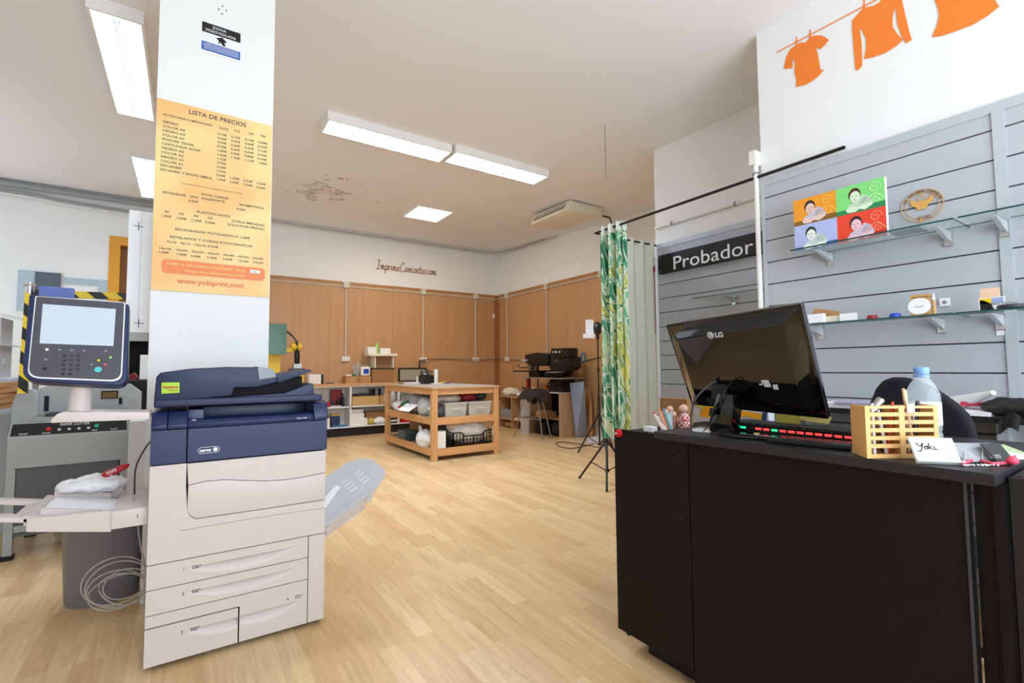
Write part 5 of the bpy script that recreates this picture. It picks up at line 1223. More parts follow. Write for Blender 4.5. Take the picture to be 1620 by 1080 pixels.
# ================================================================== LIGHT STANDS
def tripod(C_, r, a0, hub, ztop, label, lean=0):
    t = thing('light_stand', label, 'light stand', (C_[0], C_[1], 0))
    x, y = C_
    MB().cyl((x, y, .12), (x, y, hub+.25), .013, seg=12).build('lower_pole', 'black_plastic', t, smooth=True)
    MB().cyl((x, y, hub+.25), (x, y, ztop), .010, seg=12).build('upper_pole', 'black_plastic', t, smooth=True)
    for z in (hub+.25, (hub+ztop)/2+.1): MB().cyl((x, y, z-.02), (x, y, z+.02), .019, seg=14).cyl((x, y, z), (x-.035, y-.02, z), .007, seg=8).build('collar', 'black_plastic', t, smooth=True)
    MB().cyl((x, y, hub-.025), (x, y, hub+.025), .026, seg=14).build('hub', 'black_plastic', t, smooth=True)
    MB().cyl((x, y, .12), (x, y, .15), .024, seg=14).build('lower_hub', 'black_plastic', t, smooth=True)
    for k in range(3):
        a = a0+2*PI*k/3; fx, fy = x+r*math.cos(a), y+r*math.sin(a)
        l = MB().tube([(x+.02*math.cos(a), y+.02*math.sin(a), hub), (fx, fy, .012)], .011, 8).build('leg', 'black_plastic', t, smooth=True)
        MB().ball((fx, fy, .014), .014).build('rubber_foot', 'black_matte', l, smooth=True)
        MB().tube([(x+.02*math.cos(a), y+.02*math.sin(a), .135), (lerp(x, fx, .55), lerp(y, fy, .55), lerp(hub, .012, .55))], .006, 6).build('brace', 'black_plastic', t, smooth=True)
    return t
f1, f2 = PZ(917, 757, 0), PZ(960, 778, 0)
v = (f2-f1); mid = (f1+f2)/2; n = Vector((v.y, -v.x, 0)).normalized()
if n.dot(_R) < 0: n = -n
L_ = v.length; cA = mid + n*(L_/(2*math.sqrt(3))) ; rA = L_/math.sqrt(3)
tripod((cA.x, cA.y), rA, math.atan2(f1.y-cA.y, f1.x-cA.x), .42, 1.62, 'black tripod light stand nearest the end of the counter')
fB = PZ(915, 716, 0); cB = PZ(949, 718, 0); cB = Vector((cB.x, cB.y, 0)); rB = min((fB-cB).length, .6)
tripod((cB.x, cB.y), rB, math.atan2(fB.y-cB.y, fB.x-cB.x), .52, 1.62, 'black tripod light stand standing farther back, left of the leafy curtain')
lh = thing('lamp_head', 'black lamp head with a white reflector on top of the rear light stand', 'lamp', (cB.x, cB.y, 1.62))
p = Vector((cB.x, cB.y, 1.70)); MB().ball(p+Vector((0, 0, .05)), .075, .9, .9, 1.25).build('head', 'black_gloss', lh, smooth=True)
MB().cyl((cB.x, cB.y, 1.60), (cB.x, cB.y, 1.68), .02).build('socket', 'black_plastic', lh, smooth=True)
q = -_R; c1 = p+q*.10+Vector((0, 0, .05)); m_ = frame_mtx(c1, _R, (0, 0, 1)); MB().prism([(-.07, -.10), (.04, -.10), (.04, .12), (-.07, .12)], 0, .02, m_).prism([(-.11, -.14), (.05, -.14), (.05, -.08), (-.11, -.08)], .021, .06, m_).build('white_flap', 'paper', lh)

# ================================================================== CURTAINS
rodm = 'black_matte'
RZ, CYR = 2.505, 3.37
rl = thing('curtain_rail', 'black curtain rail running from the shop wall round to the fitting room wall', 'curtain rail', (XQ-.04, 2.3, RZ))
MB().cyl((XQ-.04, 1.22, RZ+.01), (XQ-.04, CYR, RZ), .011, seg=12).build('long_rod', rodm, rl, smooth=True)
MB().cyl((XQ-.04, CYR, RZ), (XP-.002, CYR, RZ), .009, seg=12).build('short_rod', rodm, rl, smooth=True)
def leaf_mat():
    m = bpy.data.materials.new('leafy_fabric'); m.use_nodes = True; nt = m.node_tree; b = nt.nodes['Principled BSDF']; b.inputs['Roughness'].default_value = .85
    tc = nt.nodes.new('ShaderNodeTexCoord')
    mp = nt.nodes.new('ShaderNodeMapping'); mp.inputs['Scale'].default_value = (1.5, 1.5, 1.0); mp.inputs['Rotation'].default_value = (.6, .5, .3)
    nt.links.new(tc.outputs['Object'], mp.inputs['Vector'])
    n = nt.nodes.new('ShaderNodeTexNoise'); n.inputs['Scale'].default_value = 3.4; n.inputs['Detail'].default_value = .6; n.inputs['Distortion'].default_value = 1.3
    nt.links.new(mp.outputs['Vector'], n.inputs['Vector'])
    cr = nt.nodes.new('ShaderNodeValToRGB'); cr.color_ramp.interpolation = 'CONSTANT'; e = cr.color_ramp.elements
    cols = [(0, '#2a7a5c'), (.36, '#4f9f7c'), (.42, '#e8ead6'), (.455, '#74b892'), (.49, '#d2e0b4'), (.525, '#e9e6c8'), (.56, '#4c8a62'), (.60, '#dcd468'), (.65, '#9aa85a')]
    e[0].position = 0; e[0].color = srgb(cols[0][1]); e[1].position = cols[1][0]; e[1].color = srgb(cols[1][1])
    for p, c in cols[2:]: x = e.new(p); x.color = srgb(c)
    nt.links.new(n.outputs['Fac'], cr.inputs['Fac'])
    # leaf ribs
    w = nt.nodes.new('ShaderNodeTexWave'); w.inputs['Scale'].default_value = 4; w.inputs['Distortion'].default_value = 7; w.inputs['Detail'].default_value = 1; w.inputs['Detail Scale'].default_value = .7
    nt.links.new(mp.outputs['Vector'], w.inputs['Vector'])
    r2 = nt.nodes.new('ShaderNodeValToRGB'); r2.color_ramp.elements[0].position = .06; r2.color_ramp.elements[1].position = .14
    r2.color_ramp.elements[0].color = (1, 1, 1, 1); r2.color_ramp.elements[1].color = (0, 0, 0, 1)
    nt.links.new(w.outputs['Fac'], r2.inputs['Fac'])
    mx = nt.nodes.new('ShaderNodeMix'); mx.data_type = 'RGBA'; nt.links.new(r2.outputs['Color'], mx.inputs['Factor']); nt.links.new(cr.outputs['Color'], mx.inputs['A']); mx.inputs['B'].default_value = srgb('#d9e4cf')
    # plain cream band at the top hem
    sx = nt.nodes.new('ShaderNodeSeparateXYZ'); nt.links.new(tc.outputs['Object'], sx.inputs['Vector'])
    gt_ = nt.nodes.new('ShaderNodeMath'); gt_.operation = 'GREATER_THAN'; gt_.inputs[1].default_value = 1.90; nt.links.new(sx.outputs['Z'], gt_.inputs[0])
    m2 = nt.nodes.new('ShaderNodeMix'); m2.data_type = 'RGBA'; nt.links.new(gt_.outputs['Value'], m2.inputs['Factor']); nt.links.new(mx.outputs['Result'], m2.inputs['A']); m2.inputs['B'].default_value = srgb('#e4e8dc')
    nt.links.new(m2.outputs['Result'], b.inputs['Base Color']); return m
cz0, cz1 = .555, 2.535; YLC = 3.30
def curt(u, v):
    y = lerp(2.99, 3.30, u); z = lerp(cz0, cz1, v)
    a = u*2*PI*3.5
    return Vector((XQ-.04+.045*math.sin(a)*(1+.15*math.sin(3*v)), y+.012*math.cos(a*2)+.01*math.sin(2*v+u*9), z+.004*math.sin(a)))
b = MB(); b.grid(curt, 84, 24, .003); lc = b.build('leafy_curtain', leaf_mat(), smooth=True, label='green leafy curtain gathered at the corner of the fitting room rail', cat='curtain')
def curt2(u, v):
    x = lerp(3.36, 4.12, u); z = lerp(cz0, cz1, v); a = u*2*PI*5
    return Vector((x, CYR+.022*math.sin(a)+.004*math.sin(7*v+3*u), z+(.012*math.cos(a) if v > .96 else 0)))
b = MB(); b.grid(curt2, 90, 20, .003); b.build('pale_curtain', mat('pale_fabric', '#dfe0d2', .85, noise=.06, nscale=5), smooth=True, label='pale curtain with a faint pattern beside the fitting room wall', cat='curtain')
MB().cyl((4.06, 3.32, 1.55), (4.06, 3.32, 2.20), .004, seg=6).cyl((4.06, 3.32, 2.20), (4.06, 3.32, 2.26), .010, seg=8).build('curtain_wand', 'dark_red', smooth=True, label='thin dark red wand hanging in front of the pale curtain', cat='wand')
# ================================================================== CEILING UNIT, WIRE, PIPES
ac = thing('air_conditioner', 'cream ceiling air conditioner with a dark slotted grille near the leafy curtain', 'air conditioner', (4.85, 5.65, 3.46))
YZ = frame_mtx((0, 0, 0), (1, 0, 0), (0, 0, 1))
MB().prism([(4.49, 3.50), (4.50, 3.48), (4.62, 3.455), (5.16, 3.50), (5.20, 3.63), (4.544, 3.63)], -5.20, -6.10, YZ).bevel(.012, 2).build('casing', 'cream_plastic', ac, smooth=True)
amx = frame_mtx((4.49, 0, 3.50), (0, -1, 0), (.05, 0, .12))
MB().prism([(-6.03, .030), (-5.27, .030), (-5.27, .092), (-6.03, .092)], .0005, .0025, amx).build('grille_slot', 'black_matte', ac)
for k in range(2): MB().prism([(-6.03, .046+.018*k), (-5.27, .046+.018*k), (-5.27, .055+.018*k), (-6.03, .055+.018*k)], .003, .008, amx).build('vane', 'cream_plastic', ac)
MB().box(4.64, 4.95, 5.192, 5.199, 3.50, 3.585).bevel(.003).build('end_cover', 'cream_plastic', ac)
MB().cyl((5.19, 5.34, 3.57), (5.50, 5.34, 3.57), .035, seg=14).build('pipe_stub', 'cream_plastic', ac, smooth=True)
MB().tube(smooth_path([(5.30, 5.30, 3.55), (5.34, 5.2, 3.50), (5.34, 5.16, 3.40), (5.36, 5.16, 3.2), (5.6, 5.2, 3.0)]), .013, 8).build('hose', 'dark_gray', ac, smooth=True)
path_thing('hanging_wire', [(3.33, 3.28, CZ(3.28)-.001), (3.33, 3.28, 3.04)], .0025, 'dark_gray', 'thin dark wire hanging straight down from the ceiling', 'wire', 6)
path_thing('white_pipe', [(XP-.02, 3.385, 2.695), (XP-.02, 1.78, 2.70)], .014, 'white_plastic', 'horizontal white pipe above the slatwall of the fitting room', 'pipe', 10)
for y, l in ((3.16, 'pipe clip left of the fitting room pipe, near the curtain'), (2.46, 'pipe clip on the fitting room pipe near the shop wall corner')):
    MB().cyl((XP-.02, y-.008, 2.697), (XP-.02, y+.008, 2.697), .020, seg=12).cyl((XP-.02, y, 2.697), (XP-.02, y, 2.72), .006, seg=8).build('pipe_clip', 'gray', smooth=True, label=l, cat='pipe clip')
dp = thing('corner_pipe', 'white pipe running down the corner of the shop wall from a small white box', 'pipe', (XQ-.05, 1.765, .95))
MB().cyl((XQ-.04, 1.768, 0.0), (XQ-.04, 1.768, 2.62), .016, seg=12).build('pipe', 'white_plastic', dp, smooth=True)
MB().cyl((XQ-.02, 1.775, 0.0), (XQ-.02, 1.775, 2.62), .008, seg=8).build('thin_pipe', 'white_plastic', dp, smooth=True)
MB().box(XQ-.07, XQ+.02, 1.752, 1.80, 2.60, 2.70).bevel(.004).build('junction_box', 'white_plastic', dp)
MB().cyl((XQ-.04, 1.768, 2.535), (XQ-.04, 1.768, 2.545), .024, seg=12).build('clip', 'gray', dp, smooth=True)

# ================================================================== FITTING ROOM SIGN
sgn = thing('fitting_room_sign', 'long black sign with white lettering on the fitting room slatwall', 'sign', (4.12, 2.7, 2.18))
XS = 4.10
zA = uv(SIDE(XS), 1041, 404.7); zB = uv(SIDE(XS), 1043, 433.3); zC = uv(SIDE(XS), 1202, 366)
MB().box(XS, XP-.024, -zC[0]-.02, -zA[0], zB[1], zA[1]).bevel(.003).build('sign_box', 'black_matte', sgn)
t = MB(); q = SIDE(XS-.0005); u0, v0 = uv(q, 900+590/3.6, 220+742/3.6); u1, v1 = uv(q, 900+1042/3.6, 220+640/3.6)
put_text(t, 'Probador', q, u0, v0-.002, .19, width=u1-u0, depth=.001); t.build('lettering', 'white_ink', sgn)
for (px, py) in ((1043.5, 408), (1044.5, 430)):
    u, v = uv(q, px, py); p = q @ Vector((u, v, 0)); MB().cyl(p, p+Vector((-.004, 0, 0)), .008, seg=10).build('screw', 'steel', sgn, smooth=True)

# ================================================================== GLASS SHELVES
gls = bpy.data.materials.new('shelf_glass'); gls.use_nodes = True
nt = gls.node_tree; b_ = nt.nodes['Principled BSDF']; b_.inputs['Base Color'].default_value = srgb('#c4d8d4'); b_.inputs['Roughness'].default_value = .03; b_.inputs['Alpha'].default_value = .30; b_.inputs['Specular IOR Level'].default_value = .7
M['shelf_glass'] = gls; defm('glass_edge', '#1f4f48', .15)
def bracket(t, X, y, z, w=.02, L_=.20, h=.055):
    b = MB(); b.prism([(X, z), (X-L_, z), (X-L_, z-.008), (X, z-h)], -(y-w/2), -(y+w/2), YZ).bevel(.002).build('bracket_arm', 'alu', t)
    MB().box(X-.012, X+.0, y-w*.9, y+w*.9, z-h-.02, z+.012).bevel(.003).build('bracket_plate', 'chrome', t)
def glass_shelf(X0, X1, y0, y1, z, br, label, group=None):
    t = thing('glass_shelf', label, 'glass shelf', ((X0+X1)/2, (y0+y1)/2, z-.02), 0, group)
    MB().box(X0+.002, X1, y0, y1, z-.008, z).build('pane', 'shelf_glass', t)
    MB().box(X0, X0+.0018, y0, y1, z-.008, z).build('front_edge', 'glass_edge', t)
    MB().box(X0+.002, X1, y0-.0018, y0-.0002, z-.008, z).build('end_edge', 'glass_edge', t)
    for y in br: bracket(t, X1+.0, y, z-.0085)
    return t
WX = XQ-.0235
ZU, ZLo = 1.897, 1.446
yb_ = lambda px, py: PX(px, py, WX-.01).y
glass_shelf(3.0, WX, .692, 1.436, ZU, (yb_(1314, 404), yb_(1500, 372)), 'upper glass shelf carrying the colourful portrait canvas')
glass_shelf(3.0, WX, -.25, .674, ZU, (yb_(1590, 372), .0), 'upper glass shelf at the right edge, past the wooden ring')
glass_shelf(3.0, WX, .712, 1.60, ZLo, (yb_(1299, 528), yb_(1490, 512)), 'lower glass shelf holding cards, caps and the wooden notebook')
glass_shelf(3.0, WX, -.25, .700, ZLo, (yb_(1583, 508), .0), 'lower glass shelf at the right edge under the peach card')
glass_shelf(3.93, XP-.0235, 1.82, 2.78, 1.845, (2.50, 2.0), 'glass shelf inside the fitting room below the black sign')
for i, (px, lb) in enumerate(((1067, 'clear display clip leftmost above the monitor in the fitting room'), (1085, 'clear display clip second from the left above the monitor'), (1102, 'clear display clip third from the left above the monitor'), (1131, 'small grey clip at the right of the display clips above the monitor'))):
    y = PX(px, 503, 4.12).y; z = PX(px, 503, 4.12).z
    MB().box(4.08, XP-.0235, y-.03, y+.03, z-.05, z-.045).box(4.08, 4.085, y-.03, y-.024, z-.045, z+.02).box(4.08, 4.085, y+.024, y+.03, z-.045, z+.02).build('display_clip', 'light_gray', label=lb, cat='clip', group='display clips in the fitting room')

# ------------------------------------------------------------------ portrait canvas on the upper shelf
cv = thing('portrait_canvas', 'four-colour portrait canvas of a child standing on the upper glass shelf', 'canvas', (3.13, 1.2, ZU))
CX = 3.10
a = uv(SIDE(CX), 1255, 319); c = uv(SIDE(CX), 1400, 301)
yL, yR, zT, zB_ = a[0], c[0], a[1], ZU+.001
MB().box(CX, CX+.03, -yR, -yL, zB_, zT).build('canvas', 'white_gloss', cv)
cm2 = frame_mtx((CX-.0004, 0, 0), (0, -1, 0), (0, 0, 1)); uM = (yL+yR)/2; vM = (zB_+zT)/2
def ell(cx, cy, rx, ry, a0=0, a1=360, n=22): return [(cx+rx*math.cos(math.radians(a0+(a1-a0)*i/n)), cy+ry*math.sin(math.radians(a0+(a1-a0)*i/n))) for i in range(n+(0 if a1-a0 == 360 else 1))]
def quadrant(u0, v0, u1, v1, bg, band, skin, hair, shirt_c, swirl):
    k = [0]
    def lay(poly, m, nm):
        k[0] += 1
        MB().prism(poly, k[0]*.0004, k[0]*.0004+.0003, cm2).build(nm, mat('art_'+m.strip('#'), m, .5, noise=0), cv)
    w, h = u1-u0, v1-v0
    R = lambda x, y: (u0+x*w, v0+y*h)
    lay([R(0, 0), R(1, 0), R(1, 1), R(0, 1)], bg, 'picture_ground')
    lay([R(0, 0), R(1, 0), R(1, .20), R(0, .16)], band, 'picture_band')
    cx, cy = R(.40, .62)
    if swirl:
        b = MB()
        for (sx_, sy_, s_) in ((.80, .72, .13), (.84, .32, .10)):
            pts = [R(sx_+s_*(1-i/26)*math.cos(i*.42), sy_+s_*1.5*(1-i/26)*math.sin(i*.42)) for i in range(24)]
            b.tube([cm2 @ Vector((p[0], p[1], .0012)) for p in pts], .0016, 5)
        b.tube([cm2 @ Vector((*R(.55+.45*i/8, .22+.5*math.sin(i*.35)**2*.6), .0012)) for i in range(9)], .0018, 5)
        b.build('swirls', mat('art_'+swirl.strip('#'), swirl, .5, noise=0), cv)
    lay([R(.22, .10), R(.26, .28), R(.42, .42), R(.58, .58), R(.70, .46), R(.76, .26), R(.70, .12), R(.50, .10)], shirt_c, 'shirt')
    b = MB(); k[0] += 1
    for i in range(6):
        p, q_ = Vector(R(.50+.035*i, .26)), Vector(R(.56+.030*i, .50-.03*abs(i-2))); d = Vector((.0016, 0)); b.prism([tuple(p), tuple(p+d), tuple(q_+d), tuple(q_)], k[0]*.0004, k[0]*.0004+.0002, cm2)
    b.build('shirt_stripes', mat('art_stripe', '#5b5560', .5), cv)
    lay([R(.20, .16), R(.24, .04), R(.40, -.0+.02), R(.48, .10), R(.60, .03), R(.74, .14), R(.78, .24), R(.62, .22), R(.46, .18), R(.30, .24)], skin, 'arms')
    lay(ell(cx, cy+.02*h, w*.125, h*.235), hair, 'hair')
    lay(ell(cx+.006*w, cy-.06*h, w*.105, h*.20), skin, 'face')
    for dx in (-.045, .035): lay(ell(cx+dx*w, cy-.03*h, w*.013, h*.016, n=8), '#4a4048', 'eye')
    lay(ell(cx-.0*w, cy-.17*h, w*.022, h*.014, n=8), '#b05058', 'mouth')
    lay(ell(cx-.008*w, cy-.10*h, w*.008, h*.020, n=8), '#c08a80', 'nose')
quadrant(yL, vM, uM, zT, '#f5a028', '#8a6428', '#f3cfc6', '#3a2430', '#cfc8d4', '#f8d26a')
quadrant(uM, vM, yR, zT, '#86e07e', '#2f8a58', '#ddf3d4', '#4a2418', '#c6dcc0', '#d8f6c8')
quadrant(yL, zB_, uM, vM, '#b6c0ec', '#3f62ac', '#f2f5ec', '#22402e', '#d2dcd8', None)
quadrant(uM, zB_, yR, vM, '#f04a30', '#c02a20', '#f6c8d2', '#40202c', '#d4c4d8', '#f8b078')
# wooden ring
rg = thing('wooden_ring', 'round openwork wooden ornament with lettering mounted beside the canvas', 'ornament', (WX-.01, .9, 1.95))
rq = frame_mtx((WX-.006, 0, 0), (0, -1, 0), (0, 0, 1)); cu_, cv__ = uv(rq, 1458.5, 325)
orw = mat('ring_wood', '#dca858', .55); RR = (uv(rq, 1492, 318)[0]-uv(rq, 1425, 332)[0])/2
for r_, w_ in ((RR, .0020), (RR*.80, .0017)):
    MB().tube([rq @ Vector((cu_+r_*math.cos(2*PI*i/48), cv__+r_*.96*math.sin(2*PI*i/48), 0)) for i in range(48)], w_, 6, closed=True).build('hoop', orw, rg, smooth=True)
t = MB()
for i, ch in enumerate('MI PRIMERA COMUNION'):
    a_ = math.radians(150-i*7.4); p = (cu_+RR*.865*math.cos(a_), cv__+RR*.83*math.sin(a_))
    if ch != ' ': put_text(t, ch, rq @ Matrix.Translation((p[0], p[1], 0)) @ Matrix.Rotation(a_-PI/2, 4, 'Z'), -.006, -.004, .022, depth=.001)
t.build('lettering', mat('ring_brown', '#8a5a34', .6), rg)
b = MB(); b.prism([(cu_-.045, cv__+.045), (cu_-.05, cv__+.015), (cu_-.025, cv__-.005), (cu_-.02, cv__-.02), (cu_+.02, cv__-.02), (cu_+.025, cv__-.002), (cu_+.05, cv__+.02), (cu_+.045, cv__+.05), (cu_+.02, cv__+.025), (cu_-.02, cv__+.025)], -.001, .001, rq); b.build('wings', orw, rg)
MB().tube([rq @ Vector((cu_+.014*math.cos(2*PI*i/16), cv__+.040+.014*math.sin(2*PI*i/16), .001)) for i in range(16)], .0022, 5, closed=True).build('head', orw, rg, smooth=True)
b = MB(); b.tube([rq @ Vector((cu_, cv__+.054, .0)), rq @ Vector((cu_, cv__+RR*.8, .0))], .0016, 5); b.build('link', orw, rg, smooth=True); b = MB(); b.tube([rq @ Vector((cu_-.008, cv__-RR*.8, .0)), rq @ Vector((cu_-.008, cv__-RR*.97, .0))], .005, 6); b.build('link', orw, rg, smooth=True)
t = MB(); put_text(t, 'YOEL', rq, cu_-.022, cv__-.075, .026, depth=.001); t.build('name', mat('ring_brown', '#8a5a34', .6), rg)
small('gray_dish', 'box', 3.13, .90, ZU+.0005, (.14, .13, .006), 'gray', 'flat grey card lying on the upper glass shelf under the wooden ring', 'card')

# ------------------------------------------------------------------ things on the lower shelf
LX = 3.06
def on_shelf(px, py): p = PX(px, py, LX); return p
def card(name, p0, p1, X, th, m, label, cat='card', lean=0):
    """upright card between two pixel corners standing at X"""
    a, c = PX(*p0, X), PX(*p1, X); return MB().box(X, X+th, min(a.y, c.y), max(a.y, c.y), ZLo+.0005, max(a.z, c.z)).build(name, m, label=label, cat=cat)
card('white_cards', (1272, 498), (1303, 507), 3.04, .03, 'paper', 'white card stack nearest the monitor on the lower glass shelf')
card('cream_cards', (1300, 501), (1323, 506), 3.06, .03, 'cream_plastic', 'low cream card stack in front of the brown envelope')
card('label_card', (1328, 496.5), (1356, 505), 3.05, .004, 'paper', 'white label card standing alone between the envelope and the red cap')
q = SIDE(3.10); P5 = [uv(q, *p) for p in ((1280, 497), (1288, 478), (1324, 482), (1316, 501))]
zz = ZLo+.001-min(p[1] for p in P5)
en = thing('envelope_box', 'brown folded card box on the lower glass shelf beside the monitor', 'box', (3.1, 1.35, ZLo))
MB().prism([(u, v+zz) for u, v in P5], 0, -.05, q).bevel(.002).build('carton', 'cardboard', en)
u = sum(p[0] for p in P5)/4; v = sum(p[1] for p in P5)/4+zz; MB().tube([q @ Vector((u-.02+.01*i, v+.003*(i-2)**2*.6, .001)) for i in range(5)], .0016, 5).build('logo_curve', 'ink', en)
for px, m, l in ((1380, 'dark_red', 'small dark red cap on the lower glass shelf'), (1416, 'blue', 'small blue cap on the lower glass shelf')):
    p = PX(px, 503, 3.05); MB().lathe([(.024, 0), (.026, .006), (.020, .022), (0, .024)], (3.05, p.y, ZLo+.0005), 20).build('cap', m, smooth=True, label=l, cat='cap', group=None)
nb = thing('wooden_notebook', 'wooden notebook with a white oval label and a pen, standing on the lower glass shelf', 'notebook', (3.05, .95, ZLo))
q = SIDE(3.045); a = uv(q, 1439, 467); c = uv(q, 1471, 464); 
MB().box(3.045, 3.06, -c[0], -a[0], ZLo+.0006, c[1]).bevel(.002).build('cover', mat('light_wood', '#cfa063', .55), nb)
uc, vc = (a[0]+c[0])/2-.004, (ZLo+c[1])/2-.005
MB().prism(ell(uc, vc, .046, .042), .0003, .0012, q).build('oval_label', 'paper', nb)
MB().tube([q @ Vector((uc-.02+.012*i, vc-.008+.010*(i % 2), .0016)) for i in range(4)], .0010, 5).build('signature', 'ink', nb)
t = MB(); put_text(t, 'Recuerdo de mi', q, a[0]+.012, c[1]-.018, .014, width=.075, depth=.0006); put_text(t, 'Comunion', q, a[0]+.03, ZLo+.006, .010, depth=.0006); t.build('lettering', mat('ring_brown', '#8a5a34', .6), nb)
pe = MB().cyl((3.05, -c[0]-.012, ZLo+.001), (3.05, -c[0]-.012, c[1]-.035), .007, seg=12).build('pen', mat('light_wood', '#cfa063', .55), nb, smooth=True); MB().cyl((3.05, -c[0]-.012, c[1]-.034), (3.05, -c[0]-.012, c[1]), .007, .003, 12).build('pen_tip', 'white_gloss', pe, smooth=True)
sk_ = thing('power_socket', 'small square white socket on the grey slatwall above the lower glass shelf', 'socket', (WX, .81, 1.5))
p = PX(1495, 478, WX); MB().box(WX-.008, WX-.0003, p.y-.022, p.y+.022, p.z-.022, p.z+.022).bevel(.003).build('plate', 'white_gloss', sk_); MB().cyl((WX-.0085, p.y, p.z), (WX-.0095, p.y, p.z), .009, seg=14).build('opening', 'gray', sk_, smooth=True)
MB().box(WX-.003, WX-.0003, p.y-.055, p.y+.055, p.z+.028, p.z+.05).bm.free()
ph = thing('photo_card', 'card with a yellow and blue header standing on the right lower glass shelf', 'card', (3.09, .6, ZLo))
q = SIDE(3.09); a = uv(q, 1548, 472); c = uv(q, 1589, 470)
MB().box(3.09, 3.096, -c[0], -a[0], ZLo+.0006, a[1]).build('sheet', 'paper', ph)
MB().prism([(a[0]+.003, a[1]-.028), ((a[0]+c[0])/2, a[1]-.028), ((a[0]+c[0])/2, a[1]-.003), (a[0]+.003, a[1]-.003)], .0002, .001, q).build('yellow_header', 'yellow', ph)
MB().prism([((a[0]+c[0])/2, a[1]-.028), (c[0]-.003, a[1]-.028), (c[0]-.003, a[1]-.003), ((a[0]+c[0])/2, a[1]-.003)], .0002, .001, q).build('blue_header', mat('soft_blue', '#9aabd0', .5), ph)
MB().prism([(a[0]+.004, ZLo+.004), (c[0]-.035, ZLo+.004), (c[0]-.045, ZLo+.035), (c[0]-.07, ZLo+.052), (a[0]+.004, ZLo+.055)], .0002, .001, q).build('dark_picture', 'black_matte', ph)
t = MB(); put_text(t, 'Angelica Domus', q, a[0]+.008, a[1]-.036, .014, width=.12, depth=.0006); t.build('lettering', 'ink', ph)
q = SIDE(3.115); a2 = uv(q, 1550, 457); c2 = uv(q, 1582, 471); MB().box(3.115, 3.118, -c2[0], -a2[0], ZLo+.0006, a2[1]).build('peach_card', mat('peach_card', '#f0c8a8', .35), label='peach coloured card standing behind the yellow headed card', cat='card')
sp = MB(); p = PX(1577, 509, 3.13); sp.lathe([(.0, -.002), (.050, 0), (.054, .006), (.050, .016), (0, .018)], (3.17, p.y, ZLo-.0265), 28); sp.bm.free()
rb = thing('round_weight', 'dark grey round disc lying on the right lower glass shelf in front of the cards', 'disc', (3.05, .55, ZLo))
MB().lathe([(.045, 0), (.050, .004), (.050, .014), (.045, .018), (.0, .018)], (3.045, .52, ZLo+.0006), 30).build('disc', 'dark_gray', rb, smooth=True)
p = PX(1590, 520, WX); MB().box(WX-.004, WX-.0003, p.y-.03, p.y+.03, p.z-.03, p.z+.03).build('white_card', 'paper', label='white square card on the slatwall under the right lower glass shelf', cat='card')

# ------------------------------------------------------------------ orange clothes line on the wall
ow = mat('wall_orange', '#f5822c', .6, noise=0)
wq = SIDE(XQ-.0025)
def decal(name, pts, label, cat, k=3.857, ox=1200, oy=0):
    MB().prism([uv(wq, ox+x/k, oy+y/k) for x, y in pts], 0, .0015, wq).build(name, ow, label=label, cat=cat)
decal('tshirt_sticker', [(155, 420), (168, 350), (195, 300), (235, 272), (262, 258), (285, 262), (300, 245), (322, 222), (350, 216), (385, 217), (412, 230), (430, 243), (405, 275), (378, 300), (362, 295), (348, 278), (362, 330), (372, 385), (380, 428), (400, 425), (375, 455), (335, 490), (285, 518), (228, 530), (232, 490), (220, 440), (222, 380), (206, 348), (208, 385), (208, 415)], 'orange T-shirt shape painted on the white wall, the smallest garment', 'wall sticker')
decal('sweater_sticker', [(592, 425), (584, 330), (575, 220), (571, 128), (600, 92), (640, 50), (665, 42), (700, 36), (740, 14), (752, -10), (872, -20), (882, 30), (898, 100), (920, 190), (936, 243), (900, 264), (872, 215), (848, 150), (836, 45), (828, 60), (818, 110), (820, 165), (850, 210), (882, 242), (845, 278), (770, 325), (700, 348), (645, 360), (658, 290), (655, 235), (632, 185), (617, 170), (630, 270), (633, 400), (610, 428)], 'orange long-sleeved top shape painted on the white wall', 'wall sticker')
decal('garment_sticker', [(1058, 226), (1085, 165), (1102, 100), (1095, 50), (1072, -10), (1060, -60), (1350, -200), (1430, -20), (1470, 40), (1400, 95), (1310, 150), (1190, 195), (1120, 218)], 'large orange garment shape cut off by the top right edge of the photo', 'wall sticker')
b = MB(); c0, c1 = uv(wq, 1228.5, 83), uv(wq, 1395, -5)
d = Vector((c1[0]-c0[0], c1[1]-c0[1])); n_ = Vector((-d.y, d.x)).normalized()*.0035; d2 = d*1.9
b.prism([(c0[0]-n_.x, c0[1]-n_.y), (c0[0]+d2.x-n_.x, c0[1]+d2.y-n_.y), (c0[0]+d2.x+n_.x, c0[1]+d2.y+n_.y), (c0[0]+n_.x, c0[1]+n_.y)], 0, .0014, wq)
b.build('clothes_line_sticker', ow, label='thin orange clothes line painted on the white wall', cat='wall sticker')
for i, ((px, py), lb) in enumerate((((1260, 66), 'left orange clothes peg holding the T-shirt shape'), ((1281.5, 55), 'right orange clothes peg holding the T-shirt shape'), ((1367, 8), 'orange clothes peg holding the long-sleeved top shape'))):
    u, v = uv(wq, px, py); MB().prism([(u-.006, v-.03), (u+.004, v-.03), (u+.006, v+.03), (u, v+.035)], .0016, .0030, wq).build('peg_sticker', ow, label=lb, cat='wall sticker')
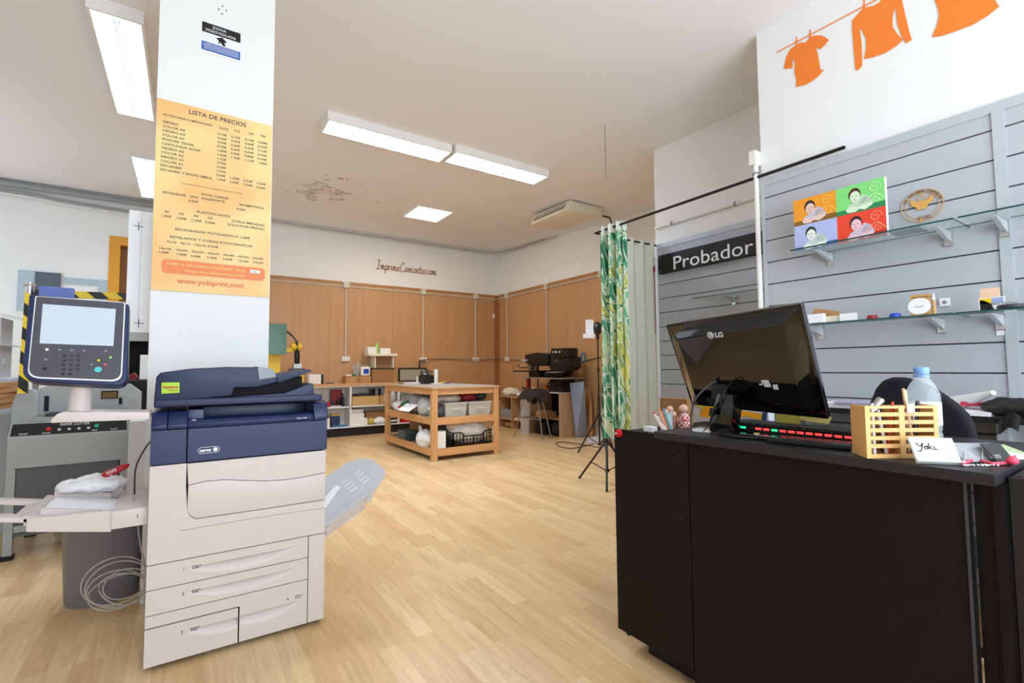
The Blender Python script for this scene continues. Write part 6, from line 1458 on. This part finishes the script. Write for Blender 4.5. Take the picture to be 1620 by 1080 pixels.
# ================================================================== COUNTER
CT = .950
cn = thing('counter', 'large matt black shop counter in the right foreground', 'counter', (1.85, .9, 0))
cblk = mat('counter_black', '#0d0b0a', .55, noise=.06, spec=.25); ctop = mat('counter_top', '#201f21', .42, noise=.10, nscale=60, bump=.02)
MB().box(1.57, 1.588, 1.150, 1.525, .078, .930).build('end_panel', cblk, cn)
MB().box(1.572, 1.588, .362, 1.147, .02, .918).build('front_panel', cblk, cn)
MB().box(1.64, 1.66, .30, 1.42, 0, .077).build('plinth', 'black_matte', cn)
MB().box(1.66, 2.15, .30, 1.42, .0, .05).build('base', 'black_matte', cn)
MB().box(1.60, 2.18, 1.49, 1.505, .05, .915).build('side_panel', cblk, cn)
w = MB(); w.prism([(1.515, 1.262), (1.525, .305), (2.22, .305), (2.22, 1.262)], .922, CT, frame_mtx((0, 0, 0), (1, 0, 0), (0, 1, 0))); w.bevel(.003).build('worktop', ctop, cn)
MB().box(1.59, 2.2, 1.264, 1.50, .905, .922).build('lower_top', cblk, cn)
MB().box(1.590, 2.18, .305, .325, .05, .921).build('side_panel', cblk, cn)
MB().box(1.600, 1.615, .300, .3605, .02, .918).build('front_filler', cblk, cn)
MB().box(1.568, 1.571, .366, .372, .05, .915).build('edge_strip', 'dark_gray', cn)
for z in (.62, .86): MB().cyl((1.5695, 1.19, z), (1.5675, 1.19, z), .004, seg=8).build('screw', 'dark_gray', cn)
dc = thing('display_case', 'black glass-fronted display case at the right edge beside the counter', 'display case', (1.6, .1, 0))
MB().box(1.60, 2.1, -.45, .296, 0, .06).build('base', 'black_matte', dc)
MB().box(1.60, 1.63, .262, .298, .06, .935).build('corner_post', 'black_matte', dc)
MB().box(1.62, 2.1, .280, .298, .06, .935).build('side_panel', 'black_matte', dc); MB().box(2.08, 2.1, -.45, .279, .06, .935).build('back_panel', 'black_matte', dc)
MB().box(1.606, 1.611, -.45, .258, .06, .930).build('front_glass', 'shelf_glass', dc)
MB().box(1.604, 1.612, .2585, .2610, .06, .93).build('glass_edge', mat('pale_edge', '#7fa39c', .2), dc)
MB().box(1.60, 2.1, -.45, .262, .936, .944).build('top_glass', mat('top_glass', '#9fc0bc', .05, alpha=.55), dc)
MB().box(1.635, 1.64, -.45, .26, .06, .93).build('black_lining', 'black_matte', dc)
# lollipop sign ball at the counter's end
lp = thing('red_ball', 'small round red knob at the top left corner of the counter', 'knob', (1.60, 1.50, .93))
p = PX(978, 685, 1.562); MB().cyl((1.5695, p.y, p.z), (1.555, p.y, p.z), .018, .015, 20).build('disc', 'red', lp, smooth=True)
MB().cyl((1.5545, p.y+.004, p.z), (1.5535, p.y+.004, p.z), .003, seg=8).bar((1.553, p.y, p.z), (1.553, p.y+.017, p.z-.002), .004, .002).build('white_mark', 'paper', lp)

# ------------------------------------------------------------------ monitor
mn = thing('computer_monitor', 'black computer monitor seen from behind, tilted on the counter', 'monitor', (1.68, 1.0, CT))
vv = Vector((-.145, 0, .335)); MM = frame_mtx((1.75, 0, 1.05), (0, -1, 0), vv)
bl = uv(MM, 1094, 640); br = uv(MM, 1310, 663); tr_ = uv(MM, 1267, 480); tl_ = uv(MM, 1053, 514)
cl = [bl, br, tr_, tl_]
def inset(poly, d):
    c = Vector((sum(p[0] for p in poly)/4, sum(p[1] for p in poly)/4)); out = []
    for p in poly:
        e = Vector(p)-c; out.append((c.x+e.x-(d if e.x > 0 else -d), c.y+e.y-(d if e.y > 0 else -d)))
    return out
b = MB(); b.prism(cl, -.022, 0, MM); b.bevel(.004, 2).build('bezel', 'black_gloss', mn, smooth=True)
rw = MB(); rw.prism(inset(cl, .001), -.0245, -.0225, MM).build('chrome_trim', 'chrome', mn)
MB().prism(inset(cl, .012), -.0262, -.0248, MM).build('screen', 'black_gloss', mn)
b = MB()
A = [b.bm.verts.new(MM @ Vector((u, v, .0005))) for u, v in inset(cl, .008)]
B = [b.bm.verts.new(MM @ Vector((u, v, .030))) for u, v in inset(cl, .055)]
b.bridge(A, B); b.cap(A[::-1]); b.cap(B); b.bevel(.006, 2).build('back_shell', 'black_gloss', mn, smooth=True)
i4 = inset(cl, .075)
lg_ = MB(); u, v = uv(frame_mtx((MM @ Vector((0, 0, .0302))), (0, -1, 0), vv), 1124, 530)
q = frame_mtx((MM @ Vector((0, 0, .0304))), (0, -1, 0), vv)
lg_.prism(ell(u, v+.0, .0135, .0135, n=28), 0, .0008, q); lg_.build('logo_disc', 'light_gray', mn)
f_ = MB(); f_.tube([q @ Vector((u+.010*math.cos(math.radians(a)), v+.010*math.sin(math.radians(a)), .001)) for a in range(90, 345, 15)] + [q @ Vector((u+.003, v-.002, .001))], .0008, 5); f_.tube([q @ Vector((u-.003, v+.006, .001)), q @ Vector((u-.003, v-.005, .001)), q @ Vector((u+.002, v-.005, .001))], .0008, 5); f_.ball(q @ Vector((u-.007, v+.003, .001)), .0016, seg=8, rings=6); f_.build('logo_face', 'dark_gray', mn)
t = MB(); put_text(t, 'LG', q, u+.018, v-.0095, .027, bold=.0008, width=.030); t.build('logo_lettering', 'light_gray', mn)
sb = MB()
for (a_, c_) in (((1204, 601), (1217, 606)), ((1208, 606), (1220, 612)), ((1222, 608), (1232, 616)), ((1201, 606.5), (1207, 609))):
    x0_, z0_ = uv(q, *a_); x1_, z1__ = uv(q, *c_); sb.prism([(x0_, z1__), (x1_, z1__), (x1_, z0_), (x0_, z0_)], .0, .0006, q)
sb.build('rating_labels', 'light_gray', mn)
nk = MB(); X0n = 1.66; qn = SIDE(X0n)
s = [uv(qn, *p) for p in ((1131, 692), (1162, 691), (1168, 640), (1166, 624), (1142, 621), (1128, 668))]
nk.prism([(u, max(v, CT+.004)) for u, v in s], .03, -.03, qn); nk.bevel(.006, 2).build('stand_neck', 'black_gloss', mn, smooth=True)
hg = MB(); hg.bar((1.70, 1.085, 1.075), (1.705, 1.085, 1.13), .06, .05, (1, 0, 0)); hg.build('hinge', 'black_plastic', mn)
MB().prism([(1.575, .97), (1.60, 1.06), (1.66, 1.13), (1.705, 1.13), (1.705, .86), (1.62, .86)], CT+.0006, CT+.012, frame_mtx((0, 0, 0), (1, 0, 0), (0, 1, 0))).bevel(.004).build('stand_foot', 'black_gloss', mn, smooth=True)
# cables
path_thing('monitor_cable', smooth_path([MM @ Vector((*uv(q, 1132, 602), .034)), PX(1118, 612, 1.64), PX(1100, 632, 1.62), PX(1093, 660, 1.62), PZ(1094, 682, CT+.004)]), .0035, 'dark_gray', 'grey cable curving down from the back of the monitor to the counter', 'cable', 8)
cb2 = thing('adapter_cable', 'thin black cable with a ferrite block beside the monitor stand', 'cable', (1.6, 1.1, CT))
pts = [MM @ Vector((*uv(q, 1158, 603), .034)), PX(1145, 622, 1.62), PX(1131, 645, 1.615), PX(1124, 668, 1.615), PZ(1112, 683, CT+.003)]
MB().tube(smooth_path(pts), .0018, 6).build('cord', 'black_matte', cb2, smooth=True)
MB().cyl(PX(1127, 646, 1.61), PX(1124.5, 657, 1.61), .008, seg=12).build('ferrite_block', 'black_plastic', cb2, smooth=True)
# router-like flat device
MB().prism([(-.115, -.05), (.115, -.05), (.10, .05), (-.10, .05)], 0, .016, Matrix.Translation((1.635, .745, CT+.0008)) @ Matrix.Rotation(math.radians(-80), 4, 'Z')).bevel(.004).build('flat_device', 'black_plastic', label='flat black device lying at the foot of the monitor', cat='device', smooth=True)
# keyboard with lit strip
kyy = (PX(1163, 672, 1.72).y+PX(1346, 690, 1.72).y)/2
kbM = Matrix.Translation((1.795, kyy, CT+.0008)) @ Matrix.Rotation(math.radians(-88), 4, 'Z')
kb_ = thing('keyboard', 'black keyboard with a glowing red and green edge behind the monitor', 'keyboard', (1.795, .95, CT))
def KB(b): return b
b = MB(); b.box(-.235, .235, -.075, .075, 0, .028, kbM); b.bevel(.003).build('case', 'black_plastic', kb_)
b = MB()
for r in range(5):
    for c in range(16): b.box(-.225+c*.0282, -.225+c*.0282+.024, -.062+r*.026, -.062+r*.026+.022, .0305, .040, kbM)
b.build('keys', 'black_matte', kb_)
for nm, m, cols in (('red_key_light', mat('red_glow', '#ff3a3a', .4, emit=1.6), [i for i in range(16) if i > 3 and i != 6]), ('green_key_light', mat('green_glow', '#20d080', .4, emit=1.4), [0, 1, 2, 6])):
    for c in cols: MB().box(-.225+c*.0282, -.225+c*.0282+.020, -.0775, -.0755, .020, .0275, kbM).build(nm, m, kb_)
# coloured boxes and notes behind the monitor
bx = thing('printed_box', 'orange, blue and yellow printed box standing behind the monitor', 'box', (2.14, 1.2, CT))
XB = 2.12; q = SIDE(XB)
def patch(p, m, k, nm): 
    pp_ = [uv(q, *a) for a in p]; MB().prism([(u, max(v, CT+.002)) for u, v in pp_], k*.0006, k*.0006+.0005, q).build(nm, m, bx)
a = uv(q, 1098, 628); c = uv(q, 1215, 645)
MB().box(XB+.0005, XB+.05, -c[0], -a[0], CT+.0006, 1.055).build('carton', 'light_gray', bx)
og = mat('box_orange', '#f5a51c', .5)
patch(((1108, 690), (1128, 690), (1132, 640), (1112, 636)), og, 0, 'orange_shape'); patch(((1146, 672), (1164, 674), (1170, 652), (1148, 650)), 'blue', 1, 'blue_shape')
patch(((1168, 668), (1178, 658), (1203, 664), (1207, 655), (1170, 648)), og, 2, 'orange_shape'); patch(((1206, 690), (1213, 690), (1214, 652), (1207, 652)), 'navy', 3, 'navy_shape')
patch(((1098, 640), (1112, 647), (1124, 640), (1110, 632)), mat('olive', '#c9bd4a', .5), 4, 'olive_shape')
q = SIDE(1.83); P_ = [uv(q, *a) for a in ((1232, 679), (1264, 680), (1268, 656), (1226, 655))]; v0 = min(p[1] for p in P_)
MB().prism([(u, v) for u, v in P_], 0, .0012, q).build('yellow_note', mat('note_yellow', '#d8cc58', .5, alpha=.92), label='translucent yellow note hanging below the monitor screen', cat='note')
P_ = [uv(q, *a) for a in ((1267, 664), (1311, 671), (1316, 661), (1310, 655), (1268, 657))]
MB().prism(P_, 0.002, .0035, q).build('sticky_note', mat('sticky', '#f2dc80', .6), label='pale yellow sticky note under the lower right corner of the monitor', cat='note')
MB().cbox((1.66, .985, CT+.0135+.001), (.03, .02, .002), (0, 0, .4)).build('paper_scrap', 'sticky', label='tiny pale yellow scrap of paper by the monitor stand', cat='paper') if 'sticky' in M else MB().cbox((1.665, .935, CT+.0138), (.03, .016, .0015), (0, 0, .4)).build('paper_scrap', mat('sticky', '#f2dc80', .6), label='tiny pale yellow scrap of paper on the foot of the monitor', cat='paper')
MB().cbox((1.66, 1.12, CT+.006), (.07, .11, .010), (0, 0, .1)).bevel(.002).build('white_adapter', 'white_gloss', label='flat white adapter left of the monitor stand', cat='adapter')
# pens, jars and brown box at the far end of the counter
LT = .922+.001
small('brown_box', 'box', 1.98, (PX(1049, 660, 1.98).y+PX(1092, 660, 1.98).y)/2, LT, (.045, PX(1049, 660, 1.98).y-PX(1092, 660, 1.98).y, .125), 'cardboard_dark', 'low brown cardboard box behind the pens at the far end of the counter', 'box')
pens = [('#e8d8d0', 1034, 652, 1050, 681, 'white and red striped pen leaning leftmost in the bunch of pens'), ('#d89a78', 1043, 648, 1056, 681, 'orange topped pen second from the left in the bunch'), ('#7aa8a8', 1050, 646, 1062, 681, 'teal pen in the middle of the leaning bunch'), ('#e4dcd8', 1040, 656, 1054, 682, 'pale pen with a heart print in the leaning bunch'), ('#c9705a', 1047, 655, 1060, 680, 'coral pen at the right side of the leaning bunch'), ('#c8d8dc', 1055, 650, 1063, 679, 'pale grey pen rightmost in the leaning bunch')]
for i, (c, x0, y0, x1, y1, lb) in enumerate(pens):
    P1, P0 = PX(x0, y0, 1.76+.012*i), PZ(x1, y1, LT+.004); o_ = thing('pen', lb, 'pen', P0, 0, 'pens at the far end of the counter')
    MB().cyl(P0, P0.lerp(P1, .86), .0065, seg=10).build('barrel', mat('pen_%d' % i, c, .4), o_, smooth=True); MB().cyl(P0.lerp(P1, .865), P1, .0065, .004, 10).build('cap', ('red', 'orange', 'teal', 'dark_red', 'white_gloss', 'navy')[i], o_, smooth=True)
for i, (px, h, col, lb) in enumerate(((1053, .085, '#d8a08c', 'small coral figure pen leftmost of the upright ones'), (1060.5, .10, '#b8c8cc', 'grey blue upright pen between the small figures'), (1066, .075, '#d89888', 'small coral figure pen right of the grey blue pen'))):
    p = PZ(px, 681, LT); p = Vector((1.80+.02*i, PX(px, 670, 1.80+.02*i).y, LT)); o_ = thing('figure_pen', lb, 'pen', p, 0, 'upright figure pens')
    MB().cyl(p, p+Vector((0, 0, h-.02)), .011, .009, 12).build('body', mat('fig_%d' % i, col, .5), o_, smooth=True); MB().ball(p+Vector((0, 0, h-.014)), .015, seg=12, rings=8).build('head', mat('fig_head', '#e6b8a4', .5), o_, smooth=True)
def chk():
    m = bpy.data.materials.new('gingham'); m.use_nodes = True; nt = m.node_tree; b = nt.nodes['Principled BSDF']; c = nt.nodes.new('ShaderNodeTexChecker'); c.inputs['Scale'].default_value = 90; c.inputs['Color1'].default_value = srgb('#c8303a'); c.inputs['Color2'].default_value = srgb('#f0dcd8')
    tc = nt.nodes.new('ShaderNodeTexCoord'); nt.links.new(tc.outputs['Object'], c.inputs['Vector']); nt.links.new(c.outputs['Color'], b.inputs['Base Color']); return m
gg = chk(); px_ = PX(1083, 668, 1.86)
dl = thing('rag_doll', 'little doll in red and white gingham beside the brown box', 'doll', (1.86, px_.y, LT))
MB().lathe([(.028, 0), (.030, .02), (.018, .062), (.012, .07)], (1.86, px_.y, LT), 16).build('dress', gg, dl, smooth=True)
MB().ball((1.86, px_.y+.004, LT+.088), .020, seg=14, rings=10).build('head', mat('fig_head', '#e6b8a4', .5), dl, smooth=True)
MB().ball((1.862, px_.y+.016, LT+.105), .010).build('hair_bun', 'dark_red', dl, smooth=True)
MB().ball((1.858, px_.y+.030, LT+.030), .014, 1, .8, 1.4).build('arm', mat('fig_head', '#e6b8a4', .5), dl, smooth=True)
small('white_block', 'box', 1.66, 1.40, .923, (.03, .05, .022), 'paper', 'small white block at the counter edge left of the worktop', 'block')

# ------------------------------------------------------------------ slatted organiser
og_ = thing('desk_organizer', 'pale wooden slatted desk organiser full of pens on the counter', 'organiser', (1.58, .5, CT))
pw = mat('organizer_wood', '#dfae6c', .5, noise=.05)
p0 = PZ(1372, 725.5, CT); p0.z = CT+.0008
ru = Vector((_R.x, _R.y, 0)).normalized(); rf = Vector((-ru.y, ru.x, 0)); rf = (rf*.085 + ru*.020)
OG = frame_mtx(p0, ru, (0, 0, 1)); OW, OH = .1955, .139
dpt = .085
def ogm(u, v, w): return p0 + ru*u + Vector((0, 0, v)) + rf*(w/dpt)
def obox(b, u0, u1, v0, v1, w0, w1):
    V = [b.bm.verts.new(ogm(*p)) for p in ((u0, v0, w0), (u1, v0, w0), (u1, v0, w1), (u0, v0, w1), (u0, v1, w0), (u1, v1, w0), (u1, v1, w1), (u0, v1, w1))]
    b._m([b.bm.faces.new([V[i] for i in f]) for f in ((0,3,2,1),(4,5,6,7),(0,1,5,4),(1,2,6,5),(2,3,7,6),(3,0,4,7))])
th = .007
fr_ = MB()
for (a_, c_) in ((0, .013), (.091, .106), (OW-.012, OW)): obox(fr_, a_, c_, 0, OH, 0, th)
for i in range(7):
    zc = .004+i*(OH-.004-.010)/6; hh_ = .020 if i == 0 else .0105
    v0_ = 0 if i == 0 else i*OH/6.6+.006
    for (a_, c_) in ((.013, .091), (.106, OW-.012)): obox(fr_, a_, c_, v0_, (v0_+.0105) if i < 6 else OH, .0005, th-.0005)
fr_.build('slatted_front', pw, og_)
b = MB(); obox(b, 0, th, 0, OH, th+.0003, dpt-th); b.build('side_board', pw, og_)
b = MB(); obox(b, OW-th, OW, 0, OH, th+.0003, dpt-th); b.build('side_board', pw, og_)
b = MB(); obox(b, 0, OW, 0, OH*.97, dpt-th, dpt); b.build('back_board', pw, og_)
b = MB(); obox(b, th, OW-th, 0, .006, th, dpt-th); b.build('base_board', pw, og_)
b = MB(); obox(b, .094, .100, .006, OH*.95, th+.0005, dpt-th-.0005); b.build('divider', pw, og_)
# things inside
stuff_in = [('#e8e8ea', .03, .02), ('#b02a2e', .042, .05), ('#ececec', .058, .03), ('#2a2c38', .070, .055), ('#d84a30', .082, .03), ('#c8ccd2', .022, .055), ('#3a3c7a', .125, .04), ('#1c1c20', .150, .03), ('#d8b488', .128, .02), ('#e2c49a', .140, .05), ('#26262a', .165, .05)]
nm_ = ['white pen', 'dark red pen', 'silvery white pen', 'dark navy pen', 'orange red pen', 'grey pen', 'violet pen', 'black marker', 'pale wooden stick', 'second pale wooden stick', 'black pen']
for i, (c, u_, w_) in enumerate(stuff_in):
    hgt = (.145, .150, .142, .15, .148, .138, .135, .15, .185, .180, .148)[i]; lean = (.012*math.sin(i*2.1))
    A_, B_ = ogm(u_-lean, .008, w_), ogm(min(max(u_+lean, .012), .183), hgt, w_)
    o_ = thing('pen', nm_[i]+(' in the left half of the wooden organiser' if u_ < .095 else ' in the right half of the wooden organiser'), 'pen', A_, 0, 'pens in the wooden organiser')
    MB().cyl(A_, A_.lerp(B_, .8), .0045, seg=10).build('barrel', mat('stick_%d' % i, c, .4), o_, smooth=True); MB().cyl(A_.lerp(B_, .805), B_, .0050, .0035, 10).build('cap', mat('stick_%d' % i, c, .4), o_, smooth=True)
MB().cyl(ogm(.035, .125, .03), ogm(.060, .155, .03), .011, seg=14).build('metal_cylinder', 'steel', smooth=True, label='short metal cylinder poking out of the left of the organiser', cat='cylinder')
bc = thing('binder_clip', 'white binder clip with wire handles on the front of the organiser', 'clip', ogm(.118, .12, -.002))
b = MB(); obox(b, .112, .132, .122, OH+.006, -.004, -.0005); b.build('clip_body', 'white_gloss', bc)
b = MB(); b.tube([ogm(.115, .125, -.005), ogm(.118, .100, -.006), ogm(.114, .093, -.006), ogm(.122, .090, -.006), ogm(.130, .093, -.006), ogm(.126, .100, -.006), ogm(.129, .125, -.005)], .0011, 6); b.build('wire_handle', 'steel', bc, smooth=True)
# bottle
bt_ = thing('water_bottle', 'clear plastic water bottle with a blue cap behind the organiser', 'bottle', (1.80, .515, CT))
pb = PZ(1449, 700, CT); bc_ = CAM + (_f*0)  # keep on the counter
cB = Vector((1.80, .505, CT+.0008))
pet = mat('clear_pet', '#e8f2f6', .06, alpha=.28, spec=.8)
MB().lathe([(.036, 0), (.041, .008), (.041, .05), (.038, .056), (.041, .062), (.041, .15), (.040, .165), (.030, .19), (.016, .212), (.0145, .222)], cB, 28).build('body', pet, bt_, smooth=True)
MB().lathe([(.0415, 0), (.0417, .001), (.0417, .064), (.0415, .065)], cB+Vector((0, 0, .075)), 28).build('label', mat('bottle_label', '#e8eef8', .4, alpha=.92), bt_, smooth=True)
lm = MB(); tc_ = Vector((-cB.x, -cB.y, 0)).normalized(); q = frame_mtx(cB+tc_*.0425+Vector((0, 0, .078)), Vector((-tc_.y, tc_.x, 0)), (0, 0, 1)); put_text(lm, 'AGUA', q, -.028, .012, .022, depth=.0004); lm.prism([(-.03, .042), (-.012, .052), (.0, .042), (-.012, .034)], 0, .0006, q); lm.build('label_print', 'red', bt_)
MB().lathe([(.0175, 0), (.0185, .002), (.0185, .017), (.017, .020), (0, .020)], cB+Vector((0, 0, .222)), 28).build('cap', mat('cap_blue', '#7ea8e8', .4), bt_, smooth=True)
MB().lathe([(.019, 0), (.019, .006)], cB+Vector((0, 0, .213)), 28).build('neck_ring', mat('cap_blue', '#7ea8e8', .4), bt_, smooth=True)

# ------------------------------------------------------------------ card holders and papers at the right
ch = thing('card_holder', 'clear holder with a white visiting card in front of the organiser', 'card holder', (1.56, .43, CT))
k0, k1 = PZ(1452, 732, CT+.002), PZ(1524, 735, CT+.002); uu = (k1-k0); wv = Vector((-uu.y, uu.x, 0)).normalized()
if wv.dot(_f) < 0: wv = -wv
HM = frame_mtx(k0, uu, Vector((0, 0, 1))*.052 + wv*.030); Wc = uu.length; 
hc = abs(uv(HM, 1447, 691)[1])
MB().prism([(-.002, 0), (Wc, 0), (Wc-.004, hc), (-.006, hc)], -.003, 0, HM).build('acrylic_back', mat('acrylic', '#d8e0de', .1, alpha=.5), ch)
MB().prism([(0, .003), (Wc-.002, .003), (Wc-.006, hc-.002), (-.004, hc-.002)], .0004, .0016, HM).build('card', 'paper', ch)
t = MB(); stroke_word(t, HM @ Matrix.Translation((0, 0, -.002)), 'Yoki', .010, hc*.52, .017, .040); 
t.build('card_title', 'ink', ch, smooth=True)
t = MB(); put_text(t, 'Imprenta', HM, .048, hc*.50, .008, z=.0018, depth=.0002); put_text(t, 'TEL 93', HM, .060, hc*.18, .008, z=.0018, depth=.0002, width=.018); t.build('card_print', 'gray', ch)
MB().prism([(-.004, 0), (Wc, 0), (Wc, .006), (-.004, .006)], .002, .014, HM).build('acrylic_lip', mat('acrylic', '#d8e0de', .1, alpha=.5), ch)
ch = thing('card_holder', 'grey tinted clear holder right of the white visiting card', 'card holder', (1.63, .38, CT))
k0, k1 = PZ(1524, 731, CT+.002), PZ(1585, 731, CT+.002); uu = k1-k0; HM = frame_mtx(k0, uu, Vector((0, 0, 1))*.052 + wv*.030); Wc = uu.length
MB().prism([(0, 0), (Wc, 0), (Wc-.006, .050), (-.010, .050)], 0, .003, HM).build('acrylic_back', mat('gray_acrylic', '#9c9ca0', .15, alpha=.85), ch)
b = MB(); b.tube(smooth_path([HM @ Vector(p) for p in ((.002, .004, .004), (.012, .026, .010), (.018, .004, .016))]), .0014, 6); b.tube(smooth_path([HM @ Vector(p) for p in ((.045, .004, .004), (.056, .030, .010), (.060, .004, .016))]), .0014, 6); b.build('clear_hooks', mat('acrylic', '#d8e0de', .1, alpha=.5), ch, smooth=True)
k0, k1 = PZ(1578, 733, CT+.002), PZ(1606, 731, CT+.002); uu = k1-k0; HM = frame_mtx(k0, uu, Vector((0, 0, 1))*.052 + wv*.030); Wc = uu.length
bk_ = thing('black_card', 'black card with pale print leaning right of the grey holder', 'card', k0); MB().prism([(0, 0), (Wc, 0), (Wc-.016, .050), (-.020, .052)], 0, .002, HM).build('card', 'black_plastic', bk_)
t = MB(); put_text(t, 'YKI', HM, .0, .012, .014, z=.0021, depth=.0002); t.build('print', 'light_gray', bk_)
kp = MB(); pk = mat('pink', '#f0506e', .5); kp.tube(smooth_path([PZ(1522, 733, CT+.006), PZ(1545, 727, CT+.006), PZ(1570, 733, CT+.006), PZ(1598, 730, CT+.006), PZ(1606, 722, CT+.006)]), .004, 8); kp.build('ribbon', pk, smooth=True, label='pink ribbon lying around the card holders on the counter', cat='ribbon')
MB().ball(PZ(1602, 728, CT+.013), .012, 1.3, 1, .9).build('pink_pompom', pk, smooth=True, label='pink ball at the end of the pink ribbon', cat='pompom')
b = MB()
for i in range(26):
    a_ = random.random(); p = PZ(lerp(1522, 1580, a_), 736-1.5*random.random(), CT+.003); b.ball(p, .0022, seg=6, rings=4)
b.build('glitter_beads', 'white_gloss', label='scatter of tiny clear beads in front of the grey holder', cat='beads', kind='stuff')
p = [PZ(1487, 690, CT+.02), PZ(1581, 705, CT+.02), PZ(1572, 692, CT+.02), PZ(1490, 676, CT+.02)]
q0 = PZ(1530, 700, CT); b = MB(); b.prism([(-.13, -.05), (.13, -.06), (.13, .06), (-.13, .07)], 0, .003, Matrix.Translation((1.86, .44, CT+.006)) @ Matrix.Rotation(math.radians(-52), 4, 'Z') @ Matrix.Rotation(math.radians(6), 4, 'X')).build('green_folder', mat('pale_green', '#bccfa0', .6), label='pale green folder lying behind the card holders', cat='folder')
for i, (dx, dy, r_, lb) in enumerate(((1.79, .355, -.4, 'lower white printed sheet at the right end of the counter'), (1.80, .350, -.55, 'upper white printed sheet with red marks at the right end of the counter'))):
    MM2 = Matrix.Translation((dx, dy, CT+.002+i*.004)) @ Matrix.Rotation(r_, 4, 'Z'); o_ = thing('printed_sheet', lb, 'paper', (dx, dy, CT)); MB().box(-.07, .07, -.035, .035, 0, .003, MM2).build('sheet', 'paper', o_)
    MB().box(-.05, -.02, -.01, .0, .0031, .0035, MM2).box(.0, .03, .01, .018, .0031, .0035, MM2).build('red_marks', 'red', o_)

# ================================================================== WALL DESK, CHAIR
DT = .985
wd = thing('narrow_desk', 'narrow dark-edged grey desk along the slatwall behind the counter', 'desk', (2.98, .6, 0))
MB().box(2.72, 3.268, -.45, 1.55, DT-.022, DT).build('desk_top', mat('desk_gray', '#8e8d8e', .4), wd)
MB().box(2.712, 2.7195, -.45, 1.55, DT-.024, DT+.001).build('edge_strip', 'black_matte', wd)
for y in (-.40, .505, 1.50): MB().box(2.76, 3.24, y, y+.035, 0, DT-.023).build('leg_panel', 'slat_frame', wd)
def on_desk(name, x, y, s, m, label, cat, rz=0, z=0): return MB().cbox((x, y, DT+.0008+z+s[2]/2), s, (0, 0, rz)).build(name, m, label=label, cat=cat)
on_desk('paper_pile', 2.86, 1.06, (.22, .30, .022), 'paper', 'pile of white papers on the wall desk just right of the monitor', 'paper')
on_desk('lilac_papers', 2.84, 1.02, (.20, .24, .008), mat('lilac', '#b8aecb', .6), 'lilac sheet on top of the papers right of the monitor', 'paper', .15, .024)
b = MB(); A_ = PX(1512, 640, 2.95); B_ = PX(1572, 621, 2.80); A_.z = DT+.035; b.cyl(A_, B_, .034, .010, 20); b.build('paper_cone', 'paper', smooth=True, label='long white rolled paper cone on the wall desk', cat='paper roll')
on_desk('white_pad', 2.82, .66, (.2, .22, .016), 'paper', 'white pad on the wall desk below the paper cone', 'pad')
on_desk('red_case', 2.90, .60, (.05, .15, .018), mat('pinkred', '#d8405a', .5), 'pinkish red pencil case beyond the white pad on the wall desk', 'case', .1, .030)
cloth('black_jacket', (2.84, .46, DT+.032), (.22, .26, .06), 'black_matte', 'black cloth heaped at the right end of the wall desk', 'cloth', .018, 13, 4)
b = MB(); b.grid(lambda u, v: Vector((2.706-.006*math.sin(6*v), lerp(.46, .52, v)+.01*u, lerp(DT+.01, DT-.05, u)+.015*math.sin(5*v))), 8, 8, .006); b.build('hanging_sleeve', 'black_matte', smooth=True, label='black sleeve hanging over the edge of the wall desk', cat='cloth')
on_desk('paper_board', 3.0, 1.32, (.2, .2, .01), 'gray', 'grey board on the wall desk hidden behind the monitor', 'board')
oc = thing('office_chair', 'black fabric office chair with a rounded back behind the counter', 'chair', (2.45, .72, 0))
XC = 2.36; q = SIDE(XC)
out = [(1366, 660), (1374, 638), (1384, 614), (1395, 601), (1410, 596.5), (1428, 597), (1446, 601), (1470, 612), (1490, 624), (1512, 640), (1528, 656), (1537, 674), (1541, 692), (1535, 720), (1480, 740), (1400, 730), (1372, 700)]
fab = mat('chair_fabric', '#131317', .85, noise=.1)
MB().prism([uv(q, *p) for p in out], 0, -.06, q).bevel(.02, 3).build('backrest', fab, oc, smooth=True)
MB().lathe([(.20, 0), (.24, .02), (.24, .06), (.21, .08)], (2.56, .78, .42), 28).build('seat', fab, oc, smooth=True)
MB().bar((2.44, .78, .44), (2.43, .78, .85), .07, .02, (1, 0, 0)).build('back_bar', 'black_plastic', oc)
MB().cyl((2.56, .78, .08), (2.56, .78, .42), .025).build('column', 'black_plastic', oc, smooth=True)
for k in range(5):
    a_ = 2*PI*k/5; e = Vector((2.56+.27*math.cos(a_), .78+.27*math.sin(a_), .06)); l = MB().bar((2.56, .78, .09), e, .035, .025).build('base_arm', 'black_plastic', oc); MB().cyl(e+Vector((-.012, 0, -.031)), e+Vector((.012, 0, -.031)), .028, seg=14).build('caster', 'black_plastic', l, smooth=True)
